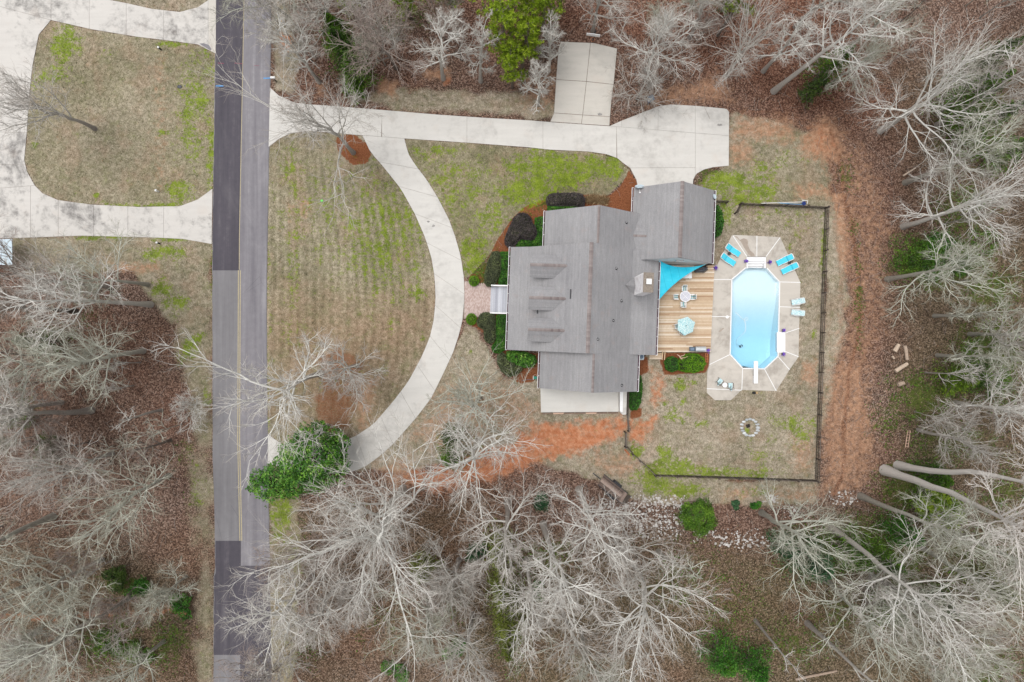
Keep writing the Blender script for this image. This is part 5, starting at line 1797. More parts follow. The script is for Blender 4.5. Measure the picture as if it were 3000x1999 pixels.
# purple flower pots
def pot(label, x_, y_, z, r=.2, first=[]):
    c = W(x_, y_, .3); c.z = z
    t = thing('flower_pot', label, 'flower pot', c, group='pots of purple flowers by the pool')
    MB().lathe(c, [(r * .6, 0), (r * .8, .26), (r * .86, .26), (r * .86, .3)], 12).build('pot', M['terracotta'], t)
    rr = random.Random(int(x_ * 10))
    m_ = MB()
    for k in range(110):
        a_, q_ = rr.uniform(0, 6.28), abs(rr.gauss(0, .55))
        h_ = rr.uniform(0, 1)
        p = Vector((c.x + r * 1.25 * min(q_, 1.1) * math.cos(a_), c.y + r * 1.25 * min(q_, 1.1) * math.sin(a_), z + .3 + .18 * (1 - min(q_, 1) ** 2) + rr.uniform(0, .05)))
        m_.tint = rr.random()
        d1, d2 = Vector((rr.uniform(-1, 1), rr.uniform(-1, 1), rr.uniform(-.4, .4))) * .07, Vector((rr.uniform(-1, 1), rr.uniform(-1, 1), rr.uniform(-.4, .4))) * .07
        m_.add([p, p + d1, p + d1 + d2, p + d2], [(0, 1, 2, 3)])
    tag(m_.build('flowers', M['purple'], t), kind='stuff')


pot('purple flower pot beside the shallow steps on the house side', 2185.4, 765.5, PZ)
pot('purple flower pot beside the shallow steps on the fence side', 2254.6, 769.3, PZ)
pot('loose purple flower pot at the deck corner below the garage', 2096, 786.5, PZ, .22)
pot('purple flower pot at the end of the white bench nearer the recliners', 2295.5, 968.7, PZ)
pot('purple flower pot at the end of the white bench nearer the diving board', 2294.3, 1038, PZ)
pot('purple flower pot at the deck edge beside the stainless grill', 2072.7, 1027, DZ, .2)

c = W(2210.5, 1151.5)
t = thing('pump_box', 'small black and beige equipment box beside the pool deck behind the diving board', 'equipment box', (c.x, c.y, 0))
MB().prism(rrect(c.x - .12, c.y, .3, .26, .06, 3), 0, .3).build('pump_body', M['black'], t)
MB().box((c.x + .17, c.y, .16), (.22, .22, .32)).build('control_box', M['straw'], t)

# driftwood, orange ladder, conditioning unit, watering cart
c = W(1999, 1043)
t = thing('driftwood_branch', 'bare pinkish driftwood branch lying over the rounded shrubs beside the deck', 'driftwood', (c.x, c.y, 0))
def dw(pts, rads, par=None, nm='stem'):
    l = [W(1880 + x / 8.25, 1000 + y / 8.25, z) for x, y, z in pts]
    return MB().tube(l, rads, 6).build(nm, M['driftwood'], par, True)
b0 = dw([(990, 455, 1.0), (950, 420, 1.05), (925, 385, 1.1), (895, 350, 1.05), (850, 325, .95)], [.09, .08, .07, .055, .03], t)
for pts in ([(925, 385, 1.1), (960, 360, 1.15), (1010, 350, 1.2), (1035, 330, 1.25), (1030, 312, 1.3)], [(950, 420, 1.05), (1000, 405, 1.1), (1060, 400, 1.2), (1095, 380, 1.2), (1115, 378, 1.15)], [(990, 455, 1.0), (1020, 440, 1.05), (1050, 465, 1.0)], [(940, 400, 1.07), (975, 430, 1.0), (985, 460, .95)]):
    dw(pts, [.06, .05, .045, .04, .025][:len(pts)], t, 'limb')
t = thing('wooden_trellis', 'narrow orange wooden ladder-like trellis beside the rounded shrubs and pool deck', 'trellis', W(2070, 1048))
for x_ in (2067.2, 2072.8):
    MB().bar(W(x_, 1036, .35), W(x_ + .8, 1063, .25), .06, .06).build('rail', M['new_wood'], t)
for k in range(4):
    y_ = 1037 + k * 8
    MB().bar(W(2067.4, y_, .3), W(2073.4, y_ + .5, .3), .05, .05).build('rung', M['new_wood'], t)
c = W(1875.5, 1045.5)
t = thing('air_conditioner', 'pale blue outdoor air conditioning unit tucked beside the lower house eave', 'air conditioner', (c.x, c.y, 0))
MB().prism(rrect(c.x, c.y, .62, .66, .1, 4), .05, .7).build('casing', M['dish'], t)
MB().lathe((c.x, c.y, .7), [(.24, .004), (.24, .02)], 16).build('fan_grille', M['bin_lid'], t)
MB().box((c.x, c.y, .025), (.75, .8, .05)).build('base_slab', M['concrete'], t)
c = W(1568, 1107)
t = thing('garden_cart', 'small green and white garden hose cart on the mulch beside the lower wing', 'hose cart', (c.x, c.y, 0))
MB().box((c.x, c.y, .3), (.36, .3, .36)).build('reel_box', M['green_plastic'], t)
for d_ in (-.24, .24):
    MB().box((c.x + d_, c.y, .3), (.05, .42, .6)).build('side_frame', M['white_plastic'], t)
MB().tube([(c.x - .24, c.y + .2, .55), (c.x - .1, c.y + .34, .75), (c.x + .1, c.y + .34, .75), (c.x + .24, c.y + .2, .55)], .025, 6).build('handle', M['driftwood'], t)
MB().tube([W(1560, 1114, .04), W(1548, 1112, .03), W(1535, 1116, .03), W(1528, 1117, .03)], .02, 5).build('hose', M['bin_lid'], t)

# ------------------------------------------------------------------ fences
def fence(name, label, pts, h=1.12, rails=3, spacing=0.155, post_every=2.4, closed=False, cat='fence'):
    pts = [Vector(W(*p)) for p in pts]
    t = thing(name, label, cat, pts[0], group=None)
    pk = MB()
    for a_, b_ in zip(pts, pts[1:]):
        L = (b_ - a_).length
        d = (b_ - a_) / L
        nrm = Vector((-d.y, d.x, 0))
        k = max(1, round(L / post_every))
        for i in range(k + 1):
            if i == k and b_ is not pts[-1]:
                continue
            p = a_ + d * (L * i / k)
            m_ = MB(); m_.tint = rnd.uniform(.15, .7)
            m_.box((p.x, p.y, (h + .08) / 2), (.11, .11, h + .08), math.atan2(d.y, d.x)).build('post', M['fence_wood'], t)
        for r_ in range(rails):
            z_ = .18 + (h - .25) * r_ / (rails - 1)
            for i in range(k):
                m_ = MB(); m_.tint = rnd.uniform(.25, .8)
                m_.bar(a_ + d * (L * i / k + .06) + nrm * .06 + Vector((0, 0, z_)), a_ + d * (L * (i + 1) / k - .06) + nrm * .06 + Vector((0, 0, z_)), .04, .09)
                m_.build('rail', M['fence_wood'], t)
        n_ = int(L / spacing)
        for i in range(n_):
            p = a_ + d * (L * (i + .5) / n_) + nrm * .105
            pk.tint = min(1, max(0, rnd.gauss(.45, .25)))
            z_ = h * rnd.uniform(.96, 1.04)
            tl = rnd.uniform(-.02, .02)
            pk.bar((p.x, p.y, .05), (p.x + d.x * tl, p.y + d.y * tl, z_), .085, .02)
    tag(pk.build('pickets', M['fence_wood'], t), kind='stuff')
    return t


fence('picket_fence', 'long weathered picket fence on the far side of the pool along the clay track', [(2389, 1408), (2398, 1150), (2408, 860), (2418, 612)])
fence('picket_fence', 'weathered picket fence behind the shallow end, holding the pool poles', [(2416, 610.5), (2300, 605), (2167, 600)])
fence('picket_fence', 'low dark picket fence along the bottom of the yard by the evergreen bush', [(1917, 1393), (2100, 1398.5), (2386, 1408.5)])
fence('picket_fence', 'slanting dark picket fence run between the trailer and the green corner of the yard', [(1833, 1309), (1851, 1331), (1872, 1350), (1916, 1391.5)])
fence('picket_fence', 'short picket fence between the retaining wall and the red clay gate opening', [(1836, 1150), (1834, 1213), (1838, 1262)], post_every=2)
fence('fence_gate', 'picket gate standing ajar across the red clay track', [(1829, 1265), (1829, 1308)], post_every=1.7, cat='gate')
fence('picket_fence', 'short fence stub from the garage wall to the gate opening above the pool', [(2092, 596), (2126, 597)], post_every=1.3)
fence('fence_gate', 'open picket gate swung inwards above the shallow end of the pool', [(2165, 600), (2151, 627)], post_every=1.2, cat='gate')
t = thing('warning_panel', 'small orange slatted panel leaning on the slanting fence near the trailer', 'panel', W(1836, 1325))
for k in range(5):
    MB().bar(W(1829.5 + k * 3.0, 1319 + k * 3.4, .5), W(1832.0 + k * 3.0, 1317.5 + k * 3.4, .72), .06, .05).build('slat', M['new_wood'], t)
for o_ in ((0, 0), (2.6, -1.6)):
    MB().bar(W(1829 + o_[0], 1318.5 + o_[1], .48 + o_[0] * .08), W(1843.5 + o_[0], 1335 + o_[1], .48 + o_[0] * .08), .06, .06).build('stile', M['new_wood'], t)

t = thing('pool_pole', 'long white telescopic pool pole lying along the fence top', 'pool pole', W(2290, 596, 1.2))
MB().tube([W(2231, 596.5, 1.24), W(2290, 594.5, 1.26), W(2352, 592.5, 1.28)], .03, 6).build('shaft', M['white_plastic'], t)
MB().tube([W(2278, 595.2, 1.27), W(2292, 594.6, 1.27)], .045, 6).build('grip', M['dish'], t)
t = thing('pool_net', 'blue pool skimmer net on a pole resting on the fence corner', 'pool net', W(2350, 597, 1.2))
M['blue_net'] = simple('navy_net', (26, 48, 110), .7, .2, 8)
M['light_blue'] = simple('blue_pole', (120, 178, 220), .4, .1, 8, .4)
MB().tube([W(2285, 596.5, 1.2), W(2350, 599.5, 1.26)], .028, 6).build('shaft', M['light_blue'], t)
MB().tube([W(2290, 597.5, 1.18), W(2350, 601.5, 1.22)], .02, 6).build('brace_pole', M['blue_net'], t)
MB().prism([W2(2350, 591, 1.3), W2(2360, 591, 1.3), W2(2362, 600, 1.3), W2(2355, 603, 1.3), W2(2350, 598, 1.3)], 1.16, 1.3).build('net_bag', M['blue_net'], t)
MB().tube([W(2350, 587.5, 1.3), W(2366, 589, 1.3), W(2365, 598, 1.3)], .035, 5).build('frame', M['white_plastic'], t)

# fire pit ring
c = W(2196.4, 1253)
t = thing('fire_pit', 'ring of pale blocks round a grassy fire pit in the fenced yard', 'fire pit', (c.x, c.y, 0))
for k in range(16):
    a_ = 2 * math.pi * k / 16 + rnd.uniform(-.05, .05)
    r_ = .93 + rnd.uniform(-.04, .04)
    m_ = MB(); m_.tint = rnd.random()
    m_.blob((c.x + r_ * math.cos(a_), c.y + r_ * math.sin(a_), .07), (rnd.uniform(.19, .25), rnd.uniform(.14, .18), .14), k, .18, 7, 4).build('stone', M['pit_stone'], t)
MB().blob((c.x - .2, c.y + .16, .0), (.26, .24, .09), 5, .3, 9, 5).build('ash_heap', M['ash'], t)
for k in range(4):
    a_ = 1.3 * k
    MB().tube([(c.x - .2 + .25 * math.cos(a_), c.y + .15 + .25 * math.sin(a_), .05), (c.x - .2 - .2 * math.cos(a_), c.y + .15 - .2 * math.sin(a_), .16)], .03, 5).build('charred_stick', M['black'], t)

# ------------------------------------------------------------------ trailer
t = thing('utility_trailer', 'old flatbed trailer with weathered plank deck parked beside the woods', 'trailer', W(1795, 1432))
a0, b0, c0, d0 = W(1769, 1392, .6), W(1839, 1448, .6), W(1815, 1478, .6), W(1752, 1420, .6)
ux = (b0 - a0).normalized(); uy = (a0 - d0).normalized()
Ln, Wd = (b0 - a0).length, (a0 - d0).length
np_ = 9
for k in range(np_):
    m_ = MB(); m_.tint = min(1, max(0, rnd.gauss(.5, .3)))
    p_ = d0 + uy * (Wd * (k + .5) / np_)
    m_.bar(p_ + ux * rnd.uniform(0, .05), p_ + ux * (Ln - .5 + rnd.uniform(-.05, .03)), Wd / np_ - .015, .05).build('plank', M['trailer_wood'], t)
for k in range(3):
    m_ = MB(); m_.tint = rnd.uniform(.5, .9)
    p_ = d0 + ux * (Ln - .43 + k * .15)
    m_.bar(p_ + uy * .02, p_ + uy * (Wd - .02), .14, .05).build('plank', M['trailer_wood'], t)
for off in (-.05, Wd + .05):
    p_ = d0 + uy * off
    MB().bar(p_ + Vector((0, 0, -.08)), p_ + ux * Ln + Vector((0, 0, -.08)), .08, .14).build('side_frame', M['dark'], t)
for off in (-.22, Wd + .22):
    ctr_ = d0 + uy * off + ux * (Ln * .55)
    f_ = MB()
    f_.bar(ctr_ - ux * .42 + Vector((0, 0, .05)), ctr_ + ux * .42 + Vector((0, 0, .05)), .2, .04)
    f_.bar(ctr_ - ux * .42 + Vector((0, 0, .05)), ctr_ - ux * .58 + Vector((0, 0, -.22)), .26, .04)
    f_.bar(ctr_ + ux * .42 + Vector((0, 0, .05)), ctr_ + ux * .58 + Vector((0, 0, -.22)), .26, .04)
    f_.build('fender', M['dark'], t)
    w_ = MB()
    pts = []
    for k in range(16):
        a_ = 2 * math.pi * k / 16
        pts.append(ux * (.33 * math.cos(a_)) + Vector((0, 0, .33 * math.sin(a_))))
    cc_ = Vector((ctr_.x, ctr_.y, .33))
    w_.add([cc_ + p - uy * .1 for p in pts] + [cc_ + p + uy * .1 for p in pts], [tuple(range(16)), tuple(range(31, 15, -1))] + [(i, i + 16, (i + 1) % 16 + 16, (i + 1) % 16) for i in range(16)])
    w_.build('wheel', M['black'], t)
rp = MB()
e0, e1 = d0 + ux * (Ln + .02), a0 + ux * (Ln + .02)
rp.bar((e0 + e1) / 2 + ux * .0 + Vector((0, 0, -.04)), (e0 + e1) / 2 + ux * .46 + Vector((0, 0, -.4)), Wd, .05)
rp.build('tailgate_ramp', M['fence_wood'], t)
MB().bar((a0 + d0) / 2 + Vector((0, 0, -.12)), (a0 + d0) / 2 - ux * 1.1 + Vector((0, 0, -.2)), .1, .1).build('drawbar', M['dark'], t)

# ------------------------------------------------------------------ small street and yard things
c = W(1902, 297.5)
t = thing('rubbish_bin', 'blue grey wheeled bin standing askew beside the turnaround slab', 'bin', (c.x, c.y, 0))
rz = R(-22)
q = MB()
bt = [(-.26, -.24), (.26, -.24), (.26, .24), (-.26, .24)]
def rt(x, y): return (c.x + x * math.cos(-rz) - y * math.sin(-rz), c.y + x * math.sin(-rz) + y * math.cos(-rz))
lo, hi = [(*rt(x * .85, y * .85), 0.05) for x, y in bt], [(*rt(x * 1.15, y * 1.15), 1.0) for x, y in bt]
q.add(lo + hi, [(3, 2, 1, 0), (4, 5, 6, 7)] + [(i, (i + 1) % 4, 4 + (i + 1) % 4, 4 + i) for i in range(4)]).build('bin_body', M['bin'], t)
MB().box((*rt(0, 0), 1.03), (.66, .62, .06), -rz).build('lid', M['bin_lid'], t)
MB().bar((*rt(-.36, -.3), 1.0), (*rt(-.36, .3), 1.0), .05, .05).build('handle', M['white_plastic'], t)
for s_ in (-.26, .26):
    MB().box((*rt(-.26, s_), .12), (.22, .06, .22), -rz).build('wheel', M['black'], t)

t = thing('basketball_hoop', 'basketball goal with white backboard at the wooded end of the court', 'basketball hoop', W(1737, 122))
pz = W(1737, 121)
MB().tube([pz, pz + Vector((0, 0, 2.7))], .06, 8).build('pole', M['dark'], t)
b1, b2 = W(1719, 97.5, 3.4), W(1759, 103, 3.4)
mid = (b1 + b2) / 2
for z_ in (2.6, 3.1):
    MB().bar((pz.x, pz.y, 2.6), (mid.x, mid.y + .05, z_), .05, .05).build('extension_arm', M['dark'], t)
dB = (b2 - b1).normalized()
MB().add([], []).box((mid.x, mid.y, 3.15), ((b2 - b1).length, .06, .5), math.atan2(dB.y, dB.x)).build('backboard', M['white_plastic'], t)
rr_ = MB()
rc_ = Vector((mid.x + dB.y * .3, mid.y - dB.x * .3, 2.75))
for k in range(16):
    a0_, a1_ = 2 * math.pi * k / 16, 2 * math.pi * (k + 1) / 16
    rr_.bar((rc_.x + .225 * math.cos(a0_), rc_.y + .225 * math.sin(a0_), 2.75), (rc_.x + .225 * math.cos(a1_), rc_.y + .225 * math.sin(a1_), 2.75), .022, .022)
rr_.build('rim', M['new_wood'], t)

c = W(805, 239)
t = thing('mailbox', 'roadside mailbox with a white top at the drive entrance corner', 'mailbox', (c.x, c.y, 0))
MB().box((c.x + .15, c.y, .55), (.1, .1, 1.1)).build('post', M['dark'], t)
mb_ = MB()
pr = [(-.12, 1.0), (.12, 1.0), (.12, 1.16), (.07, 1.23), (-.07, 1.23), (-.12, 1.16)]
mb_.add([(c.x - .1, c.y + y, z) for y, z in pr] + [(c.x + .42, c.y + y, z) for y, z in pr], [tuple(reversed(range(6))), tuple(range(6, 12))] + [(i, (i + 1) % 6, 6 + (i + 1) % 6, 6 + i) for i in range(6)])
mb_.build('box', M['white'], t)
MB().box((c.x - .12, c.y, 1.1), (.03, .22, .2)).build('door', M['dark'], t)
c = W(829, 69)
t = thing('cable_pedestal', 'small white and yellow utility pedestal on the verge above the red soil patch', 'utility pedestal', (c.x, c.y, 0))
MB().box((c.x - .05, c.y + .1, .35), (.34, .24, .7)).build('cabinet', M['white'], t)
MB().lathe((c.x + .15, c.y - .2, 0), [(.05, 0), (.05, .9), (.0, .95)], 8).build('marker_post', M['yellow_line'], t)
MB().lathe((c.x + .15, c.y - .2, .9), [(.09, 0), (.09, .14)], 8).build('marker_cap', simple('yellow_cap', (220, 170, 40), .5), t)
c = W(943, 589)
t = thing('sprinkler_cap', 'bright lime green round cap in the front lawn', 'cap', (c.x, c.y, 0))
MB().lathe(c, [(.15, 0), (.15, .05), (.1, .09)], 12).build('cap', M['lime'], t)
for (x_, y_, lb) in ((471.5, 146, 'dark utility post with white top ending the bare trench on the neighbour lawn'), (464, 562, 'white pipe stub at the lower end of the bare trench'), (467, 714, 'dark post with white top in the grass below the neighbour driveway')):
    c = W(x_, y_)
    t = thing('utility_post', lb, 'utility post', (c.x, c.y, 0))
    MB().lathe(c, [(.1, 0), (.1, .5), (.13, .5), (.13, .58)], 10).build('post', M['dark' if x_ != 464 else 'white_plastic'], t)
    MB().lathe((c.x, c.y, .58), [(.12, 0), (.1, .08), (.03, .12)], 10).build('cap', M['white_plastic'], t)
c = W(526, 255)
t = thing('meter_cover', 'dark oval meter cover set in the neighbour lawn', 'meter cover', (c.x, c.y, 0))
MB().prism(rrect(c.x, c.y, .52, .36, .15, 5), -.05, .02).build('frame', M['dark'], t)
MB().prism(rrect(c.x, c.y, .4, .26, .1, 4), .02, .03).build('lid', M['cover'], t)
for (x_, y_, m_, lb) in ((545, 257, 'blue_paint', 'small blue marker flag beside the dark meter cover'), (540, 268, 'new_wood', 'small orange marker flag beside the dark meter cover')):
    c = W(x_, y_)
    t = thing('marker_flag', lb, 'marker flag', (c.x, c.y, 0))
    MB().tube([c, c + Vector((0, 0, .5))], .008, 4).build('wire', M['dark'], t)
    MB().add([c + Vector((0, 0, .38)), c + Vector((.16, .02, .4)), c + Vector((.16, .03, .52)), c + Vector((0, 0, .5))], [(0, 1, 2, 3), (3, 2, 1, 0)]).build('flag', M[m_], t)

# neighbour's shed at the edge
t = thing('garden_shed', 'pale metal roofed shed cut by the photo edge beside the neighbour driveway', 'shed', W(0, 740))
MB().box((W(-34, 0).x, W(0, 740).y, 1.1), (2.5, 2.6, 2.2)).build('wall', M['offwhite'], t)
zs_ = 2.4
for k in range(8):
    x0_, x1_ = W(-90 + k * 15.7, 0, zs_).x + .01, W(-90 + (k + 1) * 15.7, 0, zs_).x - .01
    y0_, y1_ = W(0, 777, zs_).y, W(0, 701, zs_).y
    MB().box(((x0_ + x1_) / 2, (y0_ + y1_) / 2, 2.35 + .02 * (k % 2)), (x1_ - x0_, y1_ - y0_, .06)).build('roof_sheet', M['dish'], t)
MB().box((W(30, 0).x - .2, W(0, 740).y, 1.0), (.06, .8, 1.9)).build('door', M['white'], t)

# ------------------------------------------------------------------ bare trees
def unit(a):
    return a / np.maximum(np.linalg.norm(a, axis=-1, keepdims=True), 1e-9)


def children(P, Rd, n, rng, t0, t1, ang_, asd, length, taper, K, wig, up, rf, rtip, flat=0.0):
    """n child branches for every parent polyline"""
    Np, Kp, _ = P.shape
    t = t0 + (t1 - t0) * ((np.arange(n)[None] + rng.random((Np, n))) / n)
    x = np.clip(t * (Kp - 1), 0, Kp - 1.001)
    i0 = x.astype(int)
    f = (x - i0)[..., None]
    r_ = np.arange(Np)[:, None]
    pos = P[r_, i0] * (1 - f) + P[r_, i0 + 1] * f
    tan = unit(P[r_, i0 + 1] - P[r_, i0])
    rad = Rd[r_, i0] * (1 - f[..., 0]) + Rd[r_, i0 + 1] * f[..., 0]
    ref = np.where(np.abs(tan[..., 2:3]) > 0.9, np.array([1.0, 0, 0]), np.array([0, 0, 1.0]))
    a = unit(np.cross(tan, ref))
    b = np.cross(tan, a)
    az = rng.random((Np, 1)) * 6.283 + np.arange(n)[None] * 2.39996 + rng.normal(0, .35, (Np, n))
    an = ang_ + rng.normal(0, asd, (Np, n))
    d = np.cos(an)[..., None] * tan + np.sin(an)[..., None] * (np.cos(az)[..., None] * a + np.sin(az)[..., None] * b)
    L = length * (1 - taper * ((t - t0) / (t1 - t0))) * rng.uniform(.6, 1.2, (Np, n))
    if np.ndim(length) == 2:
        pass
    M_ = Np * n
    p, d, L, rad = pos.reshape(M_, 3), d.reshape(M_, 3), L.reshape(M_), rad.reshape(M_)
    out = np.zeros((M_, K, 3))
    out[:, 0] = p
    for k in range(1, K):
        d = unit(d + rng.normal(0, wig, (M_, 3)) + np.array([0, 0, up]))
        out[:, k] = out[:, k - 1] + d * (L / (K - 1))[:, None]
    r0 = np.minimum(rad * 0.9, rad * rf + rtip)
    s = np.linspace(0, 1, K)[None] ** 0.8
    Rr = r0[:, None] * (1 - s) + np.minimum(rtip, r0)[:, None] * s
    return out, Rr


def tubes(P, Rd, sides, tone0, tone1):
    Np, K, _ = P.shape
    tan = np.empty_like(P)
    tan[:, 1:-1] = P[:, 2:] - P[:, :-2]
    tan[:, 0] = P[:, 1] - P[:, 0]
    tan[:, -1] = P[:, -1] - P[:, -2]
    tan = unit(tan)
    ref = np.where(np.abs(tan[:, :1, 2:3]) > 0.9, np.array([1.0, 0.2, 0]), np.array([0.1, 0, 1.0]))
    a = unit(np.cross(tan, np.broadcast_to(ref, tan.shape)))
    b = np.cross(tan, a)
    th = np.arange(sides) * 2 * np.pi / sides
    V = P[:, :, None] + Rd[:, :, None, None] * (np.cos(th)[None, None, :, None] * a[:, :, None] + np.sin(th)[None, None, :, None] * b[:, :, None])
    base_ = (np.arange(Np) * K * sides)[:, None, None]
    k = (np.arange(K - 1) * sides)[None, :, None]
    s = np.arange(1 if sides == 2 else sides)[None, None]
    s2 = (s + 1) % sides
    F = np.stack([base_ + k + s, base_ + k + s2, base_ + k + sides + s2, base_ + k + sides + s], -1).reshape(-1, 4)
    tone = np.linspace(tone0, tone1, K)[None, :, None] * np.ones((Np, 1, sides))
    return V.reshape(-1, 3), F, tone.ravel()


def join(parts):
    Vs, Fs, Ts, o = [], [], [], 0
    for V, F, T in parts:
        Vs.append(V); Fs.append(F + o); Ts.append(T)
        o += len(V)
    return np.concatenate(Vs), np.concatenate(Fs), np.concatenate(Ts)


STY = {  # trunk fraction, limbs, t0, t1, angle, up, subs
    'spread': dict(tf=.62, nl=10, t0=.45, t1=1.0, ang=52, up=.05, ll=1.0, lt=.25, n2=8, n3=6, n4=4),
    'vase': dict(tf=.60, nl=8, t0=.4, t1=1.0, ang=34, up=.05, ll=1.1, lt=.2, n2=8, n3=6, n4=4),
    'leader': dict(tf=.92, nl=16, t0=.45, t1=1.0, ang=55, up=.04, ll=1.1, lt=.55, n2=8, n3=6, n4=4),
    'narrow': dict(tf=.96, nl=17, t0=.28, t1=1.0, ang=50, up=.06, ll=.9, lt=.55, n2=7, n3=6, n4=4),
    'snag': dict(tf=.95, nl=6, t0=.55, t1=1.0, ang=55, up=.0, ll=.7, lt=.3, n2=4, n3=3, n4=2),
    'sapling': dict(tf=.9, nl=9, t0=.25, t1=1.0, ang=40, up=.06, ll=.9, lt=.4, n2=6, n3=4, n4=0),
    'bush': dict(tf=.25, nl=16, t0=.1, t1=1.0, ang=42, up=.02, ll=1.0, lt=.1, n2=7, n3=5, n4=3),
}


def tree_mesh(seed, h, r, style, lean=(0, 0), r0=None, dens=1.0, t0=None):
    rng = np.random.default_rng(seed)
    s = dict(STY[style])
    if t0: s['t0'] = t0
    K0 = 9
    th = h * s['tf']
    z = np.linspace(0, 1, K0)
    tr = np.zeros((1, K0, 3))
    wob = np.cumsum(rng.normal(0, .012 * h, (K0, 2)), 0) * z[:, None]
    tr[0, :, 0] = lean[0] * z ** 1.3 + wob[:, 0]
    tr[0, :, 1] = lean[1] * z ** 1.3 + wob[:, 1]
    tr[0, :, 2] = th * z - 0.15 * (z == 0)
    if r0 is None:
        r0 = 0.055 + 0.0125 * h if style != 'bush' else .06
    tipf = .42 if style in ('spread', 'vase') else .14
    Rt = (r0 * (1 - (1 - tipf) * z ** .9))[None]
    Rt[0, 0] *= 1.35
    up = s['up']
    L1 = r * s['ll'] / max(.45, math.sin(R(s['ang']))) * 1.0
    P1, R1 = children(tr, Rt, s['nl'], rng, s['t0'], s['t1'], R(s['ang']), .16, L1, s['lt'], 10, .12, up, .5, .02)
    if style in ('spread', 'vase'):
        Pt, Rt2 = children(tr[:, -3:], Rt[:, -3:], 3, rng, .7, 1.0, R(22), .12, (h - th) * 1.15, .0, 10, .10, .05, .75, .024)
        P1, R1 = np.concatenate([P1, Pt]), np.concatenate([R1, Rt2])
    l1 = np.linalg.norm(P1[:, -1] - P1[:, 0], axis=1)[:, None]
    n2, n3, n4 = (max(2, int(round(k * dens))) if k else 0 for k in (s['n2'], s['n3'], s['n4']))
    P2, R2 = children(P1, R1, n2, rng, .18, 1.0, R(38), .18, l1 * .55, .45, 7, .14, up * .8, .46, .011)
    l2 = np.linalg.norm(P2[:, -1] - P2[:, 0], axis=1)[:, None]
    P3, R3 = children(P2, R2, n3, rng, .2, 1.0, R(36), .2, l2 * .58, .4, 4, .17, up * .5, .5, .0065)
    parts = [tubes(P1, R1, 5, .32, .45), tubes(P2, R2, 4, .42, .62), tubes(P3, R3 * 1.15, 2, .62, .9)]
    if n4:
        l3 = np.linalg.norm(P3[:, -1] - P3[:, 0], axis=1)[:, None]
        P4, R4 = children(P3, R3, n4, rng, .2, 1.0, R(34), .2, l3 * .62 + .08, .3, 2, .16, 0.02, .55, .0042)
        parts.append(tubes(P4, R4 * 1.1, 2, .85, 1.0))
    return tubes(tr, Rt, 8, .0, .34), join(parts)


def bare_tree(px_, py_, h, r, style, bk_, label, seed=None, lean=(0, 0), r0=None, dens=1.0, name='bare_tree', cat='tree', group=None, t0=None):
    seed = seed if seed is not None else int(px_ * 7 + py_ * 13)
    t = thing(name, label, cat, W(px_, py_), group=group)
    tr, cr = tree_mesh(seed, h, r, style, lean, r0, dens, t0)
    link('trunk', npmesh('trunk', tr[0], tr[1], tr[2], True), M[bk_], t)
    link('crown', npmesh('crown', cr[0], cr[1], cr[2], True), M[bk_], t)
    return t


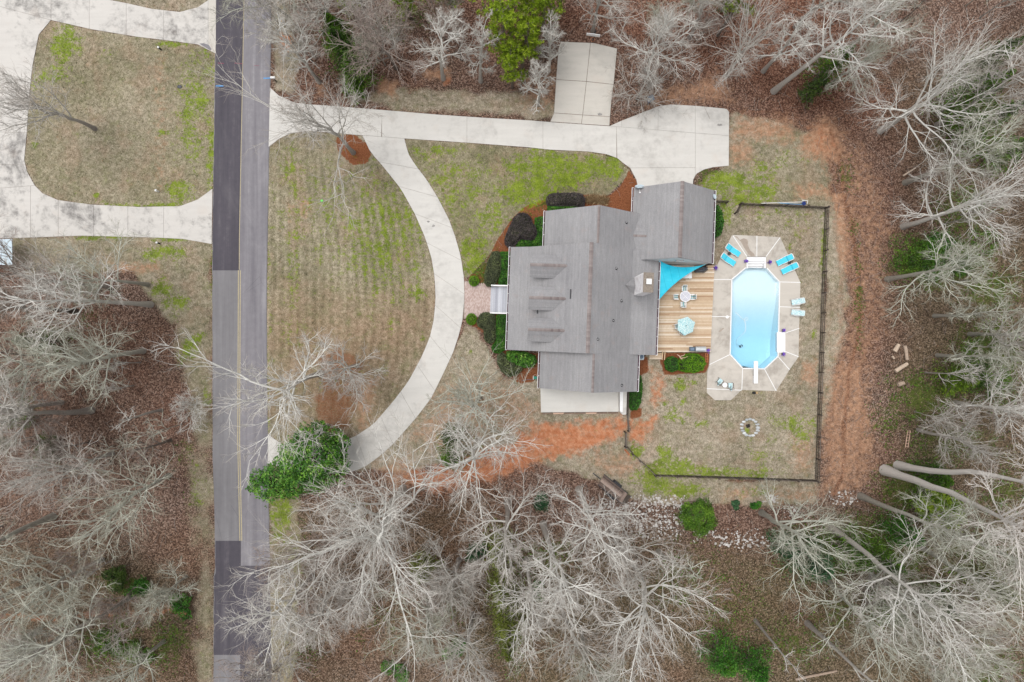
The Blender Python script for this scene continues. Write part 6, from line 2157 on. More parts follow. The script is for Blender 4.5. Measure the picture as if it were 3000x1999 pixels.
G_ = 'leafless trees round the house'
TREES = [
    (278, 378, 14, 3.6, 'vase', 'bark_grey', 'bare tree with a long dark trunk alone on the neighbour lawn island', {}),
    (1035, 448, 15.5, 6.0, 'vase', 'bark_grey', 'bare tree rising from the red mulch circle at the drive entrance', {}),
    (1046, 1072, 13, 4.6, 'spread', 'bark_grey', 'bare tree with a starburst crown over the front lawn mulch', {}),
    (938, 1096, 22, 6.4, 'spread', 'bark_pale', 'white limbed bare tree reaching over the double yellow road line', {}),
    (960, 1246, 9, 1.8, 'vase', 'bark_pale', 'thin pale tree whose twigs overlap the glossy green magnolia', dict(dens=.6)),
    (1150, 1500, 24, 10.0, 'spread', 'bark_pale', 'largest spreading bare tree, its crown over the lower road edge', dict(dens=1.15, r0=.46)),
    (1180, 1432, 19, 4.8, 'vase', 'bark_pale', 'bare tree with thick grey trunk base at the lower outside of the drive curve', dict(r0=.36)),
    (1400, 1292, 20, 6.6, 'spread', 'bark_pale', 'white bare tree whose crown bursts across the red clay swath', {}),
    (1405, 1165, 17, 4.8, 'spread', 'bark_olive', 'bushy white bare tree between the circular drive and the house patio', {}),
    (1591, 1536, 22, 5.0, 'leader', 'bark_pale', 'bare tree with drooping limbs straight below the house patio', {}),
    (1487, 1470, 23, 4.6, 'leader', 'bark_grey', 'bare tree with slim straight trunk below the red clay swath', {}),
    (1696, 1434, 22, 4.6, 'leader', 'bark_pale', 'bare tree standing just left of the flatbed trailer', {}),
    (1856, 1656, 19, 8.4, 'spread', 'bark_pale', 'wide white bare tree at the bottom, directly below the trailer', dict(dens=1.1)),
    (1928, 1616, 14, 2.2, 'snag', 'bark_olive', 'nearly limbless leaning tree below the white stone strip', dict(lean=(1.6, 2.0))),
    (2231, 1503, 20, 6.0, 'spread', 'bark_olive', 'bare tree rooted at the stone strip beyond the round evergreen bush', {}),
    (2436, 1549, 24, 7.2, 'leader', 'bark_pale', 'tall bare tree with long straight trunk across the lower wooded corner', dict(r0=.36, t0=.55)),
    (2521, 1454, 22, 4.6, 'leader', 'bark_olive', 'thin bare tree whose trunk passes beside the round yellow green shrub', dict(t0=.6)),
    (2592, 1378, 27, 6.5, 'leader', 'bark_smooth', 'very thick smooth grey trunk running off the photo beyond the fence corner', dict(r0=.5, t0=.8)),
    (2630, 1364, 26, 5.5, 'leader', 'bark_smooth', 'thick grey trunk crooked towards the pool side of its smooth thicker twin', dict(r0=.42, lean=(1.0, 4.0), t0=.72)),
    (2365, 1826, 18, 2.6, 'snag', 'bark_grey', 'slim bare pole tree in the leafy clearing at the bottom', {}),
    (2213, 1819, 13, 2.0, 'snag', 'bark_grey', 'dead grey snag leaning over bottom undergrowth', dict(r0=.19)),
    (2500, 1630, 18, 6.4, 'spread', 'bark_olive', 'bare tree with arching white limbs in the lower woods', dict(lean=(-1.0, -1.0))),
    (2646, 665, 17, 7.2, 'spread', 'bark_pale', 'wide white bare tree level with the upper fence corner', dict(r0=.3)),
    (2651, 536, 17, 4.2, 'leader', 'bark_olive', 'bare tree growing beside the rotting log pile', {}),
    (2579, 384, 17, 8.0, 'spread', 'bark_pale', 'broadest bare tree of the upper woods, its grey trunk base by the clay clearing', dict(r0=.32, dens=1.1)),
    (2745, 366, 16, 4.0, 'leader', 'bark_grey', 'bare tree whose brown trunk crosses the dark holly clump', {}),
    (2599, 819, 17, 4.6, 'leader', 'bark_olive', 'bare tree with pale trunk just under the green shrub beyond the fence', {}),
    (2737, 926, 11, 2.4, 'narrow', 'bark_olive', 'slim pale tree straight beyond the recliners and fence', {}),
    (2746, 1042, 12, 2.6, 'narrow', 'bark_olive', 'slim pale tree beyond the cut log chunks', {}),
    (2236, 210, 14, 3.6, 'narrow', 'bark_pale', 'white bare tree nearest the clay patch above the turnaround', {}),
    (2267, 268, 21, 5.0, 'leader', 'bark_pale', 'bare tree with the longest thin trunk crossing the upper woods', dict(lean=(3, 0))),
    (2420, 255, 12, 4.2, 'spread', 'bark_olive', 'low grey tree at the woods edge above the clay clearing', {}),
    (1893, 210, 12.5, 4.4, 'spread', 'bark_pale', 'dense white bare tree behind the blue grey bin', dict(dens=1.2)),
    (2125, 223, 12.5, 4.4, 'vase', 'bark_grey', 'grey bare tree above the turnaround corner', {}),
    (1576, 308, 9.5, 2.3, 'narrow', 'bark_pale', 'small white tree hugging the lower corner of the basketball court', {}),
    (1607, 210, 11, 2.5, 'narrow', 'bark_pale', 'small white tree overlapping the upper corner of the basketball court', {}),
    (1736, 92, 12, 3.8, 'spread', 'bark_grey', 'grey tree behind the basketball goal', {}),
    (1862, 292, 7, 3.2, 'bush', 'bark_grey', 'brushy grey multi stemmed tree between court and bin', dict(r0=.07)),
    (1299, 232, 14, 3.2, 'narrow', 'bark_pale', 'white bare tree standing between the dark cedar and the yellow green pines', dict(lean=(.6, 0))),
    (1408, 239, 13, 2.3, 'narrow', 'bark_pale', 'narrow white bare tree beside the yellow green pines', {}),
    (935, 241, 14, 3.6, 'narrow', 'bark_pale', 'white bare tree above the drive entrance, next to the dark cedar', {}),
    (980, 112, 12, 4.0, 'vase', 'bark_grey', 'grey bare tree growing directly behind the dark cedar', {}),
    (1160, 200, 13, 4.2, 'vase', 'bark_brown', 'brownish bare tree at the clay patch above the drive', {}),
    (850, 60, 12, 3.6, 'vase', 'bark_olive', 'olive grey tree overhanging the top of the road', dict(lean=(-2, 0))),
    (433, 835, 14, 4.0, 'leader', 'bark_olive', 'bare tree with its trunk base just below the orange soil streak', {}),
    (319, 842, 14, 3.4, 'leader', 'bark_grey', 'dark trunked tree between shed and orange soil streak', {}),
    (442, 893, 21, 5.2, 'leader', 'bark_pale', 'bare tree with very long pale trunk under the orange soil streak', dict(r0=.3)),
    (223, 913, 16, 4.0, 'leader', 'bark_dark', 'dark trunked bare tree deep in the woods below the shed', {}),
    (420, 1029, 17, 5.4, 'spread', 'bark_olive', 'wide pale bare tree in the woods level with the front steps', {}),
    (250, 1060, 16, 5.4, 'spread', 'bark_olive', 'greenish grey bare tree in the woods close to the photo edge', {}),
    (473, 1203, 10, 2.4, 'snag', 'bark_grey', 'thin leaning tree level with the pale verge bush', {}),
    (500, 1290, 9, 2.4, 'sapling', 'bark_brown', 'thin brown tree among bare leaf litter near the road bend in the verge', {}),
    (268, 1203, 19, 5.4, 'leader', 'bark_grey', 'bare tree with a heavy grey trunk above the small holly', dict(r0=.34)),
    (495, 1393, 14, 5.2, 'vase', 'bark_olive', 'olive grey bare tree level with the magnolia across the road', {}),
    (156, 1514, 17, 5.0, 'leader', 'bark_olive', 'thick limbed bare tree below the small holly', dict(r0=.36)),
    (392, 1745, 17, 5.8, 'leader', 'bark_olive', 'bare tree whose trunk crosses the orange creek bed', {}),
    (545, 1690, 8, 2.6, 'vase', 'bark_olive', 'low forked tree between the creek bed head and the dark road patch', {}),
    (300, 1640, 15, 5.0, 'spread', 'bark_olive', 'spreading bare tree just above the orange creek bed', {}),
    (480, 1880, 12, 4.2, 'spread', 'bark_olive', 'spreading bare tree below the creek bed near the road', {}),
    (575, 1185, 3.2, 2.2, 'bush', 'bark_pale', 'low pale leafless bush on the grassy road verge', dict(name='bare_bush', cat='bush', r0=.04)),
    (1345, 1640, 15, 4.2, 'spread', 'bark_grey', 'grey bare tree between the largest bare tree and the slim straight one', {}),
    (1385, 1800, 16, 4.6, 'spread', 'bark_grey', 'bare tree at the bottom beside the mossy green cedars', {}),
    (1702, 1850, 14, 4.4, 'vase', 'bark_olive', 'greenish trunked tree at the bottom between two white crowns', {}),
    (2690, 1260, 12, 3.6, 'spread', 'bark_grey', 'grey bare tree near the little wooden ladder', {}),
    (2560, 1690, 12, 3.2, 'sapling', 'bark_brown', 'brown twiggy tree in the lower woods clearing', {}),
    (2800, 1560, 17, 5.2, 'spread', 'bark_olive', 'pale crowned tree at the lower photo edge below the thick smooth trunks', {}),
    (2480, 150, 15, 4.6, 'spread', 'bark_olive', 'white bare tree just behind the low grey tree of the upper woods', {}),
    (1270, 1720, 17, 5.4, 'spread', 'bark_olive', 'pale spreading tree at the bottom, just clear of the largest crown', {}),
    (1540, 1640, 18, 5.0, 'leader', 'bark_pale', 'pale drooping tree at the bottom right beside the mossy cedars', {}),
    (1640, 1760, 16, 5.0, 'spread', 'bark_grey', 'spreading grey crown at the bottom edge near the greenish trunk', {}),
    (1000, 1700, 16, 5.4, 'spread', 'bark_grey', 'spreading grey tree at the bottom edge beside the road', {}),
    (1790, 1560, 15, 4.6, 'vase', 'bark_grey', 'grey twiggy tree between trailer and widest bottom crown', {}),
    (2420, 1700, 18, 5.6, 'spread', 'bark_olive', 'pale tree of the lower woods above the slim bare pole tree', {}),
    (2620, 1800, 18, 5.6, 'leader', 'bark_olive', 'pale tree at the bottom edge of the lower wooded corner', {}),
    (2690, 1600, 19, 5.4, 'spread', 'bark_olive', 'greenish white tree behind the yellow green shrub tree', {}),
    (2800, 1180, 13, 4.4, 'spread', 'bark_pale', 'white tree beyond the cut logs near the photo edge', {}),
    (2840, 980, 13, 4.4, 'spread', 'bark_olive', 'greenish grey tree at the photo edge level with the recliners', {}),
    (2330, 80, 14, 4.4, 'vase', 'bark_grey', 'grey tree at the top edge behind the longest thin trunk', {}),
    (2020, 110, 13, 4.0, 'vase', 'bark_grey', 'grey tree at the top edge between dense white tree and leaning pine', {}),
    (1080, 60, 12, 3.8, 'vase', 'bark_grey', 'grey tree at the top edge behind cedars and clay patch', {}),
    (180, 1180, 15, 5.2, 'spread', 'bark_grey', 'spreading grey tree of the woods across from the front lawn', {}),
    (330, 1330, 13, 4.6, 'vase', 'bark_grey', 'grey vase shaped tree in leaf litter across from the magnolia', {}),
    (110, 1700, 16, 5.4, 'spread', 'bark_olive', 'spreading tree at the photo edge above the creek bed', {}),
    (230, 1840, 15, 5.0, 'spread', 'bark_grey', 'spreading grey tree below the creek bed at the photo corner', {}),
    (180, 830, 12, 3.8, 'vase', 'bark_brown', 'brownish tree nearest the shed roof', {}),
    (912, 1690, 20, 6.0, 'spread', 'bark_pale', 'pale tree at the bottom whose twigs hang over the last road patches', {}),
    (1010, 1560, 10, 3.2, 'vase', 'bark_brown', 'brownish small tree under the largest spreading crown beside the road', {}),
]
NT0 = len(TREES)
for T_ in TREES:
    kw = dict(T_[7])
    bare_tree(*T_[:7], group=G_ if 'name' not in kw else None, **kw)

# thin understorey: six shapes, many copies, in the wooded margins only
PROT = []
for k in range(7):
    a_, b_ = tree_mesh(900 + k, 6 + k * .7, 1.9 + .12 * k, 'sapling' if k % 2 else 'vase', dens=.9, r0=.07)
    PROT.append((npmesh('trunk', a_[0], a_[1], a_[2], True), npmesh('crown', b_[0], b_[1], b_[2], True)))
    for me in PROT[-1]:
        me.materials.append(M[('bark_brown', 'bark_grey', 'bark_olive')[k % 3]])
WOODS = [([(-60, 900), (440, 900), (540, 1100), (560, 2050), (-60, 2050)], 26, 'slim twiggy sapling in the woods across the road', 'saplings across the road'),
         ([(880, 1560), (1500, 1560), (1700, 1640), (1800, 2050), (840, 2050)], 14, 'slim twiggy sapling under the big crowns at the bottom', 'saplings under the bottom crowns'),
         ([(2300, 1620), (2560, 1480), (3060, 1500), (3060, 2050), (2500, 2050)], 10, 'slim twiggy sapling in the lower wooded corner', 'saplings in the lower wooded corner'),
         ([(2640, 400), (3060, 260), (3060, 1350), (2680, 1350), (2640, 900)], 9, 'slim twiggy sapling in the woods beyond the clay track', 'saplings beyond the clay track'),
         ([(1850, -60), (3060, -60), (3060, 300), (2600, 330), (2300, 230), (1900, 190)], 16, 'slim twiggy sapling in the woods above the turnaround', 'saplings above the turnaround'),
         ([(840, -60), (1420, -60), (1420, 190), (1180, 200), (870, 250)], 18, 'slim twiggy sapling in the strip of woods above the drive', 'saplings above the drive')]
for poly, n_, lb, gp in WOODS:
    xs_, ys_ = [p[0] for p in poly], [p[1] for p in poly]
    k = 0
    while k < n_:
        x_, y_ = rnd.uniform(min(xs_), max(xs_)), rnd.uniform(min(ys_), max(ys_))
        if sdf(poly, np.array([x_]), np.array([y_]))[0] > 0:
            continue
        k += 1
        mt, mc = PROT[rnd.randrange(len(PROT))]
        t = thing('sapling', lb, 'sapling', W(x_, y_), rnd.uniform(0, 6.28), gp)
        s_ = rnd.uniform(.75, 1.25)
        t.scale = (s_, s_, s_ * rnd.uniform(.9, 1.2))
        for nm, me in (('trunk', mt), ('crown', mc)):
            o = bpy.data.objects.new(nm, me); COL.objects.link(o); o.parent = t

# ------------------------------------------------------------------ foliage
def leaf_quads(P, size, rng, nrm=None, flat=.5, tint=None, aspect=.55):
    n_ = len(P)
    d = rng.normal(0, 1, (n_, 3))
    if nrm is not None:
        d = d * flat + nrm
    nz = unit(d)
    ref = rng.normal(0, 1, (n_, 3))
    a = unit(np.cross(nz, ref))
    b = np.cross(nz, a)
    sz = size * rng.uniform(.6, 1.35, (n_, 1))
    V = np.stack([P - a * sz * .5, P + b * sz * aspect * .5, P + a * sz * .5, P - b * sz * aspect * .5], 1).reshape(-1, 3)
    F = np.arange(n_ * 4).reshape(-1, 4)
    T_ = np.repeat(rng.random(n_) if tint is None else tint, 4)
    return V, F, T_


def clump_tint(P, rng, scale, base, spread):
    x = fbm(P[:, 0] * 20, P[:, 1] * 20, scale * 20, int(rng.integers(1, 999)), 3)
    return np.clip(base + (x - .5) * 1.6 * spread + rng.normal(0, .16, len(P)), 0, 1)


def hedge(label, poly, h, mat, leafs=.11, dens=330, group=None, name='hedge', cat='hedge', base=.45, lumpy=0.12, seed=1):
    """clipped shrub: leaves over a rounded body that follows the outline (pixels at its top)"""
    rng = np.random.default_rng(seed + int(poly[0][0]))
    cx, cy = np.mean([p[0] for p in poly]), np.mean([p[1] for p in poly])
    t = thing(name, label, cat, W(cx, cy), group=group)
    Q = [W2(*p, h * .7) for p in poly]
    o = ORG[t.name]
    xs_, ys_ = [p[0] for p in Q], [p[1] for p in Q]
    area = (max(xs_) - min(xs_)) * (max(ys_) - min(ys_))
    n_ = int(area * dens)
    X = rng.uniform(min(xs_), max(xs_), n_); Y = rng.uniform(min(ys_), max(ys_), n_)
    s = sdf(Q, X, Y)
    k = s < .03
    X, Y, s = X[k], Y[k], s[k]
    rr = .38
    e = np.clip(-s / rr, 0, 1)
    top = h * (.45 + .55 * np.sqrt(1 - (1 - e) ** 2)) + (fbm(X * 30, Y * 30, 18, 5) - .5) * lumpy * 2
    Z = top - rng.exponential(.04, len(X))
    P = np.stack([X, Y, Z], 1)
    ti = clump_tint(P, rng, .5, base, .5)
    # leaves down the sides
    edge = []
    for i in range(len(Q)):
        a_, b_ = np.array(Q[i - 1]), np.array(Q[i])
        m = int(np.linalg.norm(b_ - a_) * h * dens * .6)
        u_ = rng.random((m, 1))
        e2 = a_ + (b_ - a_) * u_ + rng.normal(0, .04, (m, 2))
        edge.append(np.concatenate([e2, rng.uniform(.05, h * .75, (m, 1))], 1))
    E = np.concatenate(edge)
    P = np.concatenate([P, E])
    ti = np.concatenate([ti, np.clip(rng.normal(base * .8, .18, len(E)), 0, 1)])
    V, F, T_ = leaf_quads(P - np.array(o), leafs, rng, np.array([0, 0, 1.0]), .8, ti)
    fo = link('foliage', npmesh('foliage', V, F, T_), mat, t)
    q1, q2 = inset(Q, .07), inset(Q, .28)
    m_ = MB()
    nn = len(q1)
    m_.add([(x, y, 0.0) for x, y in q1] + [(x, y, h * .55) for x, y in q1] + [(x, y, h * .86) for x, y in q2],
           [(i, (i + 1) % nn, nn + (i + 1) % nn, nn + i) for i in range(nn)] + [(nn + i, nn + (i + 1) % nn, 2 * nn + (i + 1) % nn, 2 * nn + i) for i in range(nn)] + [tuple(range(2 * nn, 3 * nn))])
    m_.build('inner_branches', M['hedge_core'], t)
    return t


def z5(pts):
    return [(1430 + x / 5.227, 550 + y / 5.227) for x, y in pts]


def ell(cx, cy, rx, ry, n_=18, rot=0.0):
    out = []
    for k in range(n_):
        a_ = 2 * math.pi * k / n_
        x, y = rx * math.cos(a_), ry * math.sin(a_)
        out.append((cx + x * math.cos(rot) - y * math.sin(rot), cy + x * math.sin(rot) + y * math.cos(rot)))
    return out


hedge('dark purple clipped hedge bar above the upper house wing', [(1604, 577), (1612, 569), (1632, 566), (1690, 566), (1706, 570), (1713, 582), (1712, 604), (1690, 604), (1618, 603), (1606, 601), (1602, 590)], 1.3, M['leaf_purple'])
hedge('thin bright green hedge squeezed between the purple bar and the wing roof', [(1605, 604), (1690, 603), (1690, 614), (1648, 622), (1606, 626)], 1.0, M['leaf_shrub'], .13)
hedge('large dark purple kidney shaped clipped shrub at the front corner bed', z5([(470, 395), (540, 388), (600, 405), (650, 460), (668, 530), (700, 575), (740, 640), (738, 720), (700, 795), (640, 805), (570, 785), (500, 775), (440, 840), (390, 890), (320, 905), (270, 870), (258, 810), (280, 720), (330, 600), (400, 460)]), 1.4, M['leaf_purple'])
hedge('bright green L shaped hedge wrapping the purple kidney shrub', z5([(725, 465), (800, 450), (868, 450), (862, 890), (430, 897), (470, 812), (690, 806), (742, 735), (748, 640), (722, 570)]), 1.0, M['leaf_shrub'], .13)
hedge('long grey green clipped shrub beside the brick path, house upper side', z5([(60, 1000), (110, 978), (165, 985), (190, 1060), (197, 1180), (180, 1330), (120, 1450), (40, 1510), (-20, 1500), (-55, 1440), (-50, 1330), (-10, 1150)]), 1.3, M['leaf_mixed'])
hedge('bright green hedge block against the porch gutter, upper side of the steps', z5([(185, 990), (335, 985), (320, 1485), (165, 1480), (200, 1210)]), 1.1, M['leaf_shrub'], .13)
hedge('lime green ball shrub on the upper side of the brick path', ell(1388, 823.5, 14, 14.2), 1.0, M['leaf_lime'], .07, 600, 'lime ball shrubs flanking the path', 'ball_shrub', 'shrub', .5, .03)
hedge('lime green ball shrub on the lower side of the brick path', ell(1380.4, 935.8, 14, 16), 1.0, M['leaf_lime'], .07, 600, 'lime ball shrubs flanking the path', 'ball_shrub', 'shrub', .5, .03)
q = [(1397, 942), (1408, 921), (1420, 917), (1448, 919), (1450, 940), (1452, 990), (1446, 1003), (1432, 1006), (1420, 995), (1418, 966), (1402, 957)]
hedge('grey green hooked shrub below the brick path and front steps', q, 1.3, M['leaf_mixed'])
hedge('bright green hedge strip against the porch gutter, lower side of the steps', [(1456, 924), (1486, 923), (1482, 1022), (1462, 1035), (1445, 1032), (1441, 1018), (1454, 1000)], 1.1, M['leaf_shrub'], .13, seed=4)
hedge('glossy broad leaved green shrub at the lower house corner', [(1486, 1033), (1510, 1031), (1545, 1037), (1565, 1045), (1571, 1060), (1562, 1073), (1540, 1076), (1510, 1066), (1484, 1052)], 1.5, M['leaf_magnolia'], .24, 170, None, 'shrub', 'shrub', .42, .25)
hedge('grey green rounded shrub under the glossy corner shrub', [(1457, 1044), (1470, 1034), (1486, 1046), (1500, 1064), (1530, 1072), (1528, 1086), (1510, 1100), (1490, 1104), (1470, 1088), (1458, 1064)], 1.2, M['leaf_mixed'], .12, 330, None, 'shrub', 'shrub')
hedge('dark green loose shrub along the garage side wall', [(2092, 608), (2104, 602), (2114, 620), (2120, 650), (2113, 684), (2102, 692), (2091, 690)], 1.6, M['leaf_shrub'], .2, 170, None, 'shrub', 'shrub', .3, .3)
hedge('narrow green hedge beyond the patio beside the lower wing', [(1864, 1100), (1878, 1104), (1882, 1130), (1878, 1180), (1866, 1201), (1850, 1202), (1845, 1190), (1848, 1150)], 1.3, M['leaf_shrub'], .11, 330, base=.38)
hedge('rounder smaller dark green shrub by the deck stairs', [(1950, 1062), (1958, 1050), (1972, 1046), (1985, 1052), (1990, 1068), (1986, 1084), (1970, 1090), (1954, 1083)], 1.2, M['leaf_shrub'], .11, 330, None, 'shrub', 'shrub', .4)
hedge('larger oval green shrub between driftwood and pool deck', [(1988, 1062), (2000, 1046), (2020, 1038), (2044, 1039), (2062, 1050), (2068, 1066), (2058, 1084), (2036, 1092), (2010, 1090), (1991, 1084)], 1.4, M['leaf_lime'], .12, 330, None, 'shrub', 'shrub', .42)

# straw coloured clump grass
t = thing('ornamental_grass', 'row of cut straw coloured ornamental grass in the bed above the upper wing', 'ornamental grass', W(1746, 588))
rng = np.random.default_rng(5)
n_ = 1500
P = np.stack([rng.uniform(W(1716, 0).x, W(1780, 0).x, n_), np.zeros(n_), np.zeros(n_)], 1)
P[:, 1] = W(0, 588).y + rng.normal(0, .22, n_) - .08 * (P[:, 0] - 9.4)
top = P + np.stack([rng.normal(0, .22, n_), rng.normal(.12, .22, n_), rng.uniform(.3, .75, n_)], 1)
w_ = rng.normal(0, .025, (n_, 3))
V = np.stack([P - w_, P + w_, top], 1).reshape(-1, 3) - np.array(ORG[t.name])
tag(link('blades', npmesh('blades', V, np.arange(n_ * 3).reshape(-1, 3), np.repeat(rng.random(n_), 3)), M['straw'], t), kind='stuff')


def evergreen(label, px_, py_, h, r, mat, name='evergreen_tree', leafs=.2, n_=5000, shape='cone', lobes=None, seed=None, base=.45, group=None, cat='tree', bottom=.12):
    """trunk, limbs and leaf sprays: cone (cedar), round, or separate lobes"""
    rng = np.random.default_rng(seed if seed else int(px_ + py_ * 3))
    t = thing(name, label, cat, W(px_, py_), group=group)
    m_ = MB()
    m_.tint = .1
    m_.tube([(0, 0, -.1), (.05, .04, h * .5), (.0, .0, h * .95)], [.05 + .018 * h, .04 + .01 * h, .02], 7)
    C_ = []
    if lobes is None:
        lobes = [(0, 0, 0, 1)]
    if shape == 'cone':
        nb = int(26 + 5 * h)
        pts, nrm = [], []
        for k in range(nb):
            zf = bottom + (1 - bottom) * (k / nb) ** .9
            a_ = k * 2.4 + rng.normal(0, .3)
            L_ = r * (1 - ((zf - bottom) / (1 - bottom)) ** 1.15) * rng.uniform(.7, 1.15) + .15
            e = np.array([math.cos(a_) * L_, math.sin(a_) * L_, zf * h - .1 * L_])
            s_ = np.array([0, 0, zf * h])
            if k % 2 == 0:
                m_.tube([s_, (s_ + e) / 2 + np.array([0, 0, .05]), e], [.05, .035, .012], 4)
            q_ = int(n_ / nb)
            u_ = rng.random((q_, 1)) ** .6
            wd = .32 * L_ * (1.05 - u_ * .7)
            pts.append(s_ + (e - s_) * u_ + rng.normal(0, 1, (q_, 3)) * np.concatenate([wd, wd, wd * .35], 1))
        P = np.concatenate(pts)
        nv = np.array([0, 0, .8])
        ti = clump_tint(P, rng, .8, base, .6)
        V, F, T_ = leaf_quads(P, leafs, rng, nv, 1.0, ti, .4)
    else:
        pts, nrs = [], []
        for (dx, dy, dz, sc) in lobes:
            q_ = int(n_ * sc * sc / sum(l[3] ** 2 for l in lobes))
            d = unit(rng.normal(0, 1, (q_, 3)))
            d[:, 2] = np.abs(d[:, 2]) * 1.0 - .25
            d = unit(d)
            bump = 1 + .62 * (fbm(d[:, 0] * 90 + dx * 77, d[:, 1] * 90 + d[:, 2] * 60, 34, int(rng.integers(999)), 3) - .5) * 2
            rad = (rng.uniform(.35, 1.08, (q_, 1)) ** .45) * bump[:, None]
            c_ = np.array([dx, dy, h * .55 + dz])
            pts.append(c_ + d * rad * np.array([r * sc, r * sc, h * .42 * sc]))
            nrs.append(d)
            m_.tube([(0, 0, h * .3), tuple(c_ * .6), tuple(c_ + np.array([0, 0, h * .15]))], [.09, .06, .02], 5)
        P, d = np.concatenate(pts), np.concatenate(nrs)
        ti = clump_tint(P, rng, .7, base, .6)
        V, F, T_ = leaf_quads(P, leafs, rng, d + np.array([0, 0, .6]), .7, ti, .5)
    link('trunk', m_.mesh('trunk'), M['bark_brown'], t)
    link('crown', npmesh('crown', V, F, T_), mat, t)
    return t


def pine(label, px_, py_, h, r, seed=None, group='yellow green pines above the drive', dens=1.0):
    rng = np.random.default_rng(seed if seed else int(px_ * 3 + py_))
    t = thing('pine_tree', label, 'pine tree', W(px_, py_), group=group)
    K0 = 9
    z = np.linspace(0, 1, K0)
    tr = np.zeros((1, K0, 3)); tr[0, :, 2] = h * z - .1 * (z == 0)
    tr[0, :, :2] = np.cumsum(rng.normal(0, .08, (K0, 2)), 0) * z[:, None]
    Rt = ((.06 + .013 * h) * (1 - .85 * z))[None]
    P1, R1 = children(tr, Rt, 22, rng, .45, 1.0, R(72), .2, r, .6, 6, .14, .06, .4, .02)
    l1 = np.linalg.norm(P1[:, -1] - P1[:, 0], axis=1)[:, None]
    P2, R2 = children(P1, R1, 5, rng, .3, 1.0, R(45), .25, l1 * .4, .3, 4, .15, .08, .6, .012)
    V, F, T_ = join([tubes(P1, R1, 4, .0, .5), tubes(P2, R2, 3, .3, .6)])
    a_ = tubes(tr, Rt, 7, 0, .3)
    tk = link('trunk', npmesh('trunk', a_[0], a_[1], a_[2], True), M['bark_brown'], t)
    link('limbs', npmesh('limbs', V, F, T_, True), M['bark_brown'], tk)
    C_ = np.concatenate([P2[:, -1], P2[:, 2], P1[:, -1], P1[:, -2], P1[:, 3]])
    C_ = np.concatenate([C_ + rng.normal(0, .18, C_.shape) for _ in range(2)])
    nn = int(13 * dens)
    d = unit(rng.normal(0, 1, (len(C_), nn, 3)) + np.array([0, 0, .55]))
    L_ = rng.uniform(.2, .38, (len(C_), nn, 1))
    s_ = np.cross(d, rng.normal(0, 1, d.shape)); s_ = unit(s_) * .032
    c3 = C_[:, None]
    V = np.stack([c3 - s_ + 0 * d, c3 + s_ + 0 * d, c3 + d * L_], 2).reshape(-1, 3)
    tc = np.clip(rng.normal(.5, .22, len(C_)), 0, 1)
    T_ = np.repeat(np.clip(tc[:, None] + rng.normal(0, .1, (len(C_), nn)), 0, 1).ravel(), 3)
    link('crown', npmesh('crown', V, np.arange(len(V)).reshape(-1, 3), T_), M['leaf_pine'], t)
    return t


for i, (x_, y_, h_, r_, lb) in enumerate([
        (1500, 258, 9, 2.2, 'yellow green pine at the tip of the pine stand nearest the drive'), (1476, 190, 13, 2.6, 'yellow green pine in the pine stand on the side facing the narrow white tree'),
        (1552, 150, 14, 2.9, 'yellow green pine in the pine stand on the side facing the basketball court'), (1497, 110, 14, 3.0, 'yellow green pine in the middle of the pine stand'),
        (1590, 85, 13, 2.9, 'yellow green pine of the stand just off the upper court corner'), (1462, 50, 13, 2.8, 'yellow green pine at the top of the stand beside the narrow white tree'),
        (1540, 20, 13, 3.0, 'yellow green pine of the stand cut by the top edge of the photo'), (1640, 20, 12, 2.5, 'yellow green pine off the stand towards the basketball goal'),
        (1530, 205, 11, 2.4, 'yellow green pine of the stand nearest the lower court corner'), (1330, 50, 9, 2.2, 'lone yellow green pine between two narrow white trees'), (1205, 55, 9, 2.3, 'lone yellow green pine behind the white tree next to the cedar')]):
    pine(lb, x_, y_, h_, r_)
pine('lone small pine with a leaning dark trunk above the turnaround', 2103, 103, 13, 1.7, group=None, dens=.8)
for (x_, y_, h_, r_, lb) in [(1030, 190, 9, 2.4, 'dark green cedar above the drive, the upper one of the clump'), (1062, 240, 8, 2.0, 'dark green cedar of the clump closest to the clay patch'), (1012, 140, 8, 2.0, 'dark green cedar at the top of the clump'), (1045, 275, 5, 1.2, 'low dark green cedar at the foot of the clump by the drive')]:
    evergreen(lb, x_, y_, h_, r_, M['leaf_juniper'], 'cedar_tree', .22, 6000, group='dark cedars above the drive')
evergreen('glossy bright green magnolia covering the lower drive entrance', 962, 1318, 9, 3.1, M['leaf_magnolia'], 'magnolia_tree', .27, 15000, 'lobes',
          [(0, 0, .6, .85), (-2.4, -1.2, -.4, .6), (-4.4, -2.4, -1.0, .55), (-5.7, -3.3, -1.3, .42), (1.7, .5, -.6, .5), (-.9, 2.1, -.3, .45), (1.2, -1.8, -.6, .5), (-2.2, -3.0, -.8, .42), (.6, 1.9, -.6, .4), (2.3, -.7, -1, .36), (-3.4, -3.6, -1.2, .34), (-1.6, 1.0, .2, .5), (-6.6, -2.4, -1.4, .28), (-.4, -3.0, -1.2, .34), (2.6, 1.4, -1.0, .26), (-5.2, -4.4, -1.6, .26), (.2, 3.0, -.8, .26), (-3.3, .6, -.9, .3), (-7.3, -3.6, -1.7, .2), (1.9, 2.3, -1.2, .22)], seed=8)
evergreen('dark green cedar half hidden under the white crown beside the drive curve', 1330, 1265, 7, 1.6, M['leaf_cedar'], 'cedar_tree', .2, 4500)
evergreen('dark green cedar at the upper end of the red clay swath', 1328, 1330, 6, 1.7, M['leaf_juniper'], 'cedar_tree', .2, 4500)
evergreen('dense round evergreen bush in the white stones below the yard', 2035, 1502, 3.4, 1.85, M['leaf_juniper'], 'evergreen_bush', .17, 9000, 'round', base=.45, cat='bush', seed=3)
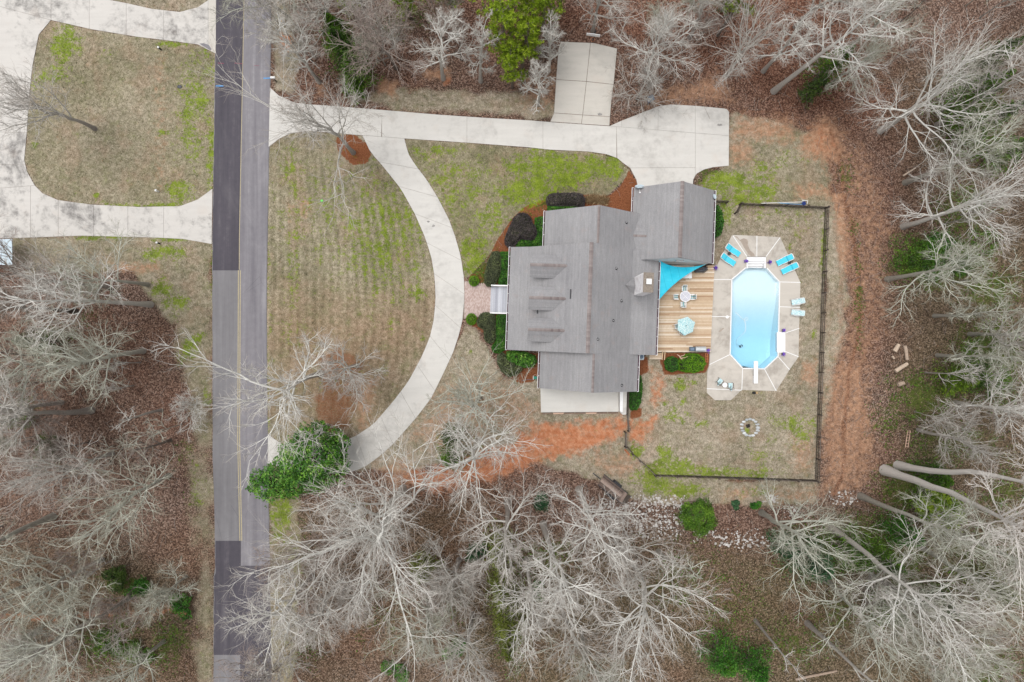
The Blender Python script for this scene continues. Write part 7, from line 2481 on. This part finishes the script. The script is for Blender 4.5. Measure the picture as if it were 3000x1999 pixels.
evergreen('yellow green rounded shrub tree beyond the fence corner', 2695, 1470, 6, 2.3, M['leaf_yellow'], 'shrub_tree', .24, 6500, 'round', base=.55, seed=4)
for (x_, y_, h_, r_, m_, lb) in [
        (1462, 1560, 12, 1.8, 'leaf_moss', 'mossy green cedar at the bottom, the upper one of its row'), (1470, 1640, 13, 1.9, 'leaf_moss', 'mossy green cedar in the middle of the bottom row'), (1480, 1720, 13, 2.2, 'leaf_moss', 'mossy green cedar third along the bottom row'), (1492, 1790, 12, 2.4, 'leaf_moss', 'mossy green cedar lowest in the bottom row'),
        (2745, 330, 12, 3.0, 'leaf_juniper', 'dark green holly under white limbs of the upper woods'), (2790, 400, 11, 2.6, 'leaf_juniper', 'dark holly nearest the log pile'), (2385, 235, 9, 2.0, 'leaf_juniper', 'slender cedar behind the clay clearing'), (2350, 290, 6, 1.1, 'leaf_cedar', 'small cedar at the clay clearing edge'),
        (2330, 1610, 9, 3.0, 'leaf_teal', 'blue green cedar behind white limbs near the stone strip'), (2270, 1580, 6, 1.6, 'leaf_teal', 'small blue green cedar close to the stone strip'), (2440, 1590, 9, 2.8, 'leaf_juniper', 'green holly between two pale trunks in lower woods'), (2520, 1600, 9, 2.4, 'leaf_juniper', 'green holly beside a long straight trunk in lower woods'),
        (2700, 1730, 8, 2.2, 'leaf_cedar', 'dark holly deep in the lower woods'), (2090, 1890, 7, 2.8, 'leaf_shrub', 'bright green bush at the bottom below the clearing'), (2185, 1920, 6, 2.4, 'leaf_shrub', 'bright green bush at the bottom beside the dead snag'),
        (2830, 215, 9, 2.2, 'leaf_cedar', 'dark evergreen behind the holly clump, nearer the top edge'), (2890, 470, 8, 2.2, 'leaf_juniper', 'green holly at the photo edge below the holly clump'), (2690, 1385, 6, 2.2, 'leaf_juniper', 'green holly tucked beside the thick smooth trunks'), (2600, 1540, 7, 2.2, 'leaf_shrub', 'bright green holly deep behind the yellow green shrub tree'),
        (2560, 1760, 7, 2.2, 'leaf_juniper', 'green holly at the bottom of the lower wooded corner'), (2860, 1700, 7, 2.0, 'leaf_moss', 'mossy green cedar at the lower photo corner'), (1250, 1640, 7, 1.8, 'leaf_moss', 'mossy green cedar between the largest crown and the slim straight tree'), (2760, 1110, 6, 2.0, 'leaf_yellow', 'yellowish evergreen in the woods beyond the cut logs'), (170, 1000, 7, 2.0, 'leaf_cedar', 'dark cedar in the woods below the shed'),
        (1030, 20, 7, 1.5, 'leaf_pine', 'yellowish evergreen at the top behind the cedar clump'), (2115, 30, 8, 1.3, 'leaf_cedar', 'small dark evergreen behind the lone leaning pine')]:
    evergreen(lb, x_, y_, h_, r_, M[m_], 'evergreen_tree', .22, int(1900 * r_ + 800))
BUSH = [(2672, 765, 3.2, 3.0, 'leaf_juniper', 'green shrub beyond the fence under white limbs, nearest the track'), (2745, 770, 3.0, 2.6, 'leaf_shrub', 'green shrub just behind the one nearest the track'), (2815, 768, 3.0, 2.4, 'leaf_juniper', 'green shrub farthest from the track in its row'),
        (2860, 1090, 3.0, 2.8, 'leaf_juniper', 'green shrub beyond the cut logs'), (1598, 1462, 1.8, 1.1, 'leaf_teal', 'dark green shrub left of the trailer'), (1560, 1722, 1.6, 1.2, 'leaf_shrub', 'bright green shrub under the crowns at the bottom middle'), (1400, 1620, 2.0, 1.3, 'leaf_teal', 'blue green shrub between bare trees below the clay'),
        (150, 1310, 2.0, 1.4, 'leaf_cedar', 'small dark holly in the leaf litter across the road'), (340, 1690, 1.6, 1.2, 'leaf_cedar', 'dark holly above the creek bed'), (410, 1725, 1.6, 1.3, 'leaf_shrub', 'green holly at the creek bed head'), (540, 1770, 1.4, 1.0, 'leaf_shrub', 'green shrub overhanging the creek bed end beside the road'), (330, 1880, 1.6, 1.6, 'leaf_juniper', 'green shrub below the creek bed'),
        (420, 1900, 1.4, 1.3, 'leaf_juniper', 'green shrub between creek bed and road'), (2215, 1475, 1.0, .5, 'leaf_shrub', 'tiny green shrub by the stones at the clay track corner'), (2150, 1478, .9, .45, 'leaf_teal', 'small round teal shrub nearest the evergreen bush'), (60, 1205, 1.8, 1.5, 'leaf_juniper', 'green shrub at the photo edge below the spreading tree'), (1340, 1905, 1.5, 1.2, 'leaf_shrub', 'green shrub beside the mossy cedars at the bottom'), (1160, 1960, 1.4, 1.1, 'leaf_shrub', 'green shrub under the largest spreading crown')]
for (x_, y_, h_, r_, m_, lb) in BUSH:
    rs = random.Random(int(x_ * 3 + y_))
    lob = [(rs.uniform(-.8, .8) * r_, rs.uniform(-.8, .8) * r_, rs.uniform(-.3, .1), rs.uniform(.4, .75)) for _ in range(5)]
    evergreen(lb, x_, y_, h_, r_, M[m_], 'shrub', .19, int(1300 * r_ + 400), 'lobes', lob, cat='shrub', seed=int(x_ + y_))

# ------------------------------------------------------------------ stuff nobody could count: leaf litter, grass, ivy
gl_i = lambda arr, X, Y: arr[np.clip(np.searchsorted(ys, Y), 0, ny - 1) * nx + np.clip(np.searchsorted(xs, X), 0, nx - 1)]
rng = np.random.default_rng(11)
HARD = [ISLAND]
def scatter(n_, fn):
    X, Y = rng.uniform(-61, 61, n_), rng.uniform(-42, 42, n_)
    p = fn(X, Y)
    k = rng.random(n_) < p
    return X[k], Y[k]
PX_ = lambda X: X * S + 1500
PY_ = lambda Y: 1000 - Y * S
hard = np.zeros(gx.shape)
def hadd(poly):
    global hard
    hard = np.maximum(hard, mask(poly, px, py, 1))
hadd([(e, y) for y, e in LEFT] + [(e, y) for y, e in reversed(RIGHT)])
hadd([tuple(p) for p in ri] + [tuple(p) for p in ro[::-1]])
hadd(T + [(2135, 486.6), (2042.4, 509), (2029, 558), (1871, 558), (1864, 527), (1852.7, 506.7)] + list(reversed(B)))
hadd([(1785.7, 372), (1928.6, 312.5), (1964, 307), (2037, 311), (2125, 319.5), (2135.7, 400)])
hadd([(1643, 123), (1741, 127), (1808, 143), (1785, 372), (1611, 358), (1629, 234)])
for q_ in (ntop, nleft, nbot): hadd(q_)
hadd([(2144, 688), (2286, 695), (2345, 828), (2340, 1047), (2274, 1147), (2173, 1144), (2141, 1174), (2094, 1174), (2070, 1152), (2077, 1069), (2077, 1032), (1900, 1060), (1900, 780), (2091, 778)])
hadd([(1362, 824), (1440, 838), (1500, 720), (1600, 620), (1760, 600), (1860, 540), (2090, 560), (2090, 780), (1920, 1040), (1870, 1150), (1830, 1214), (1583, 1209), (1583, 1040), (1490, 1030), (1437, 926), (1358, 935)])

X, Y = scatter(330000, lambda X, Y: np.clip(1 - gl_i(lawn, X, Y) * 1.15, 0.015, 1) * (gl_i(hard, X, Y) < .3) * (.35 + .65 * (gl_i(mulch, X, Y) < .4)) * np.clip(1 - gl_i(clay, X, Y), .08, 1) * np.clip(1 - gl_i(ochre, X, Y), .05, 1) * .42)
P = np.stack([X, Y, rng.uniform(.0, .05, len(X)) - .03], 1)
ti = np.clip(rng.normal(.38, .24, len(X)) + .4 * (rng.random(len(X)) < .07), 0, 1)
V, F, T_ = leaf_quads(P, .095, rng, np.array([0, 0, 1.0]), .45, ti, .7)
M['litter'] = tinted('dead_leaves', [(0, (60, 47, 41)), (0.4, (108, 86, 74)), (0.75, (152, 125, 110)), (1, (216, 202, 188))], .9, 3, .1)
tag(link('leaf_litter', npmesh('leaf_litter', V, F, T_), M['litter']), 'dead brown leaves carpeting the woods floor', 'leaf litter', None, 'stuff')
NLEAF = len(X)

X, Y = scatter(330000, lambda X, Y: np.clip(gl_i(lawn, X, Y) - .35, 0, 1) * (gl_i(hard, X, Y) < .3) * np.clip(1 - gl_i(clay, X, Y) * .9, .05, 1) * np.clip(1 - gl_i(ochre, X, Y), .03, 1) * (gl_i(mulch, X, Y) < .4) * .62)
g_ = gl_i(green, X, Y) + (fbm(PX_(X), PY_(Y), 26, 131) - .5) * 1.3
n_ = len(X)
isg = g_ > .55
P = np.stack([X, Y, np.full(n_, -.04)], 1)
blades = []
for k in range(2):
    a_ = rng.uniform(0, 6.283, n_)
    w_ = np.stack([np.cos(a_), np.sin(a_), 0 * a_], 1) * rng.uniform(.025, .05, (n_, 1))
    tip = P + np.stack([rng.normal(0, .07, n_), rng.normal(0, .07, n_), rng.uniform(.05, .12, n_)], 1)
    blades.append(np.stack([P - w_, P + w_, tip], 1))
V = np.concatenate(blades).reshape(-1, 3)
ti = np.where(isg, rng.uniform(.62, 1.0, n_), np.clip(rng.normal(.26, .13, n_), 0, .52))
T_ = np.repeat(np.concatenate([ti, ti]), 3)
M['grass'] = tinted('winter_grass', [(0, (80, 77, 54)), (0.25, (126, 118, 96)), (0.5, (184, 174, 152)), (0.6, (74, 92, 22)), (0.8, (108, 130, 30)), (1, (150, 166, 64))], .9, 2, .04)
tag(link('grass', npmesh('grass', V, np.arange(len(V)).reshape(-1, 3), T_), M['grass']), 'patchy dormant lawn grass with greener tufts', 'grass', None, 'stuff')

X, Y = scatter(260000, lambda X, Y: np.clip(gl_i(green, X, Y) - .15, 0, 1) * 1.6 * (gl_i(lawn, X, Y) < .35) * (gl_i(hard, X, Y) < .3) * (fbm(PX_(X), PY_(Y), 40, 151) > .48) * .9)
P = np.stack([X, Y, rng.uniform(0, .5, len(X))], 1)
V, F, T_ = leaf_quads(P, .18, rng, np.array([0, 0, 1.0]), .7, clump_tint(P, rng, 1.0, .45, .6), .6)
tag(link('undergrowth', npmesh('undergrowth', V, F, T_), M['leaf_juniper']), 'low green ivy and weeds on the woods floor', 'undergrowth', None, 'stuff')

# fallen twigs
X, Y = scatter(9000, lambda X, Y: (gl_i(lawn, X, Y) < .4) * (gl_i(hard, X, Y) < .3) * .5)
n_ = len(X)
a_ = rng.uniform(0, 6.28, n_); L_ = rng.uniform(.3, 1.6, n_)
P = np.zeros((n_, 3, 3))
d_ = np.stack([np.cos(a_), np.sin(a_), 0 * a_], 1)
P[:, 0] = np.stack([X, Y, np.full(n_, .03)], 1)
P[:, 1] = P[:, 0] + d_ * (L_ / 2)[:, None] + rng.normal(0, .06, (n_, 3)) * np.array([1, 1, .3])
P[:, 2] = P[:, 1] + d_ * (L_ / 2)[:, None] + rng.normal(0, .1, (n_, 3)) * np.array([1, 1, .3])
P[:, :, 2] = np.abs(P[:, :, 2])
V, F, T_ = tubes(P, np.full((n_, 3), .016), 3, .4, .9)
tag(link('fallen_twigs', npmesh('fallen_twigs', V, F, T_), M['bark_brown']), 'fallen twigs scattered over the woods floor', 'twigs', None, 'stuff')

# ------------------------------------------------------------------ riprap: the three hundred largest stones one by one, the small ones as stuff
SM = []
for k in range(8):
    m_ = MB(); m_.tint = .35 + .08 * k
    m_.blob((0, 0, 0), (1, rnd.uniform(.6, .9), rnd.uniform(.5, .7)), 50 + k, .24, 7, 4)
    me = m_.mesh('stone'); me.materials.append(M['stone']); SM.append(me)
ZONES = [([(1770, 1465), (1850, 1455), (1985, 1468), (2005, 1545), (1975, 1580), (1880, 1575), (1820, 1530), (1760, 1500)], .56), ([(1890, 1450), (2010, 1462), (2000, 1490), (1900, 1480)], .06), ([(2030, 1555), (2180, 1560), (2290, 1600), (2200, 1606), (2040, 1580)], .17),
         ([(2235, 1450), (2280, 1450), (2270, 1475), (2240, 1475)], .05), ([(2290, 1480), (2345, 1490), (2330, 1520), (2290, 1505)], .04), ([(2430, 1440), (2510, 1450), (2500, 1480), (2440, 1480)], .06), ([(1640, 1480), (1760, 1470), (1770, 1510), (1650, 1520)], .06)]
def in_zone():
    u_ = rnd.random()
    for z_, w_ in ZONES:
        u_ -= w_
        if u_ <= 0: break
    xs_, ys_ = [p[0] for p in z_], [p[1] for p in z_]
    while True:
        x_, y_ = rnd.uniform(min(xs_), max(xs_)), rnd.uniform(min(ys_), max(ys_))
        if sdf(z_, np.array([x_]), np.array([y_]))[0] < rnd.uniform(-6, 26):
            return x_, y_
for k in range(290):
    x_, y_ = in_zone()
    o = bpy.data.objects.new('stone', SM[rnd.randrange(8)])
    COL.objects.link(o)
    s_ = rnd.uniform(.09, .19) * (1.35 if rnd.random() < .12 else 1)
    o.location = W(x_, y_); o.location.z = s_ * .25
    o.scale = (s_, s_, s_); o.rotation_euler = (rnd.uniform(-.3, .3), rnd.uniform(-.3, .3), rnd.uniform(0, 6.28))
    tag(o, 'pale quarry stone lying loose in the stone strip below the fenced yard', 'stone', 'stones in the stone strip')
sm_ = MB()
for k in range(700):
    x_, y_ = in_zone()
    c = W(x_ + rnd.gauss(0, 6), y_ + rnd.gauss(0, 6))
    sm_.tint = min(1, max(0, rnd.gauss(.5, .25)))
    s_ = rnd.uniform(.05, .11)
    sm_.blob((c.x, c.y, s_ * .3), (s_, s_ * .8, s_ * .6), k, .25, 5, 3)
tag(sm_.build('gravel', M['stone']), 'small pale stones between the larger ones', 'gravel', None, 'stuff')

# ------------------------------------------------------------------ logs and the ladder in the woods
def log(label, a_, b_, r_, z=.15, ti=.3, name='log', group=None):
    p_, q_ = W(*a_), W(*b_)
    p_.z = q_.z = z
    t = thing(name, label, 'log', p_, group=group)
    m_ = MB(); m_.tint = ti
    m_.tube([p_, p_.lerp(q_, .35) + Vector((.03, .04, .02)), p_.lerp(q_, .7), q_], [r_, r_ * .95, r_ * .9, r_ * .82], 9)
    m_.build('trunk_piece', M['log'], t)
    m2 = MB(); m2.tint = 1.0
    d_ = (q_ - p_).normalized()
    m2.tube([p_ - d_ * .012, p_ + d_ * .01], r_ * .86, 9)
    m2.build('cut_face', M['log'], t)
log('pale cut log standing out at the top of the log scatter', (2617, 1030), (2630, 1010), .26, .22, .95)
log('long pale split log in the middle of the log scatter', (2648, 1014), (2655, 1055), .2, .2, .8)
log('pale short cut log crosswise near the ladder end of the scatter', (2620, 1088), (2655, 1066), .24, .22, .95)
log('pinkish round log lowest of the log scatter', (2628, 1128), (2645, 1122), .26, .22, .75)
log('small pale log stub left by the scatter edge', (2612, 1045), (2618, 1052), .12, .12, .9)
log('dark rotting log in the pile beside the woods track, nearest the track', (2655, 532), (2725, 512), .3, .25, .12)
log('dark rotting log in the pile, farther into the woods', (2668, 520), (2730, 503), .22, .3, .2)
log('thin pale broken log above the dark log pile', (2644, 517), (2680, 494), .1, .15, .9)
log('fallen pale log near the bottom edge of the clearing', (2330, 1990), (2450, 1965), .15, .12, .7)
t = thing('ladder', 'short pale wooden ladder lying beside the woods shrubs', 'ladder', W(2659, 1290))
for x_ in (2655, 2663):
    MB().bar(W(x_ + 4, 1262, .1), W(x_ - 3, 1312, .1), .07, .07).build('rail', M['driftwood'], t)
for k in range(6):
    MB().bar(W(2658.5 - k * 1.2, 1266 + k * 8.5, .12), W(2666.5 - k * 1.2, 1267 + k * 8.5, .12), .05, .05).build('rung', M['driftwood'], t)
